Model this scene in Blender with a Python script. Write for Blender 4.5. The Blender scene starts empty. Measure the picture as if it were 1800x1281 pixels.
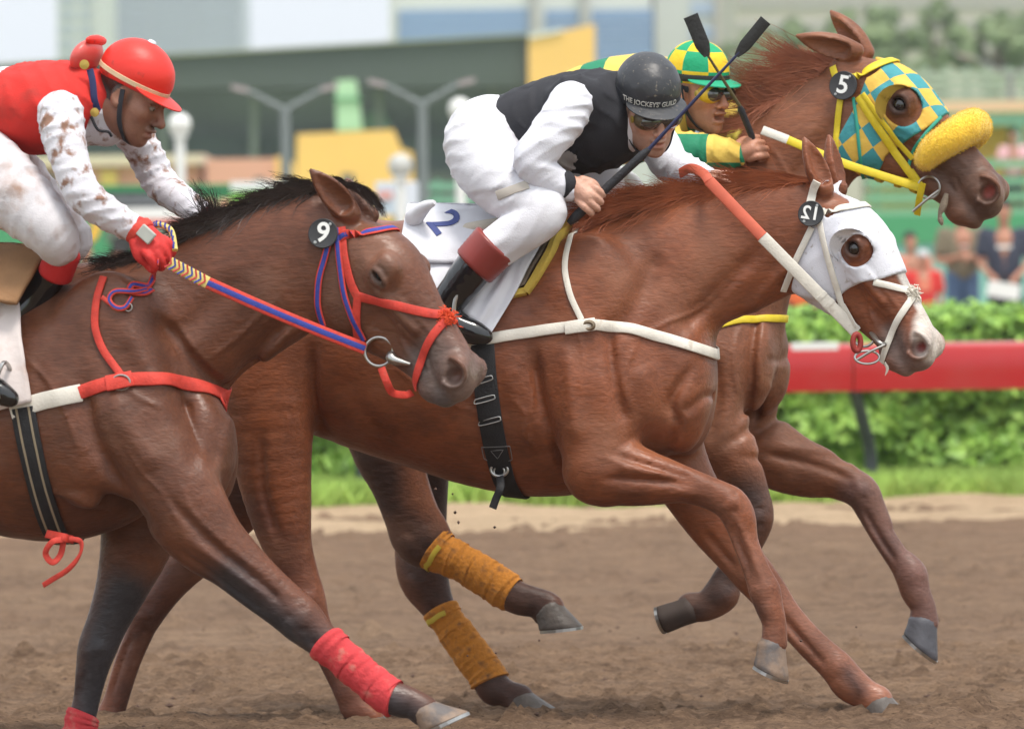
import bpy, bmesh, math, random
import numpy as np
from mathutils import Vector, Matrix
random.seed(7); rng = np.random.default_rng(7)
SC = bpy.context.scene; COL = SC.collection
R = math.radians
# ---------------------------------------------------------------- camera
FPX, CX, CY = 8750.0, 900.0, 640.5            # focal length in photo pixels (photo 1800 x 1281)
CAM_H, CAM_D = 1.18, 14.0
PITCH, ROLL = math.atan((CY - 520) / FPX), R(-0.8)
cd = bpy.data.cameras.new('camera'); cam = bpy.data.objects.new('camera', cd); COL.objects.link(cam)
cam.location = (0, -CAM_D, CAM_H)
CM = Matrix.Rotation(R(90) - PITCH, 3, 'X') @ Matrix.Rotation(ROLL, 3, 'Z')
cam.rotation_euler = CM.to_euler()
cd.sensor_width = 36.0; cd.lens = 36.0 * FPX / 1800.0
cd.clip_start = 0.5; cd.clip_end = 3000
cd.dof.use_dof = True; cd.dof.focus_distance = 13.7; cd.dof.aperture_fstop = 4.5
SC.camera = cam
CMN = np.array(CM); CPOS = np.array([0, -CAM_D, CAM_H])
# ---------------------------------------------------------------- sky, sun, exposure
w = bpy.data.worlds.new('World'); SC.world = w; w.use_nodes = True
nt = w.node_tree; bgn = nt.nodes['Background']
sky = nt.nodes.new('ShaderNodeTexSky'); sky.sky_type = 'NISHITA'; sky.sun_disc = False
SUN_EL, SUN_AZ = R(70), R(150)                # azimuth from +Y towards +X
sky.sun_elevation = SUN_EL; sky.sun_rotation = SUN_AZ
sky.air_density = 1.0; sky.dust_density = 6.0; sky.ozone_density = 1.0
hsv = nt.nodes.new('ShaderNodeHueSaturation'); hsv.inputs['Saturation'].default_value = 0.3
mixw = nt.nodes.new('ShaderNodeMix'); mixw.data_type = 'RGBA'; mixw.inputs[0].default_value = 0.62
mixw.inputs[7].default_value = (8.6, 9.2, 9.8, 1)      # even cloud deck over the whole sky
nt.links.new(sky.outputs[0], hsv.inputs['Color']); nt.links.new(hsv.outputs[0], mixw.inputs[6])
nt.links.new(mixw.outputs[2], bgn.inputs[0]); bgn.inputs[1].default_value = 0.1
sd = bpy.data.lights.new('sun', 'SUN'); sun = bpy.data.objects.new('sun', sd); COL.objects.link(sun)
sd.energy = 1.5; sd.angle = R(14); sd.color = (1.0, 0.93, 0.83)
_sv = Vector((math.sin(SUN_AZ) * math.cos(SUN_EL), math.cos(SUN_AZ) * math.cos(SUN_EL), math.sin(SUN_EL)))
sun.rotation_euler = _sv.to_track_quat('Z', 'Y').to_euler()
SC.view_settings.view_transform = 'Standard'; SC.view_settings.look = 'None'
SC.view_settings.exposure = 0.76; SC.view_settings.gamma = 1.0
SC.cycles.use_denoising = True; SC.cycles.max_bounces = 4; SC.cycles.diffuse_bounces = 2; SC.cycles.glossy_bounces = 2; SC.cycles.transmission_bounces = 2; SC.cycles.volume_bounces = 0
# ================================================================ helpers
def ray(px, py):
    d = CMN @ np.array([(px - CX) / FPX, -(py - CY) / FPX, -1.0]); return d / np.linalg.norm(d)
def at(px, py, Y):
    d = ray(px, py); return CPOS + d * ((Y - CPOS[1]) / d[1])
def nrm(v): v = np.asarray(v, float); return v / (np.linalg.norm(v) + 1e-12)
def smin(a, b, k):
    h = np.clip(0.5 + 0.5 * (b - a) / k, 0, 1); return b + (a - b) * h - k * h * (1 - h)

class Frame:            # rigid frame with uniform scale: local -> parent
    def __init__(s, o, M, sc=1.0): s.o = np.asarray(o, float); s.M = np.asarray(M, float); s.s = np.ones(3) * sc
    def out(s, p): return s.o + (np.asarray(p, float) * s.s) @ s.M.T
    def inn(s, p): return ((np.asarray(p, float) - s.o) @ s.M) / s.s

def crs(rows, n):       # Catmull-Rom resample of an array of rows
    P = np.asarray(rows, float); out = []
    if len(P) < 3: 
        return np.array([P[0] + (P[-1] - P[0]) * t for t in np.linspace(0, 1, n + 1)])
    Q = np.vstack([2 * P[0] - P[1], P, 2 * P[-1] - P[-2]])
    for i in range(len(P) - 1):
        p0, p1, p2, p3 = Q[i:i + 4]
        for t in np.linspace(0, 1, n, endpoint=False):
            out.append(.5 * (2 * p1 + (p2 - p0) * t + (2 * p0 - 5 * p1 + 4 * p2 - p3) * t * t + (3 * p1 - p0 - 3 * p2 + p3) * t ** 3))
    out.append(P[-1]); return np.array(out)

def segmin(seg, C, x, y, z, box, k):       # minimum over chain segments; on an open grid each segment touches only its own window
    if getattr(x, 'ndim', 1) == 3 and x.shape[1] == 1 and x.shape[2] == 1:
        X, Y, Z = x[:, 0, 0], y[0, :, 0], z[0, 0, :]; D = np.full((len(X), len(Y), len(Z)), .15, np.float32)
        for a, b in zip(C[:-1], C[1:]):
            lo, hi, r = box(a, b); sl = []
            for A, l, u, q in zip((X, Y, Z), lo, hi, r):
                m = q + k + .012; sl.append(slice(np.searchsorted(A, l - m), np.searchsorted(A, u + m)))
            sl = tuple(sl)
            if min(q.stop - q.start for q in sl) <= 0: continue
            D[sl] = np.minimum(D[sl], seg(a.astype(np.float32), b.astype(np.float32), x[sl[0]], y[:, sl[1]], z[:, :, sl[2]]))
        return D
    if np.size(x) > 5000:                  # many scattered points: sort once along z, touch only each segment's slab
        shp = x.shape; x, y, z = (np.asarray(q).ravel() for q in (x, y, z)); o = np.argsort(z); X, Y, Z = x[o], y[o], z[o]; E = np.full(len(X), .15, X.dtype)
        for a, b in zip(C[:-1], C[1:]):
            lo, hi, r = box(a, b); m = [q + k + .012 for q in r]; i0, i1 = np.searchsorted(Z, lo[2] - m[2]), np.searchsorted(Z, hi[2] + m[2])
            if i0 >= i1: continue
            w_ = np.nonzero((X[i0:i1] > lo[0] - m[0]) & (X[i0:i1] < hi[0] + m[0]) & (Y[i0:i1] > lo[1] - m[1]) & (Y[i0:i1] < hi[1] + m[1]))[0] + i0
            if len(w_): E[w_] = np.minimum(E[w_], seg(a, b, X[w_], Y[w_], Z[w_]))
        D = np.empty_like(E); D[o] = E; return D.reshape(shp)
    D = None
    for a, b in zip(C[:-1], C[1:]):
        d = seg(a, b, x, y, z); D = d if D is None else np.minimum(D, d)
    return D

class SDF:
    def __init__(s): s.ops = []
    def put(s, f, lo, hi, k=0.02, mode='add'):
        s.ops.append((f, np.asarray(lo, float), np.asarray(hi, float), k, mode)); return s
    # chain in the local xz plane; rows (x, z, r, y, w): centre, in-plane radius, lateral centre, lateral radius
    def chain(s, rows, k=0.04, n=4, mode='add', F=None):
        C = crs(rows, n); C[:, 2] = np.maximum(C[:, 2], .004); C[:, 4] = np.maximum(C[:, 4], .004)
        lo = np.array([(C[:, 0] - C[:, 2]).min(), (C[:, 3] - C[:, 4]).min(), (C[:, 1] - C[:, 2]).min()]) - k - .03
        hi = np.array([(C[:, 0] + C[:, 2]).max(), (C[:, 3] + C[:, 4]).max(), (C[:, 1] + C[:, 2]).max()]) + k + .03
        def seg(a, b, x, y, z):
            dx, dz = b[0] - a[0], b[1] - a[1]; L = dx * dx + dz * dz + 1e-12
            t = np.clip(((x - a[0]) * dx + (z - a[1]) * dz) / L, 0, 1)
            r = a[2] + (b[2] - a[2]) * t; ww = a[4] + (b[4] - a[4]) * t
            e = (x - a[0] - dx * t) ** 2 + (z - a[1] - dz * t) ** 2
            g = (y - a[3] - (b[3] - a[3]) * t) ** 2
            k0 = np.sqrt(e / r ** 2 + g / ww ** 2); k1 = np.sqrt(e / r ** 4 + g / ww ** 4) + 1e-6
            return np.where(k0 < .3, (k0 - 1) * np.minimum(r, ww), k0 * (k0 - 1) / k1)
        def f(x, y, z): return segmin(seg, C, x, y, z, lambda a, b: ((min(a[0], b[0]), min(a[3], b[3]), min(a[1], b[1])), (max(a[0], b[0]), max(a[3], b[3]), max(a[1], b[1])), (max(a[2], b[2]), max(a[4], b[4]), max(a[2], b[2]))), k)
        return s._tf(f, lo, hi, k, mode, F)
    # chain of spheres in 3-D; rows (x, y, z, r)
    def tube(s, rows, k=0.02, n=4, mode='add', F=None):
        C = crs(rows, n); C[:, 3] = np.maximum(C[:, 3], .002)
        lo = (C[:, :3] - C[:, 3:]).min(0) - k - .03; hi = (C[:, :3] + C[:, 3:]).max(0) + k + .03
        def seg(a, b, x, y, z):
            d3 = b - a; L = (d3[:3] ** 2).sum() + 1e-12
            t = np.clip(((x - a[0]) * d3[0] + (y - a[1]) * d3[1] + (z - a[2]) * d3[2]) / L, 0, 1)
            return np.sqrt((x - a[0] - d3[0] * t) ** 2 + (y - a[1] - d3[1] * t) ** 2 + (z - a[2] - d3[2] * t) ** 2) - a[3] - d3[3] * t
        def f(x, y, z): return segmin(seg, C, x, y, z, lambda a, b: (np.minimum(a, b)[:3], np.maximum(a, b)[:3], (max(a[3], b[3]),) * 3), k)
        return s._tf(f, lo, hi, k, mode, F)
    def ell(s, c, r, k=0.02, mode='add', F=None, M=None):
        c = np.asarray(c, float); r = np.asarray(r, float); M = np.eye(3) if M is None else np.asarray(M, float)
        ext = np.sqrt(((M * r) ** 2).sum(1)) + k + .03
        def f(x, y, z):
            X, Y, Z = x - c[0], y - c[1], z - c[2]
            u = [(M[0, i] * X + M[1, i] * Y + M[2, i] * Z) for i in range(3)]
            k0 = np.sqrt(sum((u[i] / r[i]) ** 2 for i in range(3))); k1 = np.sqrt(sum((u[i] / r[i] ** 2) ** 2 for i in range(3))) + 1e-6
            return np.where(k0 < .3, (k0 - 1) * r.min(), k0 * (k0 - 1) / k1)
        return s._tf(f, c - ext, c + ext, k, mode, F)
    # ridge (+) or groove (-) along a polyline in local xz, only where ylo < y < yhi
    def stroke(s, pts, amp, wid, ylo=-9, yhi=9, F=None):
        C = crs(pts, 4); lo = np.array([C[:, 0].min() - 3 * wid, max(ylo, -.6), C[:, 1].min() - 3 * wid]); hi = np.array([C[:, 0].max() + 3 * wid, min(yhi, .6), C[:, 1].max() + 3 * wid])
        n = len(C) - 1
        def f(x, y, z):
            D = None; T = None
            for i, (a, b) in enumerate(zip(C[:-1], C[1:])):
                dx, dz = b[0] - a[0], b[1] - a[1]; L = dx * dx + dz * dz + 1e-12
                t = np.clip(((x - a[0]) * dx + (z - a[1]) * dz) / L, 0, 1)
                e = (x - a[0] - dx * t) ** 2 + (z - a[1] - dz * t) ** 2
                if D is None: D, T = e, (i + t) / n
                else: T = np.where(e < D, (i + t) / n, T); D = np.minimum(D, e)
            fade = np.clip(np.minimum(T, 1 - T) * 5 + .15, 0, 1)
            return -amp * fade * np.exp(-D / wid ** 2) + 0 * y
        return s._tf(f, lo, hi, 0, 'disp', F)
    def _tf(s, f, lo, hi, k, mode, F):
        if F is None: return s.put(f, lo, hi, k, mode)
        cs = np.array([[a, b, c] for a in (lo[0], hi[0]) for b in (lo[1], hi[1]) for c in (lo[2], hi[2])])
        W = F.out(cs); M, o, sc = F.M, F.o, F.s
        def g(x, y, z):
            X, Y, Z = x - o[0], y - o[1], z - o[2]
            return f((M[0, 0] * X + M[1, 0] * Y + M[2, 0] * Z) / sc[0], (M[0, 1] * X + M[1, 1] * Y + M[2, 1] * Z) / sc[1], (M[0, 2] * X + M[1, 2] * Y + M[2, 2] * Z) / sc[2]) * sc.mean()
        return s.put(g, W.min(0), W.max(0), k, mode)
    def comb(s, D, d, k, mode):
        if mode == 'add': return smin(D, d, k) if k > 1e-5 else np.minimum(D, d)
        if mode == 'sub': return -smin(-D, d, k) if k > 1e-5 else np.maximum(D, -d)
        if mode == 'int': return np.maximum(D, d)
        return D + d
    def grid(s, xs, ys, zs):
        D = np.full((len(xs), len(ys), len(zs)), .15, np.float32)
        xs32, ys32, zs32 = xs.astype(np.float32), ys.astype(np.float32), zs.astype(np.float32)
        for f, lo, hi, k, mode in s.ops:
            i0, i1 = np.searchsorted(xs, lo[0]), np.searchsorted(xs, hi[0]); j0, j1 = np.searchsorted(ys, lo[1]), np.searchsorted(ys, hi[1])
            k0, k1 = np.searchsorted(zs, lo[2]), np.searchsorted(zs, hi[2])
            if i0 >= i1 or j0 >= j1 or k0 >= k1: continue
            sl = (slice(i0, i1), slice(j0, j1), slice(k0, k1))
            D[sl] = s.comb(D[sl], f(xs32[i0:i1, None, None], ys32[None, j0:j1, None], zs32[None, None, k0:k1]), k, mode)
        return D
    def __call__(s, P):
        P = np.asarray(P, float); D = np.full(len(P), .15)
        for f, lo, hi, k, mode in s.ops:
            m = np.all((P > lo) & (P < hi), axis=1)
            if m.any():
                q = P[m]; D[m] = s.comb(D[m], f(q[:, 0], q[:, 1], q[:, 2]), k, mode)
        return D
    def grad(s, P, e=.004):
        P = np.asarray(P, float); G = np.stack([s(P + np.eye(3)[i] * e) - s(P - np.eye(3)[i] * e) for i in range(3)], 1)
        return G / (np.linalg.norm(G, axis=1, keepdims=True) + 1e-9)
    def bounds(s):
        A = [o for o in s.ops if o[4] == 'add']
        return np.min([o[1] for o in A], 0), np.max([o[2] for o in A], 0)

def axis_coords(lo, hi, h, fine=()):     # rectilinear coordinates, finer inside the given (a, b, h2) ranges
    out = [lo]
    while out[-1] < hi:
        x = out[-1]; st = h
        for a, b, h2 in fine:
            if a - h < x < b: st = min(st, h2)
        out.append(x + st)
    return np.array(out)

EDG = [((0,0,0),(1,0,0)),((0,1,0),(1,1,0)),((0,0,1),(1,0,1)),((0,1,1),(1,1,1)),((0,0,0),(0,1,0)),((1,0,0),(1,1,0)),((0,0,1),(0,1,1)),((1,0,1),(1,1,1)),((0,0,0),(0,0,1)),((1,0,0),(1,0,1)),((0,1,0),(0,1,1)),((1,1,0),(1,1,1))]
def surface_nets(D, xs, ys, zs):
    s = D < 0; n = [d - 1 for d in D.shape]
    c = np.zeros(n, np.uint8)
    for a in (0, 1):
        for b in (0, 1):
            for e in (0, 1): c += s[a:a + n[0], b:b + n[1], e:e + n[2]]
    mix = (c > 0) & (c < 8); I = np.argwhere(mix); idx = np.full(n, -1, np.int32); idx[mix] = np.arange(len(I))
    pos = np.zeros((len(I), 3)); cnt = np.zeros(len(I))
    for a, b in EDG:
        a, b = np.array(a), np.array(b); A, B = I + a, I + b
        da, db = D[A[:, 0], A[:, 1], A[:, 2]], D[B[:, 0], B[:, 1], B[:, 2]]
        m = (da < 0) != (db < 0); t = np.zeros(len(I)); t[m] = da[m] / (da[m] - db[m])
        pos[m] += a + t[m, None] * (b - a); cnt[m] += 1
    pos /= cnt[:, None]
    V = np.stack([ax[I[:, i]] + pos[:, i] * (ax[I[:, i] + 1] - ax[I[:, i]]) for i, ax in enumerate((xs, ys, zs))], 1)
    Fs = []
    for ax in range(3):
        u, v = (ax + 1) % 3, (ax + 2) % 3
        sl0 = [slice(None)] * 3; sl1 = [slice(None)] * 3
        sl0[ax] = slice(0, -1); sl1[ax] = slice(1, None)
        a, b = s[tuple(sl0)], s[tuple(sl1)]
        E = np.argwhere(a != b); ok = (E[:, u] > 0) & (E[:, v] > 0) & (E[:, u] < n[u]) & (E[:, v] < n[v]); E = E[ok]
        sg = a[E[:, 0], E[:, 1], E[:, 2]]
        def q(du, dv):
            J = E.copy(); J[:, u] += du; J[:, v] += dv; return idx[J[:, 0], J[:, 1], J[:, 2]]
        Q = np.stack([q(-1, -1), q(0, -1), q(0, 0), q(-1, 0)], 1)
        Q[~sg] = Q[~sg][:, ::-1]; Fs.append(Q)
    return V, np.vstack(Fs)

def np_mesh(name, V, F, mat=None, parent=None, smooth=True, cols=None):
    me = bpy.data.meshes.new(name); V = np.asarray(V, np.float32)
    if isinstance(F, np.ndarray):
        me.vertices.add(len(V)); me.vertices.foreach_set('co', V.ravel())
        k = F.shape[1]; me.loops.add(F.size); me.loops.foreach_set('vertex_index', F.astype(np.int32).ravel())
        me.polygons.add(len(F)); me.polygons.foreach_set('loop_start', np.arange(0, F.size, k, dtype=np.int32))
        me.update(calc_edges=True); me.validate()
    else:
        me.from_pydata([tuple(v) for v in V], [], F); me.update()
    me.polygons.foreach_set('use_smooth', np.full(len(me.polygons), smooth))
    if cols is not None:
        at_ = me.color_attributes.new('col', 'FLOAT_COLOR', 'POINT')
        at_.data.foreach_set('color', np.hstack([cols, np.ones((len(cols), 1))]).astype(np.float32).ravel())
    o = bpy.data.objects.new(name, me); COL.objects.link(o)
    if mat is not None: me.materials.append(mat)
    if parent is not None: o.parent = parent
    return o
class GridS:                 # sampled field with trilinear look-up
    def __init__(s, D, ax): s.D = D; s.ax = ax; s.ops = []
    def __call__(s, P):
        P = np.asarray(P, float); I = []; F = []
        for i in range(3):
            f = np.interp(P[:, i], s.ax[i], np.arange(len(s.ax[i]))); k = np.minimum(f.astype(int), len(s.ax[i]) - 2); I.append(k); F.append(f - k)
        o = 0
        for a in (0, 1):
            for b in (0, 1):
                for c in (0, 1): o = o + s.D[I[0] + a, I[1] + b, I[2] + c] * (F[0] if a else 1 - F[0]) * (F[1] if b else 1 - F[1]) * (F[2] if c else 1 - F[2])
        return o
    grad = SDF.grad
def sdf_obj(name, S, h, mat, parent=None, fine=((), (), ()), colf=None, lo=None, hi=None, post=None):
    l, u = S.bounds()
    if lo is not None: l = np.maximum(l, lo)
    if hi is not None: u = np.minimum(u, hi)
    ax = [axis_coords(l[i], u[i], h, fine[i]) for i in range(3)]
    D = S.grid(*ax); S.cache = GridS(D, ax); V, F = surface_nets(D, *ax)
    if post is not None: V = post(V)
    return np_mesh(name, V, F, mat, parent, True, colf(V) if colf else None)

def tag(o, label, cat, group=None):
    o['label'] = label; o['category'] = cat
    if group: o['group'] = group
    return o
def empty(name, loc=(0, 0, 0), rz=0.0, parent=None):
    o = bpy.data.objects.new(name, None); COL.objects.link(o); o.location = loc; o.rotation_euler = (0, 0, rz); o.empty_display_size = .2
    if parent: o.parent = parent
    return o

# ---------------------------------------------------------------- simple meshes
class MB:
    def __init__(s): s.v = []; s.f = []
    def add(s, V, F):
        b = len(s.v); s.v += [tuple(map(float, p)) for p in V]; s.f += [tuple(i + b for i in f) for f in F]; return s
    def box(s, c, d, M=None):
        M = np.eye(3) if M is None else np.asarray(M); c = np.asarray(c, float)
        V = [c + M @ (np.array([a, b, e]) * np.array(d) / 2) for a in (-1, 1) for b in (-1, 1) for e in (-1, 1)]
        return s.add(V, [(0, 1, 3, 2), (4, 6, 7, 5), (0, 4, 5, 1), (2, 3, 7, 6), (0, 2, 6, 4), (1, 5, 7, 3)])
    def loft(s, rings, cap=True, close=False):
        n = len(rings[0]); V = [p for r in rings for p in r]; F = []
        m = len(rings)
        for i in range(m if close else m - 1):
            a, b = i * n, ((i + 1) % m) * n
            F += [(a + j, a + (j + 1) % n, b + (j + 1) % n, b + j) for j in range(n)]
        if cap and not close: F += [tuple(range(n))[::-1], tuple((m - 1) * n + j for j in range(n))]
        return s.add(V, F)
    def tube(s, pts, rad, n=8, cap=True, close=False):
        P = np.asarray(pts, float); rad = np.broadcast_to(rad, (len(P),)); T = np.gradient(P, axis=0)
        if close: T = np.roll(P, -1, 0) - np.roll(P, 1, 0)
        T /= np.linalg.norm(T, axis=1, keepdims=True) + 1e-12
        up = np.array([0, 0, 1.]) if abs(T[0][2]) < .9 else np.array([1., 0, 0]); rings = []
        for p, t, r in zip(P, T, rad):
            a = nrm(np.cross(t, up)); up = np.cross(a, t)
            rings.append([p + r * (math.cos(q) * a + math.sin(q) * up) for q in np.linspace(0, 2 * math.pi, n, endpoint=False)])
        return s.loft(rings, cap, close)
    def lathe(s, prof, n=16, c=(0, 0, 0), M=None):       # prof (r, z)
        M = np.eye(3) if M is None else np.asarray(M); c = np.asarray(c, float)
        return s.loft([[c + M @ np.array([r * math.cos(q), r * math.sin(q), z]) for q in np.linspace(0, 2 * math.pi, n, endpoint=False)] for r, z in prof])
    def build(s, name, mat, parent=None, smooth=True, bevel=0.0, sub=0, angle=40):
        o = np_mesh(name, s.v, s.f, mat, parent, smooth)
        if bevel: m = o.modifiers.new('b', 'BEVEL'); m.width = bevel; m.segments = 2; m.limit_method = 'ANGLE'
        if sub: m = o.modifiers.new('s', 'SUBSURF'); m.levels = m.render_levels = sub
        if smooth and not sub:
            o.data.set_sharp_from_angle(angle=R(angle))
        return o

def resample(P, step):
    P = np.asarray(P, float); L = np.r_[0, np.cumsum(np.linalg.norm(np.diff(P, axis=0), axis=1))]
    n = max(2, int(L[-1] / step) + 1); q = np.linspace(0, L[-1], n)
    return np.stack([np.interp(q, L, P[:, i]) for i in range(P.shape[1])], 1)
def smoothp(P, it=3):
    P = P.copy()
    for _ in range(it): P[1:-1] = .25 * P[:-2] + .5 * P[1:-1] + .25 * P[2:]
    return P
def ribbon_mb(P, N, width, th, mb=None, close=False):   # flat strap along P with face normals N
    mb = mb or MB(); P = np.asarray(P, float); T = np.gradient(P, axis=0)
    if close: T = np.roll(P, -1, 0) - np.roll(P, 1, 0)
    T /= np.linalg.norm(T, axis=1, keepdims=True) + 1e-12; width = np.broadcast_to(width, (len(P),)); rings = []
    for p, t, n, w_ in zip(P, T, np.asarray(N, float), width):
        b = nrm(np.cross(n, t)); n = np.cross(t, b); hw, ht = w_ / 2, th / 2
        rings.append([p + b * a * hw + n * c * ht for a, c in ((-1, -.4), (-.86, -1), (.86, -1), (1, -.4), (1, .4), (.86, 1), (-.86, 1), (-1, .4))])
    return mb.loft(rings, True, close)

# ---------------------------------------------------------------- materials
def mat(name, col, rough=.6, noise=0.0, nscale=20, bump=0.0, bscale=80, spec=.5, metal=0.0, sheen=0.0, attr=False, coat=0.0, col2=None, stretch=None, sss=0.0, coords='Object', c2lo=.45, c2hi=.65):
    m = bpy.data.materials.new(name); m.use_nodes = True; t = m.node_tree; b = t.nodes['Principled BSDF']; L = t.links.new
    b.inputs['Roughness'].default_value = rough; b.inputs['Specular IOR Level'].default_value = spec; b.inputs['Metallic'].default_value = metal
    b.inputs['Sheen Weight'].default_value = sheen; b.inputs['Coat Weight'].default_value = coat
    if sss: b.inputs['Subsurface Weight'].default_value = sss; b.inputs['Subsurface Radius'].default_value = (.02, .008, .004); b.inputs['Subsurface Scale'].default_value = .4
    tc = t.nodes.new('ShaderNodeTexCoord'); src = tc.outputs[coords]
    if stretch is not None:
        mp = t.nodes.new('ShaderNodeMapping'); mp.inputs['Scale'].default_value = stretch; L(src, mp.inputs[0]); src = mp.outputs[0]
    base = None
    if attr:
        a = t.nodes.new('ShaderNodeAttribute'); a.attribute_name = 'col'; base = a.outputs['Color']
    if noise or col2 is not None:
        n = t.nodes.new('ShaderNodeTexNoise'); n.inputs['Scale'].default_value = nscale; n.inputs['Detail'].default_value = 5; L(src, n.inputs['Vector'])
        if col2 is not None:
            r = t.nodes.new('ShaderNodeMapRange'); r.inputs[1].default_value = c2lo; r.inputs[2].default_value = c2hi; L(n.outputs[0], r.inputs[0])
            mx = t.nodes.new('ShaderNodeMix'); mx.data_type = 'RGBA'; L(r.outputs[0], mx.inputs[0])
            if base is None: mx.inputs[6].default_value = (*col, 1)
            else: L(base, mx.inputs[6])
            mx.inputs[7].default_value = (*col2, 1); base = mx.outputs[2]
        if noise:
            r = t.nodes.new('ShaderNodeMapRange'); r.inputs[1].default_value = .25; r.inputs[2].default_value = .75; r.inputs[3].default_value = 1 - noise; r.inputs[4].default_value = 1 + noise; L(n.outputs[0], r.inputs[0])
            mx = t.nodes.new('ShaderNodeMix'); mx.data_type = 'RGBA'; mx.blend_type = 'MULTIPLY'; mx.inputs[0].default_value = 1
            if base is None: mx.inputs[6].default_value = (*col, 1)
            else: L(base, mx.inputs[6])
            L(r.outputs[0], mx.inputs[7]); base = mx.outputs[2]
    if base is None: b.inputs['Base Color'].default_value = (*col, 1)
    else: L(base, b.inputs['Base Color'])
    if bump:
        n2 = t.nodes.new('ShaderNodeTexNoise'); n2.inputs['Scale'].default_value = bscale; n2.inputs['Detail'].default_value = 6; L(src, n2.inputs['Vector'])
        bp = t.nodes.new('ShaderNodeBump'); bp.inputs['Strength'].default_value = bump; bp.inputs['Distance'].default_value = .01; L(n2.outputs[0], bp.inputs['Height']); L(bp.outputs[0], b.inputs['Normal'])
    return m
def lin(r, g, b):       # sRGB 0-255 to linear
    return tuple(((c / 255) / 12.92 if c / 255 < .04045 else ((c / 255 + .055) / 1.055) ** 2.4) for c in (r, g, b))
# ================================================================ setting: track, verge, infield
def structure(o): o['kind'] = 'structure'; return o
def gz(x, y):            # the track is banked down towards the inside rail
    t = np.clip((np.asarray(y) + .3) / 1.6, 0, 1); return -.10 * t * t * (3 - 2 * t)
YE = 16.0                                              # far edge of the dirt
def ground_sheet(name, xs, ys, zf, m):
    V = np.array([(x, y, zf(x, y)) for y in ys for x in xs]); n = len(xs)
    F = np.array([(j * n + i, j * n + i + 1, (j + 1) * n + i + 1, (j + 1) * n + i) for j in range(len(ys) - 1) for i in range(n - 1)])
    return structure(np_mesh(name, V, F, m))
def dirt_material(name, c1, c2, c3, sx):
    m = bpy.data.materials.new(name); m.use_nodes = True; t = m.node_tree; b = t.nodes['Principled BSDF']; L = t.links.new
    b.inputs['Roughness'].default_value = .95; b.inputs['Specular IOR Level'].default_value = .15
    tc = t.nodes.new('ShaderNodeTexCoord')
    def noise(scale, st, det=6, rough=.6):
        mp = t.nodes.new('ShaderNodeMapping'); mp.inputs['Scale'].default_value = st; L(tc.outputs['Object'], mp.inputs[0])
        n = t.nodes.new('ShaderNodeTexNoise'); n.inputs['Scale'].default_value = scale; n.inputs['Detail'].default_value = det; n.inputs['Roughness'].default_value = rough; L(mp.outputs[0], n.inputs['Vector']); return n.outputs[0]
    def ramp(v, a, c):
        r = t.nodes.new('ShaderNodeMapRange'); r.inputs[1].default_value = a; r.inputs[2].default_value = c; L(v, r.inputs[0]); return r.outputs[0]
    def mix(f, a, c, blend='MIX'):
        x = t.nodes.new('ShaderNodeMix'); x.data_type = 'RGBA'; x.blend_type = blend
        L(f, x.inputs[0])
        for s_, q in ((6, a), (7, c)):
            if isinstance(q, tuple): x.inputs[s_].default_value = (*q, 1)
            else: L(q, x.inputs[s_])
        return x.outputs[2]
    big = noise(1.1, (.25, 1, 1)); mid = noise(9, (sx, 1, 1), 8, .7); fine = noise(55, (sx * 1.6, 1, 1), 8, .8)
    col = mix(ramp(big, .35, .7), c1, c2); col = mix(ramp(mid, .42, .68), col, c3); 
    col = mix(ramp(fine, .47, .72), col, tuple(x * 1.4 for x in c1)); fine2 = noise(130, (sx * 2, 1, 1), 4, .6); col = mix(ramp(fine2, .56, .70), col, tuple(x * .7 for x in c3)); L(col, b.inputs['Base Color'])
    bp = t.nodes.new('ShaderNodeBump'); bp.inputs['Strength'].default_value = .9; bp.inputs['Distance'].default_value = .03
    ad = t.nodes.new('ShaderNodeMath'); ad.operation = 'ADD'; L(mid, ad.inputs[0]); L(fine, ad.inputs[1]); L(ad.outputs[0], bp.inputs['Height']); L(bp.outputs[0], b.inputs['Normal'])
    return m
M_DIRT = dirt_material('track_dirt', lin(152, 125, 101), lin(137, 110, 89), lin(101, 80, 65), .25)
M_DIRTP = dirt_material('pale_sand', lin(206, 180, 148), lin(192, 166, 136), lin(168, 142, 114), .3)
_r = np.random.default_rng(3)
xs_ = np.r_[np.linspace(-9, -2.5, 50), np.linspace(-2.45, 2.45, 230), np.linspace(2.5, 9, 50)]; ys_ = np.r_[np.linspace(-14.5, -3, 30), np.linspace(-2.9, 4, 250), np.linspace(4.1, YE - .5, 70)]
X_, Y_ = np.meshgrid(xs_, ys_); Z_ = gz(X_, Y_) + .008 * np.sin(Y_ * 9 + 1.3 * np.sin(X_ * 1.1)) + .006 * np.sin(Y_ * 23 + 2 * np.sin(X_ * 2.3 + Y_))
q_ = _r.normal(0, 1, X_.shape); q_ = (q_ + np.roll(q_, 1, 1) + np.roll(q_, 2, 1)) / 1.7; Z_ += .006 * q_ + .008 * np.maximum(q_ - .9, 0)
for i in range(150):                     # old hoof prints with pushed-up rims
    cx_, cy_ = _r.uniform(-2.6, 2.6), _r.uniform(-2.0, 4.0); d2 = ((X_ - cx_) / .085) ** 2 + ((Y_ - cy_) / .065) ** 2; Z_ += -.030 * np.exp(-d2) + .014 * np.exp(-(np.sqrt(d2) - 1.7) ** 2 * 3)
n_ = len(xs_); track = structure(np_mesh('track', np.stack([X_, Y_, Z_], -1).reshape(-1, 3), np.array([(j * n_ + i, j * n_ + i + 1, (j + 1) * n_ + i + 1, (j + 1) * n_ + i) for j in range(len(ys_) - 1) for i in range(n_ - 1)]), M_DIRT))
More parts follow.
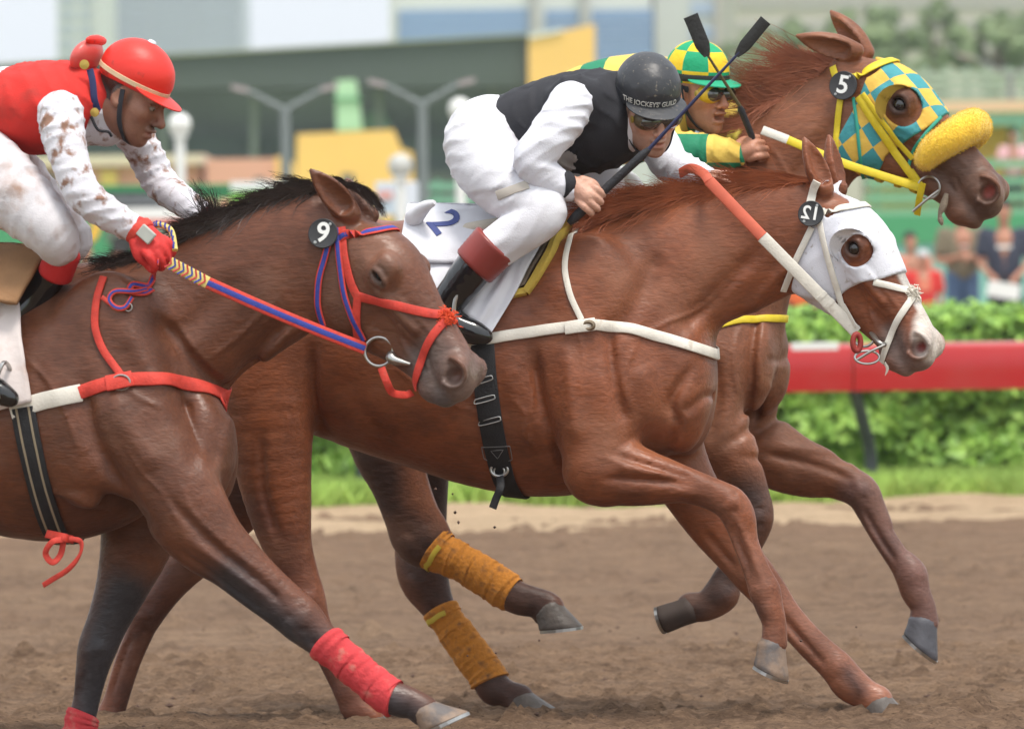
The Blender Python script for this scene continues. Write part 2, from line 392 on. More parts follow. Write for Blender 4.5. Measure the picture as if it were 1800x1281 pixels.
verge = ground_sheet('pale_track_edge', np.linspace(-14, 14, 160), np.linspace(YE - 3.0, YE + .05, 40), lambda x, y: -.10 + .022 - .07 * max(0, (YE - 2.4 - y) / .6) + .02 * math.sin(x * 1.7 + 3 * y) + .012 * math.sin(x * 4.1 + y) + _r.normal(0, .006), M_DIRTP)
M_LAWN = mat('lawn', lin(120, 150, 70), .9, noise=.3, nscale=3, bump=.5, bscale=40, col2=lin(150, 165, 90))
lawn = ground_sheet('infield_ground', np.array([-640, -300, -60, -20, 0, 20, 60, 300, 640.]), np.array([-40, -15, YE - .6, YE - .1, YE + 4, 40, 80, 200, 400, 745.]), lambda x, y: -.30 if y < YE - .3 else -.115 if y < YE + 1 else -.10, M_LAWN)
# dirt clods lying on and thrown above the track
M_CLOD = mat('clod', lin(92, 70, 60), .95, noise=.3, nscale=60)
cb = MB(); rr = np.random.default_rng(11)
for i in range(160):
    y = rr.uniform(-1.9, 6); x = rr.uniform(-1, 1) * (y + 14) * .108; s_ = abs(rr.normal(0, .004)) + .003
    c = np.array([x, y, float(gz(x, y)) + .012]); pts = rr.normal(0, 1, (6, 3)); 
    V = [c + nrm(v) * s_ * rr.uniform(.7, 1.2) * (1.4, 1, .7) for v in ((1, 0, 0), (-1, 0, 0), (0, 1, 0), (0, -1, 0), (0, 0, 1), (0, 0, -1))]
    cb.add(V, [(0, 2, 4), (2, 1, 4), (1, 3, 4), (3, 0, 4), (2, 0, 5), (1, 2, 5), (3, 1, 5), (0, 3, 5)])
for i in range(26):          # flecks thrown up by the hooves
    px, py = [(800, 905), (1690, 1255), (740, 1235), (610, 1240), (900, 1150), (1450, 1120)][i % 6]; c = at(px + rr.normal(0, 40), py + rr.normal(0, 26), rr.uniform(-.6, .9)); s_ = rr.uniform(.002, .006)
    if c[2] > .02: cb.add([c + nrm(v) * s_ * rr.uniform(.7, 1.2) for v in ((1, 0, 0), (-1, 0, 0), (0, 1, 0), (0, -1, 0), (0, 0, 1), (0, 0, -1))], [(0, 2, 4), (2, 1, 4), (1, 3, 4), (3, 0, 4), (2, 0, 5), (1, 2, 5), (3, 1, 5), (0, 3, 5)])
o = cb.build('dirt_clods', M_CLOD, smooth=False); o['kind'] = 'stuff'; tag(o, 'loose brown dirt clods scattered over the track', 'dirt clods')
# grass strip at the foot of the hedge
M_GRASS = mat('grass', lin(166, 196, 96), .8, noise=.35, nscale=2.5, coords='Object')
def grass_patch(n, x0, x1, y0, y1, hh, seed):
    r = np.random.default_rng(seed); x = r.uniform(x0, x1, n); y = r.uniform(y0, y1, n); a = r.uniform(0, 6.28, n); L_ = hh * r.uniform(.5, 1.2, n); lean = r.normal(0, .35, (n, 2)) * L_[:, None]
    w_ = .006 + .006 * r.random(n); dx, dy = np.cos(a) * w_, np.sin(a) * w_; z = np.full(n, -.10)
    A = np.stack([x - dx, y - dy, z], 1); B = np.stack([x + dx, y + dy, z], 1); Mx = np.stack([x + lean[:, 0] * .4 + dx * .7, y + lean[:, 1] * .4 + dy * .7, z + L_ * .6], 1); T = np.stack([x + lean[:, 0], y + lean[:, 1], z + L_], 1)
    V = np.concatenate([A, B, Mx, T]); i = np.arange(n); return V, np.concatenate([np.stack([i, i + n, i + 2 * n], 1), np.stack([i, i + 2 * n, i + 3 * n], 1)])
V, F_ = grass_patch(60000, -5, 5.2, YE - .15, YE + 1.6, .16, 4)
V[:, 2] += 0; o = np_mesh('grass', V, F_, M_GRASS, None, False); o['kind'] = 'stuff'; tag(o, 'bright green unmown grass strip at the foot of the hedge', 'grass')
# ================================================================ horses
EYE = np.array([.2, -.1, -.03]); NOS = np.array([.583, -.058, -.08])
class Horse:
    def __init__(s, name, ref_px, Y, yaw, label):
        p = at(ref_px, 1270, Y); s.th = R(yaw); s.o = np.array([p[0], Y, 0.0])
        c, n = math.cos(s.th), math.sin(s.th)
        s.M = np.array([[c, n, 0], [-n, c, 0], [0, 0, 1.]])        # columns: forward, far side, up
        s.cl = (CPOS - s.o) @ s.M
        s.root = empty(name, tuple(s.o), -s.th); tag(s.root, label, 'horse', 'racing horses')
        s.S = SDF(); s.paints = []
    def L(s, px, py, l=0.0):                       # pixel -> local point on the plane y = l
        d = ray(px, py) @ s.M; t = (l - s.cl[1]) / d[1]; return s.cl + d * t
    def W(s, p): return s.o + np.asarray(p, float) @ s.M.T
    def rows(s, rows):
        out = []
        for xa, ya, xb, yb, l, w_ in rows:
            a, b = s.L(xa, ya, l), s.L(xb, yb, l); c = (a + b) / 2
            out.append((c[0], c[2], np.linalg.norm((a - b)[[0, 2]]) / 2, l, w_))
        return out
    def part(s, rows, k=.05, n=4): s.S.chain(s.rows(rows), k, n)
    def groove(s, pts, amp, wid, l=-.2, ylo=-9, yhi=.0):
        s.S.stroke([s.L(x, y, l)[[0, 2]] for x, y in pts], amp * 1.4, wid, ylo, yhi)
    def bump(s, px, py, l, r, k=.03): s.S.ell(s.L(px, py, l), r, k)
    def hit_many(s, pts, S=None):                  # points of the body seen through pixels (closest approach if a ray misses)
        S = S or s.S; D = np.array([ray(x, y) for x, y in pts]) @ s.M; t = (-.45 - s.cl[1]) / D[:, 1]
        best = np.full(len(D), 9.); bt = t.copy(); live = np.ones(len(D), bool)
        for _ in range(110):
            i = np.where(live)[0]
            if len(i) == 0: break
            v = S(s.cl + D[i] * t[i, None]); m = v < best[i] - 1e-6; best[i[m]] = v[m]; bt[i[m]] = t[i[m]]
            live[i] = (v > .0008) & ((s.cl + D[i] * t[i, None])[:, 1] < .5); t[i] += np.clip(v * .7, .001, .03)
        return s.cl + D * bt[:, None]
    def hit(s, px, py, S=None): return s.hit_many([(px, py)], S)[0]
    def solve_head(s, eye, nos, scale, psi, oy=0.0, asp=(.9, 1.06, 1.12)):
        s.hs = scale
        def frame(v):
            ph, sc_, ox, oz = v; ps = psi; c1, s1, c2, s2 = math.cos(ph), math.sin(ph), math.cos(ps), math.sin(ps)
            Ry = np.array([[c1, 0, s1], [0, 1, 0], [-s1, 0, c1]]); Rz = np.array([[c2, s2, 0], [-s2, c2, 0], [0, 0, 1]])
            return Frame((ox, oy, oz), Rz @ Ry, np.array(asp) * sc_)
        def proj(p):
            q = CMN.T @ (s.W(p) - CPOS); return np.array([CX - FPX * q[0] / q[2], CY + FPX * q[1] / q[2]])
        def res(v):
            F = frame(v); return np.r_[proj(F.out(EYE)) - eye, proj(F.out(NOS)) - nos]
        g = s.L(eye[0] - 60, eye[1] - 90); v = np.array([.9, scale, g[0], g[2]])
        for _ in range(60):
            r = res(v); J = np.stack([(res(v + np.eye(4)[i] * 1e-4) - r) / 1e-4 for i in range(4)], 1)
            v = v + np.clip(np.linalg.lstsq(J, -r, rcond=1e-6)[0], -.15, .15)
        s.hs = v[1]
        s.F = frame(v); return s.F
    def paint(s, pts, rad, col, soft=.03, l=0.0, ylo=-9, yhi=9):
        s.paints.append((crs([s.L(x, y, l)[[0, 2]] for x, y in pts], 4), rad, np.array(col), soft, ylo, yhi))
    def paint_head(s, a, b, rad, col, soft=.02):
        s.paints.append(('h', np.array(a), np.array(b), rad, np.array(col), soft))
    def colors(s, V, base):
        C = np.tile(np.array(base), (len(V), 1)); H = s.F.inn(V)
        for q in s.paints:
            if isinstance(q[0], str):
                _, a, b, rad, col, soft = q; ab = b - a; P = H * np.array([1, 1, 1])
                t = np.clip(((P - a) @ ab) / (ab @ ab + 1e-9), 0, 1); d = np.linalg.norm(P - a - t[:, None] * ab, axis=1); m = np.ones(len(V), bool)
            else:
                pl, rad, col, soft, ylo, yhi = q; d = np.full(len(V), 9.)
                for a, b in zip(pl[:-1], pl[1:]):
                    ab = b - a; P = V[:, [0, 2]]; t = np.clip(((P - a) @ ab) / (ab @ ab + 1e-9), 0, 1)
                    d = np.minimum(d, np.linalg.norm(P - a - t[:, None] * ab, axis=1))
                m = (V[:, 1] > ylo) & (V[:, 1] < yhi)
            wgt = np.clip((rad + soft - d) / (2 * soft), 0, 1) * m; wgt = wgt * wgt * (3 - 2 * wgt)
            C = C * (1 - wgt[:, None]) + col * wgt[:, None]
        return C

def head_sdf(S, F, ears=((-.35, .12, 1), (-.35, .12, 1)), opens=((.5, -1, .2), (.5, 1, .2)), mouth=0.0, lid=0.0):
    S.chain([(-.035, -.062, .055, 0, .06), (.02, -.052, .062, 0, .07), (.10, -.045, .082, 0, .086), (.18, -.05, .092, 0, .09), (.26, -.06, .085, 0, .074), (.36, -.07, .070, 0, .056), (.46, -.078, .062, 0, .049), (.54, -.088, .056, 0, .048), (.582, -.1, .046, 0, .044)], .03, 4, F=F)
    S.chain([(.01, -.13, .07, 0, .055), (.11, -.158, .098, 0, .06), (.24, -.162, .07, 0, .052), (.35, -.152, .05, 0, .042), (.46, -.147 - mouth * .3, .037, 0, .038), (.545, -.15 - mouth, .03, 0, .037)], .03, 4, F=F)
    S.ell((.606, 0, -.116), (.036, .044, .034), .03, F=F)
    S.ell((.575, 0, -.160 - mouth), (.044, .036, .023), .025, F=F); S.ell((.53, 0, -.172 - mouth), (.034, .032, .02), .03, F=F)
    for sd in (-1, 1):
        S.ell((.115, sd * .05, -.15), (.12, .03, .10), .025, F=F)
        S.ell((.196, sd * .080, -.026), (.048, .030, .042), .025, F=F)
        S.ell((.185, sd * .082, .000), (.044, .019, .014), .015, F=F)
        S.ell((.118, sd * .096, .004), (.026, .016, .02), .025, 'sub', F=F)
        S.tube([(.235, sd * .078, -.066, .012), (.30, sd * .066, -.074, .012), (.39, sd * .053, -.08, .007)], .02, F=F)
        S.tube([(.30, sd * .075, -.105, .006), (.38, sd * .062, -.115, .008), (.46, sd * .055, -.115, .005)], .03, 3, 'sub', F=F)
        S.ell((.2, sd * .112, -.03 - lid * .012), (.029, .024, .018 * (1 - lid)), .006, 'sub', F=F) 
        if not lid:
            S.tube([(.166, sd * .096, -.032, .005), (.180, sd * .104, -.013, .0062), (.203, sd * .107, -.0065, .0066), (.228, sd * .102, -.020, .0058), (.240, sd * .095, -.036, .004)], .006, F=F)
            S.tube([(.166, sd * .096, -.033, .004), (.182, sd * .101, -.050, .0045), (.207, sd * .101, -.055, .0045), (.234, sd * .096, -.044, .004)], .006, F=F)
            S.stroke([(.170, .000), (.195, .009), (.225, .002)], -.004, .006, F=F, ylo=(-.2 if sd < 0 else .02), yhi=(-.02 if sd < 0 else .2))
        else:
            S.tube([(.168, sd * .096, -.036, .005), (.182, sd * .103, -.028, .0066), (.205, sd * .106, -.0265, .0072), (.228, sd * .102, -.034, .006), (.240, sd * .095, -.044, .004)], .008, F=F)
            S.tube([(.168, sd * .096, -.040, .004), (.184, sd * .101, -.053, .005), (.207, sd * .101, -.057, .005), (.236, sd * .096, -.052, .004)], .006, F=F)
            for dz in (.012, -.062): S.stroke([(.172, dz - .034), (.2, dz - .028), (.232, dz - .038)] if dz > 0 else [(.172, -.052), (.2, -.064), (.236, -.06)], -.004, .006, F=F, ylo=(-.2 if sd < 0 else .02), yhi=(-.02 if sd < 0 else .2))
        S.ell((.570, sd * .036, -.082), (.048, .024, .042), .02, F=F)
        S.tube([(.545, sd * .060, -.060, .004), (.575, sd * .062, -.050, .0055), (.606, sd * .056, -.056, .006), (.622, sd * .048, -.078, .006), (.610, sd * .053, -.106, .006), (.578, sd * .061, -.116, .005)], .014, 4, F=F)
        S.ell((.590, sd * .060, -.084), (.027, .030, .024), .008, 'sub', F=F); S.ell((.566, sd * .066, -.072), (.024, .016, .012), .008, 'sub', F=F)
        for vn in ([(.24, -.10), (.30, -.095), (.36, -.105), (.44, -.10)], [(.33, -.10), (.37, -.125), (.42, -.14)], [(.27, -.045), (.34, -.05), (.42, -.055), (.50, -.062)]):
            S.stroke([(x_, z_) for x_, z_ in vn], .0035, .0055, F=F, ylo=(-.2 if sd < 0 else .02), yhi=(-.02 if sd < 0 else .2))
        S.stroke([(.515, -.125), (.49, -.112), (.475, -.10)], -.004, .006, F=F, ylo=(-.2 if sd < 0 else .02), yhi=(-.02 if sd < 0 else .2)); S.stroke([(.505, -.135), (.48, -.13), (.46, -.122)], -.004, .006, F=F, ylo=(-.2 if sd < 0 else .02), yhi=(-.02 if sd < 0 else .2))
        S.tube([(.64, sd * .025, -.142, .005), (.60, sd * .046, -.143 - mouth * .5, .006), (.54, sd * .05, -.134 - mouth * .4, .006), (.505, sd * .044, -.122, .004)], .008, 3, 'sub', F=F)
    for sd, e, op in ((-1, ears[0], opens[0]), (1, ears[1], opens[1])):
        e = nrm((F.M.T @ np.array(e, float)) / F.s); op = (F.M.T @ np.array(op, float)) / F.s; op = nrm(op - e * (op @ e)); b = np.array([-.025, sd * .052, .005])
        rr = [.024, .031, .033, .028, .018, .005]; tt = [0, .035, .07, .105, .14, .172]
        S.tube([(*(b + e * t * 1.1 - op * .006), r) for t, r in zip(tt, rr)], .015, 3, F=F)
        S.tube([(*(b + e * t * 1.1 + op * (.016 + .1 * r)), r * .82) for t, r in zip(tt[1:], rr[1:])], .006, 3, 'sub', F=F)

def eyeballs(h):
    for sd in (-1, 1):
        b = MB(); c = h.F.out((.202, sd * (.0815 if h is not H9 else .0765), -.03 - .008 * (h is H9))); b.lathe([(.0005, -1)] + [(math.cos(a), math.sin(a)) for a in np.linspace(-1.3, 1.3, 9)] + [(.0005, 1)], 14)
        b.v = [tuple(c + np.array(v) * .026 * h.hs) for v in b.v]
        b.build('eye', M_EYE if h is not H9 else M_EYED, h.root)

def hoof(h, cf, cb, toe, heel, l, m=None, lat=.058, shoe=True):
    cf, cb, toe, heel = [h.L(*p, l) for p in (cf, cb, toe, heel)]
    def ring(a, b, w_, grow=0):
        c = (a + b) / 2; u = (a - b) / 2; out = []
        L_ = np.linalg.norm(u); u = u * (L_ + grow) / L_
        for q in np.linspace(0, 2 * math.pi, 20, endpoint=False):
            cs, sn = math.cos(q), math.sin(q); cs2 = cs if cs > 0 else max(cs, -.8) 
            out.append(c + u * cs2 + np.array([0, (w_ + grow) * sn * (1 - .12 * (cs < 0) * abs(cs)), 0]))
        return out
    cc = (cf + cb) / 2; cf = cc + (cf - cc) * .84; cb = cc + (cb - cc) * .84; rings = []
    for t, g in ((-.34, -.016), (-.16, -.006), (-.04, .000), (.02, .0025), (.10, .0015), (.3, .0), (.55, .0), (.8, .001), (.96, .001), (1.0, -.002)):
        a = cf + (toe - cf) * t; b = cb + (heel - cb) * t; u = max(t, 0); rings.append(ring(a, b, .038 + (lat - .038) * u ** .8, g))
    o = MB().loft(rings).build('hoof', m or M_HOOF, h.root, angle=62)
    if shoe:
        n = nrm(np.cross(toe - heel, [0, 1, 0])); n = n if n @ (toe - cf) > 0 else -n
        ro = ring(toe, heel, lat, .001); ri = ring(toe, heel, lat, -.018); mb = MB(); idx = [i for i in range(20) if math.cos(2 * math.pi * i / 20) > -.85]
        idx = idx[idx.index(max(idx)) - sum(1 for i in idx if i > 10) + 1:] + idx[:0]; idx = sorted(range(-8, 9)); rings = []
        for i in idx: rings.append([ro[i % 20], ro[i % 20] + n * .009, ri[i % 20] + n * .009, ri[i % 20]])
        mb.loft(rings).build('horseshoe', M_STEEL, o, smooth=False)
    return o

def bandage(h, name, rows, t0, t1, m, label, turns=9, grow=.0075, ridge=.0026, group='horse leg bandages', tape=None):
    C = crs(h.rows(rows), 12); n = len(C) - 1; rings = []; i0, i1 = t0 * n, t1 * n; K = turns * 5
    root = h.root
    for i in range(K + 1):
        q = i0 + (i1 - i0) * i / K; a = int(min(q, n - 1)); f = q - a; c = C[a] * (1 - f) + C[a + 1] * f
        T = C[min(a + 1, n)] - C[max(a - 1, 0)]; t2 = nrm([T[0], 0, T[1]]); u = np.array([-t2[2], 0, t2[0]])
        wv_ = .5 + .5 * math.sin(i // 5 * 2.4); g = grow + ridge * ((i % 5) / 4.0) * (.35 + wv_) + .0012 * math.sin(i * .37) + random.uniform(-.0009, .0009); sk = .006 * math.sin(i // 5 * 1.7 + 1) + random.uniform(-.002, .002)
        if i in (0, K): g = .001
        rings.append([np.array([c[0], c[3], c[1]]) + u * (c[2] + g) * math.cos(a_) + np.array([0, (c[4] + g) * math.sin(a_), 0]) + t2 * (sk * math.sin(a_ + 1) + .006 * math.sin(a_)) for a_ in np.linspace(0, 2 * math.pi, 20, endpoint=False)])
    rings = [[h.W(p) for p in r] for r in rings]
    o = MB().loft(rings).build(name, m, None, angle=80); tag(o, label, 'bandage', group)
    if tape is not None:            # strip of tape holding the wrap near its top
        K0 = int(K * .10); P = np.array([np.array(rings[min(K, K0 + int(abs(j - 10) * .35))][j % 20]) for j in range(4, 17)]); C0 = np.mean(rings[K0], 0); N = P - C0; N /= np.linalg.norm(N, axis=1)[:, None]
        ribbon_mb(P + N * .0022, N, .016, .0016).build('tape', tape, o)
    return o

def mane(h, roots, dirs, n, length, m, name='mane', spread=.25, thick=.0016, curl=.06, grav=.25, seg=7, lat=.02, seed=1):
    r = np.random.default_rng(seed); C = crs([h.L(x, y, 0) for x, y in roots], 8); Dr = crs(dirs, 8); mb = MB(); V = []; F = []
    Dr = np.array([Dr[int(i * (len(Dr) - 1) / (len(C) - 1))] for i in range(len(C))])
    clump = r.normal(0, 1, (60, 3)) * spread
    un = lambda A: A / (np.linalg.norm(A, axis=-1, keepdims=True) + 1e-9)
    K = max(8, int(n / 55)); qc = r.uniform(0, len(C) - 1.001, K); ac = qc.astype(int); fc = (qc - ac)[:, None]
    dc = un(un(Dr[ac] * (1 - fc) + Dr[ac + 1] * fc) + r.normal(0, 1, (K, 3)) * spread * (1, .6, 1)); Lc = length * r.uniform(.55, 1.15, (K, 1)); bc = r.normal(0, 1, (K, 3)) * curl + np.array([0, 0, -grav])
    k = r.integers(0, K, n); q = np.clip(qc[k] + r.normal(0, .9, n), 0, len(C) - 1.001); a = q.astype(int); f = (q - a)[:, None]; p = C[a] * (1 - f) + C[a + 1] * f + r.normal(0, 1, (n, 3)) * (.003, lat, .003) - (0, 0, .006)
    pc = C[ac] * (1 - fc) + C[ac + 1] * fc; t = np.linspace(0, 1, seg + 1)[None, :, None]; L_ = Lc[k] * r.uniform(.6, 1.1, (n, 1)); fly = (r.random((n, 1)) < .06) * 1.0
    d = un(dc[k] + r.normal(0, 1, (n, 3)) * (.06 + fly * spread)); bend = bc[k] + r.normal(0, 1, (n, 3)) * .04
    pts = p[:, None] + d[:, None] * L_[:, None] * t + bend[:, None] * L_[:, None] * t * t + (pc[k] - p)[:, None] * t * .75 * (1 - fly)[:, None] + .004 * np.sin(t * 9 + r.uniform(0, 6, (n, 1, 1))) * t * r.normal(0, 1, (n, 1, 3))
    T = np.gradient(pts, axis=1); wv = un(np.cross(T, (0, 1, .3))) * thick * (1 - t * .75)
    V = np.stack([pts - wv, pts + wv], 2).reshape(-1, 3); o = ((np.arange(n)[:, None] * (seg + 1) + np.arange(seg)[None]) * 2).reshape(-1, 1); F = o + np.array([[0, 1, 3, 2]])
    return np_mesh(name, np.array(V), np.array(F), m, h.root)

def coatmat(name, rough=.5, dust=None):
    m = bpy.data.materials.new(name); m.use_nodes = True; t = m.node_tree; b = t.nodes['Principled BSDF']; L = t.links.new
    tc = t.nodes.new('ShaderNodeTexCoord'); at_ = t.nodes.new('ShaderNodeAttribute'); at_.attribute_name = 'col'
    def noise(scale, st, det, dist=0.0):
        mp = t.nodes.new('ShaderNodeMapping'); mp.inputs['Scale'].default_value = st; mp.inputs['Rotation'].default_value = (0, R(25), 0); L(tc.outputs['Object'], mp.inputs[0])
        n = t.nodes.new('ShaderNodeTexNoise'); n.inputs['Scale'].default_value = scale; n.inputs['Detail'].default_value = det; n.inputs['Distortion'].default_value = dist; L(mp.outputs[0], n.inputs['Vector']); return n.outputs[0]
    def rng_(v, lo, hi, a_, b_):
        r = t.nodes.new('ShaderNodeMapRange'); r.inputs[1].default_value = lo; r.inputs[2].default_value = hi; r.inputs[3].default_value = a_; r.inputs[4].default_value = b_; L(v, r.inputs[0]); return r.outputs[0]
    def mul(a_, b_):
        x = t.nodes.new('ShaderNodeMix'); x.data_type = 'RGBA'; x.blend_type = 'MULTIPLY'; x.inputs[0].default_value = 1; L(a_, x.inputs[6]); L(b_, x.inputs[7]); return x.outputs[2]
    hair = noise(150, (.22, 1, 1), 3, .4); patch = noise(7, (1, 1, 1), 5); spot = noise(38, (.6, 1, 1), 4)
    c = mul(at_.outputs['Color'], rng_(patch, .28, .72, .68, 1.26)); c = mul(c, rng_(hair, .3, .7, .80, 1.18)); c = mul(c, rng_(spot, .3, .7, .92, 1.07))
    if dust is not None:
        d1 = noise(4.5, (1, 1, 1.3), 6); x = t.nodes.new('ShaderNodeMix'); x.data_type = 'RGBA'; L(rng_(d1, .52, .78, 0, .42), x.inputs[0]); L(c, x.inputs[6]); x.inputs[7].default_value = (*dust, 1); c = x.outputs[2]
    L(c, b.inputs['Base Color']); L(rng_(patch, .3, .7, rough + .14, rough - .14), b.inputs['Roughness']); b.inputs['Specular IOR Level'].default_value = .4; b.inputs['Sheen Weight'].default_value = .06; b.inputs['Sheen Roughness'].default_value = .4
    ad = t.nodes.new('ShaderNodeMath'); ad.operation = 'MULTIPLY_ADD'; ad.inputs[1].default_value = 2.2; L(spot, ad.inputs[0]); L(hair, ad.inputs[2])
    bp = t.nodes.new('ShaderNodeBump'); bp.inputs['Strength'].default_value = .34; bp.inputs['Distance'].default_value = .004; L(ad.outputs[0], bp.inputs['Height']); L(bp.outputs[0], b.inputs['Normal'])
    return m
M_EYED = mat('eye_dull', (.010, .007, .006), .5, spec=.2)
M_EYE = mat('eye', (.012, .008, .006), .05, coat=1.0)
M_HOOF = mat('hoof_horn', lin(92, 84, 78), .5, noise=.3, nscale=30, bump=.3, bscale=60)
M_HOOFP = mat('hoof_pale', lin(142, 120, 102), .6, col2=lin(96, 90, 88), nscale=18, noise=.1, bump=.3, bscale=60)
M_STEEL = mat('steel', (.45, .44, .42), .35, metal=1.0, noise=.2)
M_C12 = coatmat('coat_chestnut', .46, dust=lin(172, 118, 90)); M_C9 = coatmat('coat_bay', .45, dust=lin(150, 112, 92)); M_C5 = coatmat('coat_liver', .5, dust=lin(164, 118, 94))
M_ORANGE = mat('bandage_orange', lin(204, 132, 46), .85, noise=.3, nscale=40, col2=lin(110, 75, 45), c2lo=.5, c2hi=.75, bump=.4, bscale=90)
M_TAPE = mat('yellow_tape', lin(200, 176, 60), .6)
M_REDB = mat('bandage_red', lin(205, 62, 66), .85, noise=.15, nscale=30, col2=lin(180, 120, 105), c2lo=.55, c2hi=.8, bump=.4, bscale=90)

# ------------------------------------------------ horse with the white hood (middle)
H12 = Horse('racehorse', 900, 0.0, 12, 'chestnut racehorse in a white hood, middle of the three, reaching forward')
h = H12
TORSO12 = [(1105, 540, 1125, 790, 0, .15), (1035, 430, 1070, 838, 0, .195), (955, 402, 985, 872, 0, .225), (870, 405, 880, 860, 0, .255), (790, 400, 780, 832, 0, .275), (700, 390, 680, 802, 0, .28), (610, 380, 585, 768, 0, .265), (520, 372, 490, 730, 0, .26), (430, 372, 420, 690, 0, .25), (350, 392, 360, 640, 0, .21), (300, 440, 315, 570, 0, .13)]
h.part(TORSO12, .06)
h.part([(1408, 318, 1396, 480, 0, .066), (1345, 322, 1345, 528, 0, .07), (1262, 334, 1280, 560, 0, .08), (1178, 350, 1222, 592, 0, .10), (1095, 374, 1165, 650, 0, .135), (1020, 400, 1100, 740, 0, .16)], .06)
# chest: two pectoral masses and the points of the shoulder
h.bump(1198, 690, -.08, (.075, .085, .165), .075); h.bump(1208, 692, .08, (.075, .085, .165), .075)
h.bump(1080, 690, -.165, (.10, .06, .15), .06); h.bump(1000, 690, -.19, (.09, .055, .17), .06)
h.bump(1120, 690, .165, (.10, .06, .15), .06); h.bump(1020, 690, .19, (.09, .055, .17), .06)
h.bump(1030, 520, -.15, (.12, .05, .17), .08); h.bump(1035, 520, .15, (.12, .05, .17), .08)
h.bump(1000, 425, 0, (.13, .05, .05), .05)
NF12 = [(985, 690, 1110, 690, -.17, .075), (1000, 860, 1090, 760, -.18, .078), (1060, 880, 1120, 780, -.18, .068), (1120, 882, 1165, 800, -.175, .058), (1185, 880, 1215, 822, -.17, .047), (1232, 890, 1262, 842, -.165, .04), (1265, 908, 1303, 862, -.16, .043), (1276, 928, 1322, 892, -.16, .040), (1290, 962, 1332, 945, -.16, .030), (1306, 1005, 1350, 990, -.16, .028), (1318, 1045, 1370, 1030, -.16, .033), (1328, 1070, 1376, 1060, -.16, .037), (1340, 1098, 1382, 1092, -.16, .032), (1338, 1128, 1384, 1130, -.16, .036)]
h.part(NF12, .04)
FF12 = [(1110, 720, 1230, 700, .15, .075), (1110, 800, 1235, 770, .16, .075), (1165, 880, 1255, 830, .16, .065), (1215, 945, 1290, 890, .16, .053), (1262, 995, 1325, 950, .155, .043), (1296, 1032, 1356, 990, .15, .044), (1325, 1062, 1378, 1022, .15, .038), (1362, 1100, 1405, 1066, .15, .029), (1405, 1148, 1446, 1112, .15, .029), (1447, 1190, 1492, 1152, .15, .033), (1470, 1222, 1516, 1178, .15, .037), (1502, 1240, 1540, 1200, .15, .033), (1520, 1252, 1562, 1212, .15, .036)]
h.part(FF12, .04)
NH12 = [(345, 470, 545, 560, -.14, .13), (380, 640, 558, 690, -.17, .11), (405, 780, 548, 790, -.175, .085), (432, 880, 547, 885, -.17, .065), (462, 955, 548, 958, -.165, .05), (490, 1015, 560, 1010, -.16, .043), (505, 1055, 572, 1050, -.16, .04), (528, 1105, 580, 1088, -.16, .031), (560, 1165, 602, 1142, -.16, .028), (590, 1225, 636, 1205, -.16, .031), (602, 1252, 655, 1240, -.16, .036), (640, 1272, 672, 1250, -.16, .032)]
h.part(NH12, .05)
FH12 = [(340, 480, 520, 560, .14, .13), (360, 700, 540, 760, .16, .10), (345, 860, 480, 860, .16, .075), (310, 950, 405, 950, .16, .055), (270, 1020, 330, 1030, .155, .046), (232, 1075, 288, 1080, .15, .042), (222, 1115, 268, 1112, .15, .034), (202, 1165, 246, 1165, .15, .029), (184, 1225, 226, 1228, .15, .031), (172, 1255, 218, 1262, .15, .036), (185, 1275, 220, 1285, .15, .032)]
h.part(FH12, .05)
F = h.solve_head((1500, 436), (1614, 607), .97, .26)
head_sdf(h.S, F, ears=((-.38, .0, .92), (-.2, .15, .97)), opens=((.6, -.8, .2), (.8, -.3, .2)), mouth=.008)
# muscle relief
for pts, a, w_ in (([(940, 610), (952, 690), (972, 760), (992, 850)], -.016, .022), ([(1066, 560), (1084, 680), (1102, 745)], -.010, .016), ([(1213, 640), (1176, 706), (1184, 748), (1160, 792)], -.011, .014),
                   ([(1238, 690), (1196, 726)], -.006, .012), ([(1128, 640), (1140, 690), (1150, 760)], .006, .03), ([(900, 620), (915, 720), (935, 800)], .006, .03), ([(1000, 600), (1010, 700), (1020, 780)], .010, .028),
                   ([(1150, 440), (1120, 520), (1070, 600)], -.009, .03), ([(1330, 430), (1240, 520), (1180, 590)], -.008, .022), ([(1380, 460), (1290, 560)], .006, .018), ([(930, 450), (1000, 520), (1040, 600)], .005, .04),
                   ([(600, 650), (640, 720), (700, 780)], -.006, .03), ([(560, 600), (552, 700), (556, 770)], -.014, .02)):
    h.groove(pts, a, w_)
for pts, a, w_ in (([(1066, 838), (1141, 842), (1228, 850)], -.008, .009), ([(1079, 795), (1157, 822), (1225, 842)], -.007, .008), ([(1090, 815), (1180, 836)], .005, .008), ([(1080, 862), (1160, 866), (1230, 872)], .004, .01), ([(1278, 920), (1300, 960), (1322, 1020)], -.007, .008), ([(1290, 900), (1318, 960), (1345, 1030)], .004, .009)):
    h.groove(pts, a, w_, l=-.18, ylo=-.4, yhi=-.06)
h.bump(1044, 828, -.225, (.022, .02, .018), .03)
for pts, a, w_ in (([(1380, 1080), (1420, 1130), (1465, 1180)], -.006, .008), ([(1240, 930), (1300, 1000)], -.006, .01)):
    h.groove(pts, a, w_, l=.15, ylo=.05, yhi=.4)
for pts, a, w_ in (([(470, 760), (470, 860), (492, 950)], -.009, .014), ([(505, 1060), (550, 1130)], -.006, .009)):
    h.groove(pts, a, w_, l=-.2, ylo=-.5, yhi=-.03)
CB12 = lin(127, 71, 43)
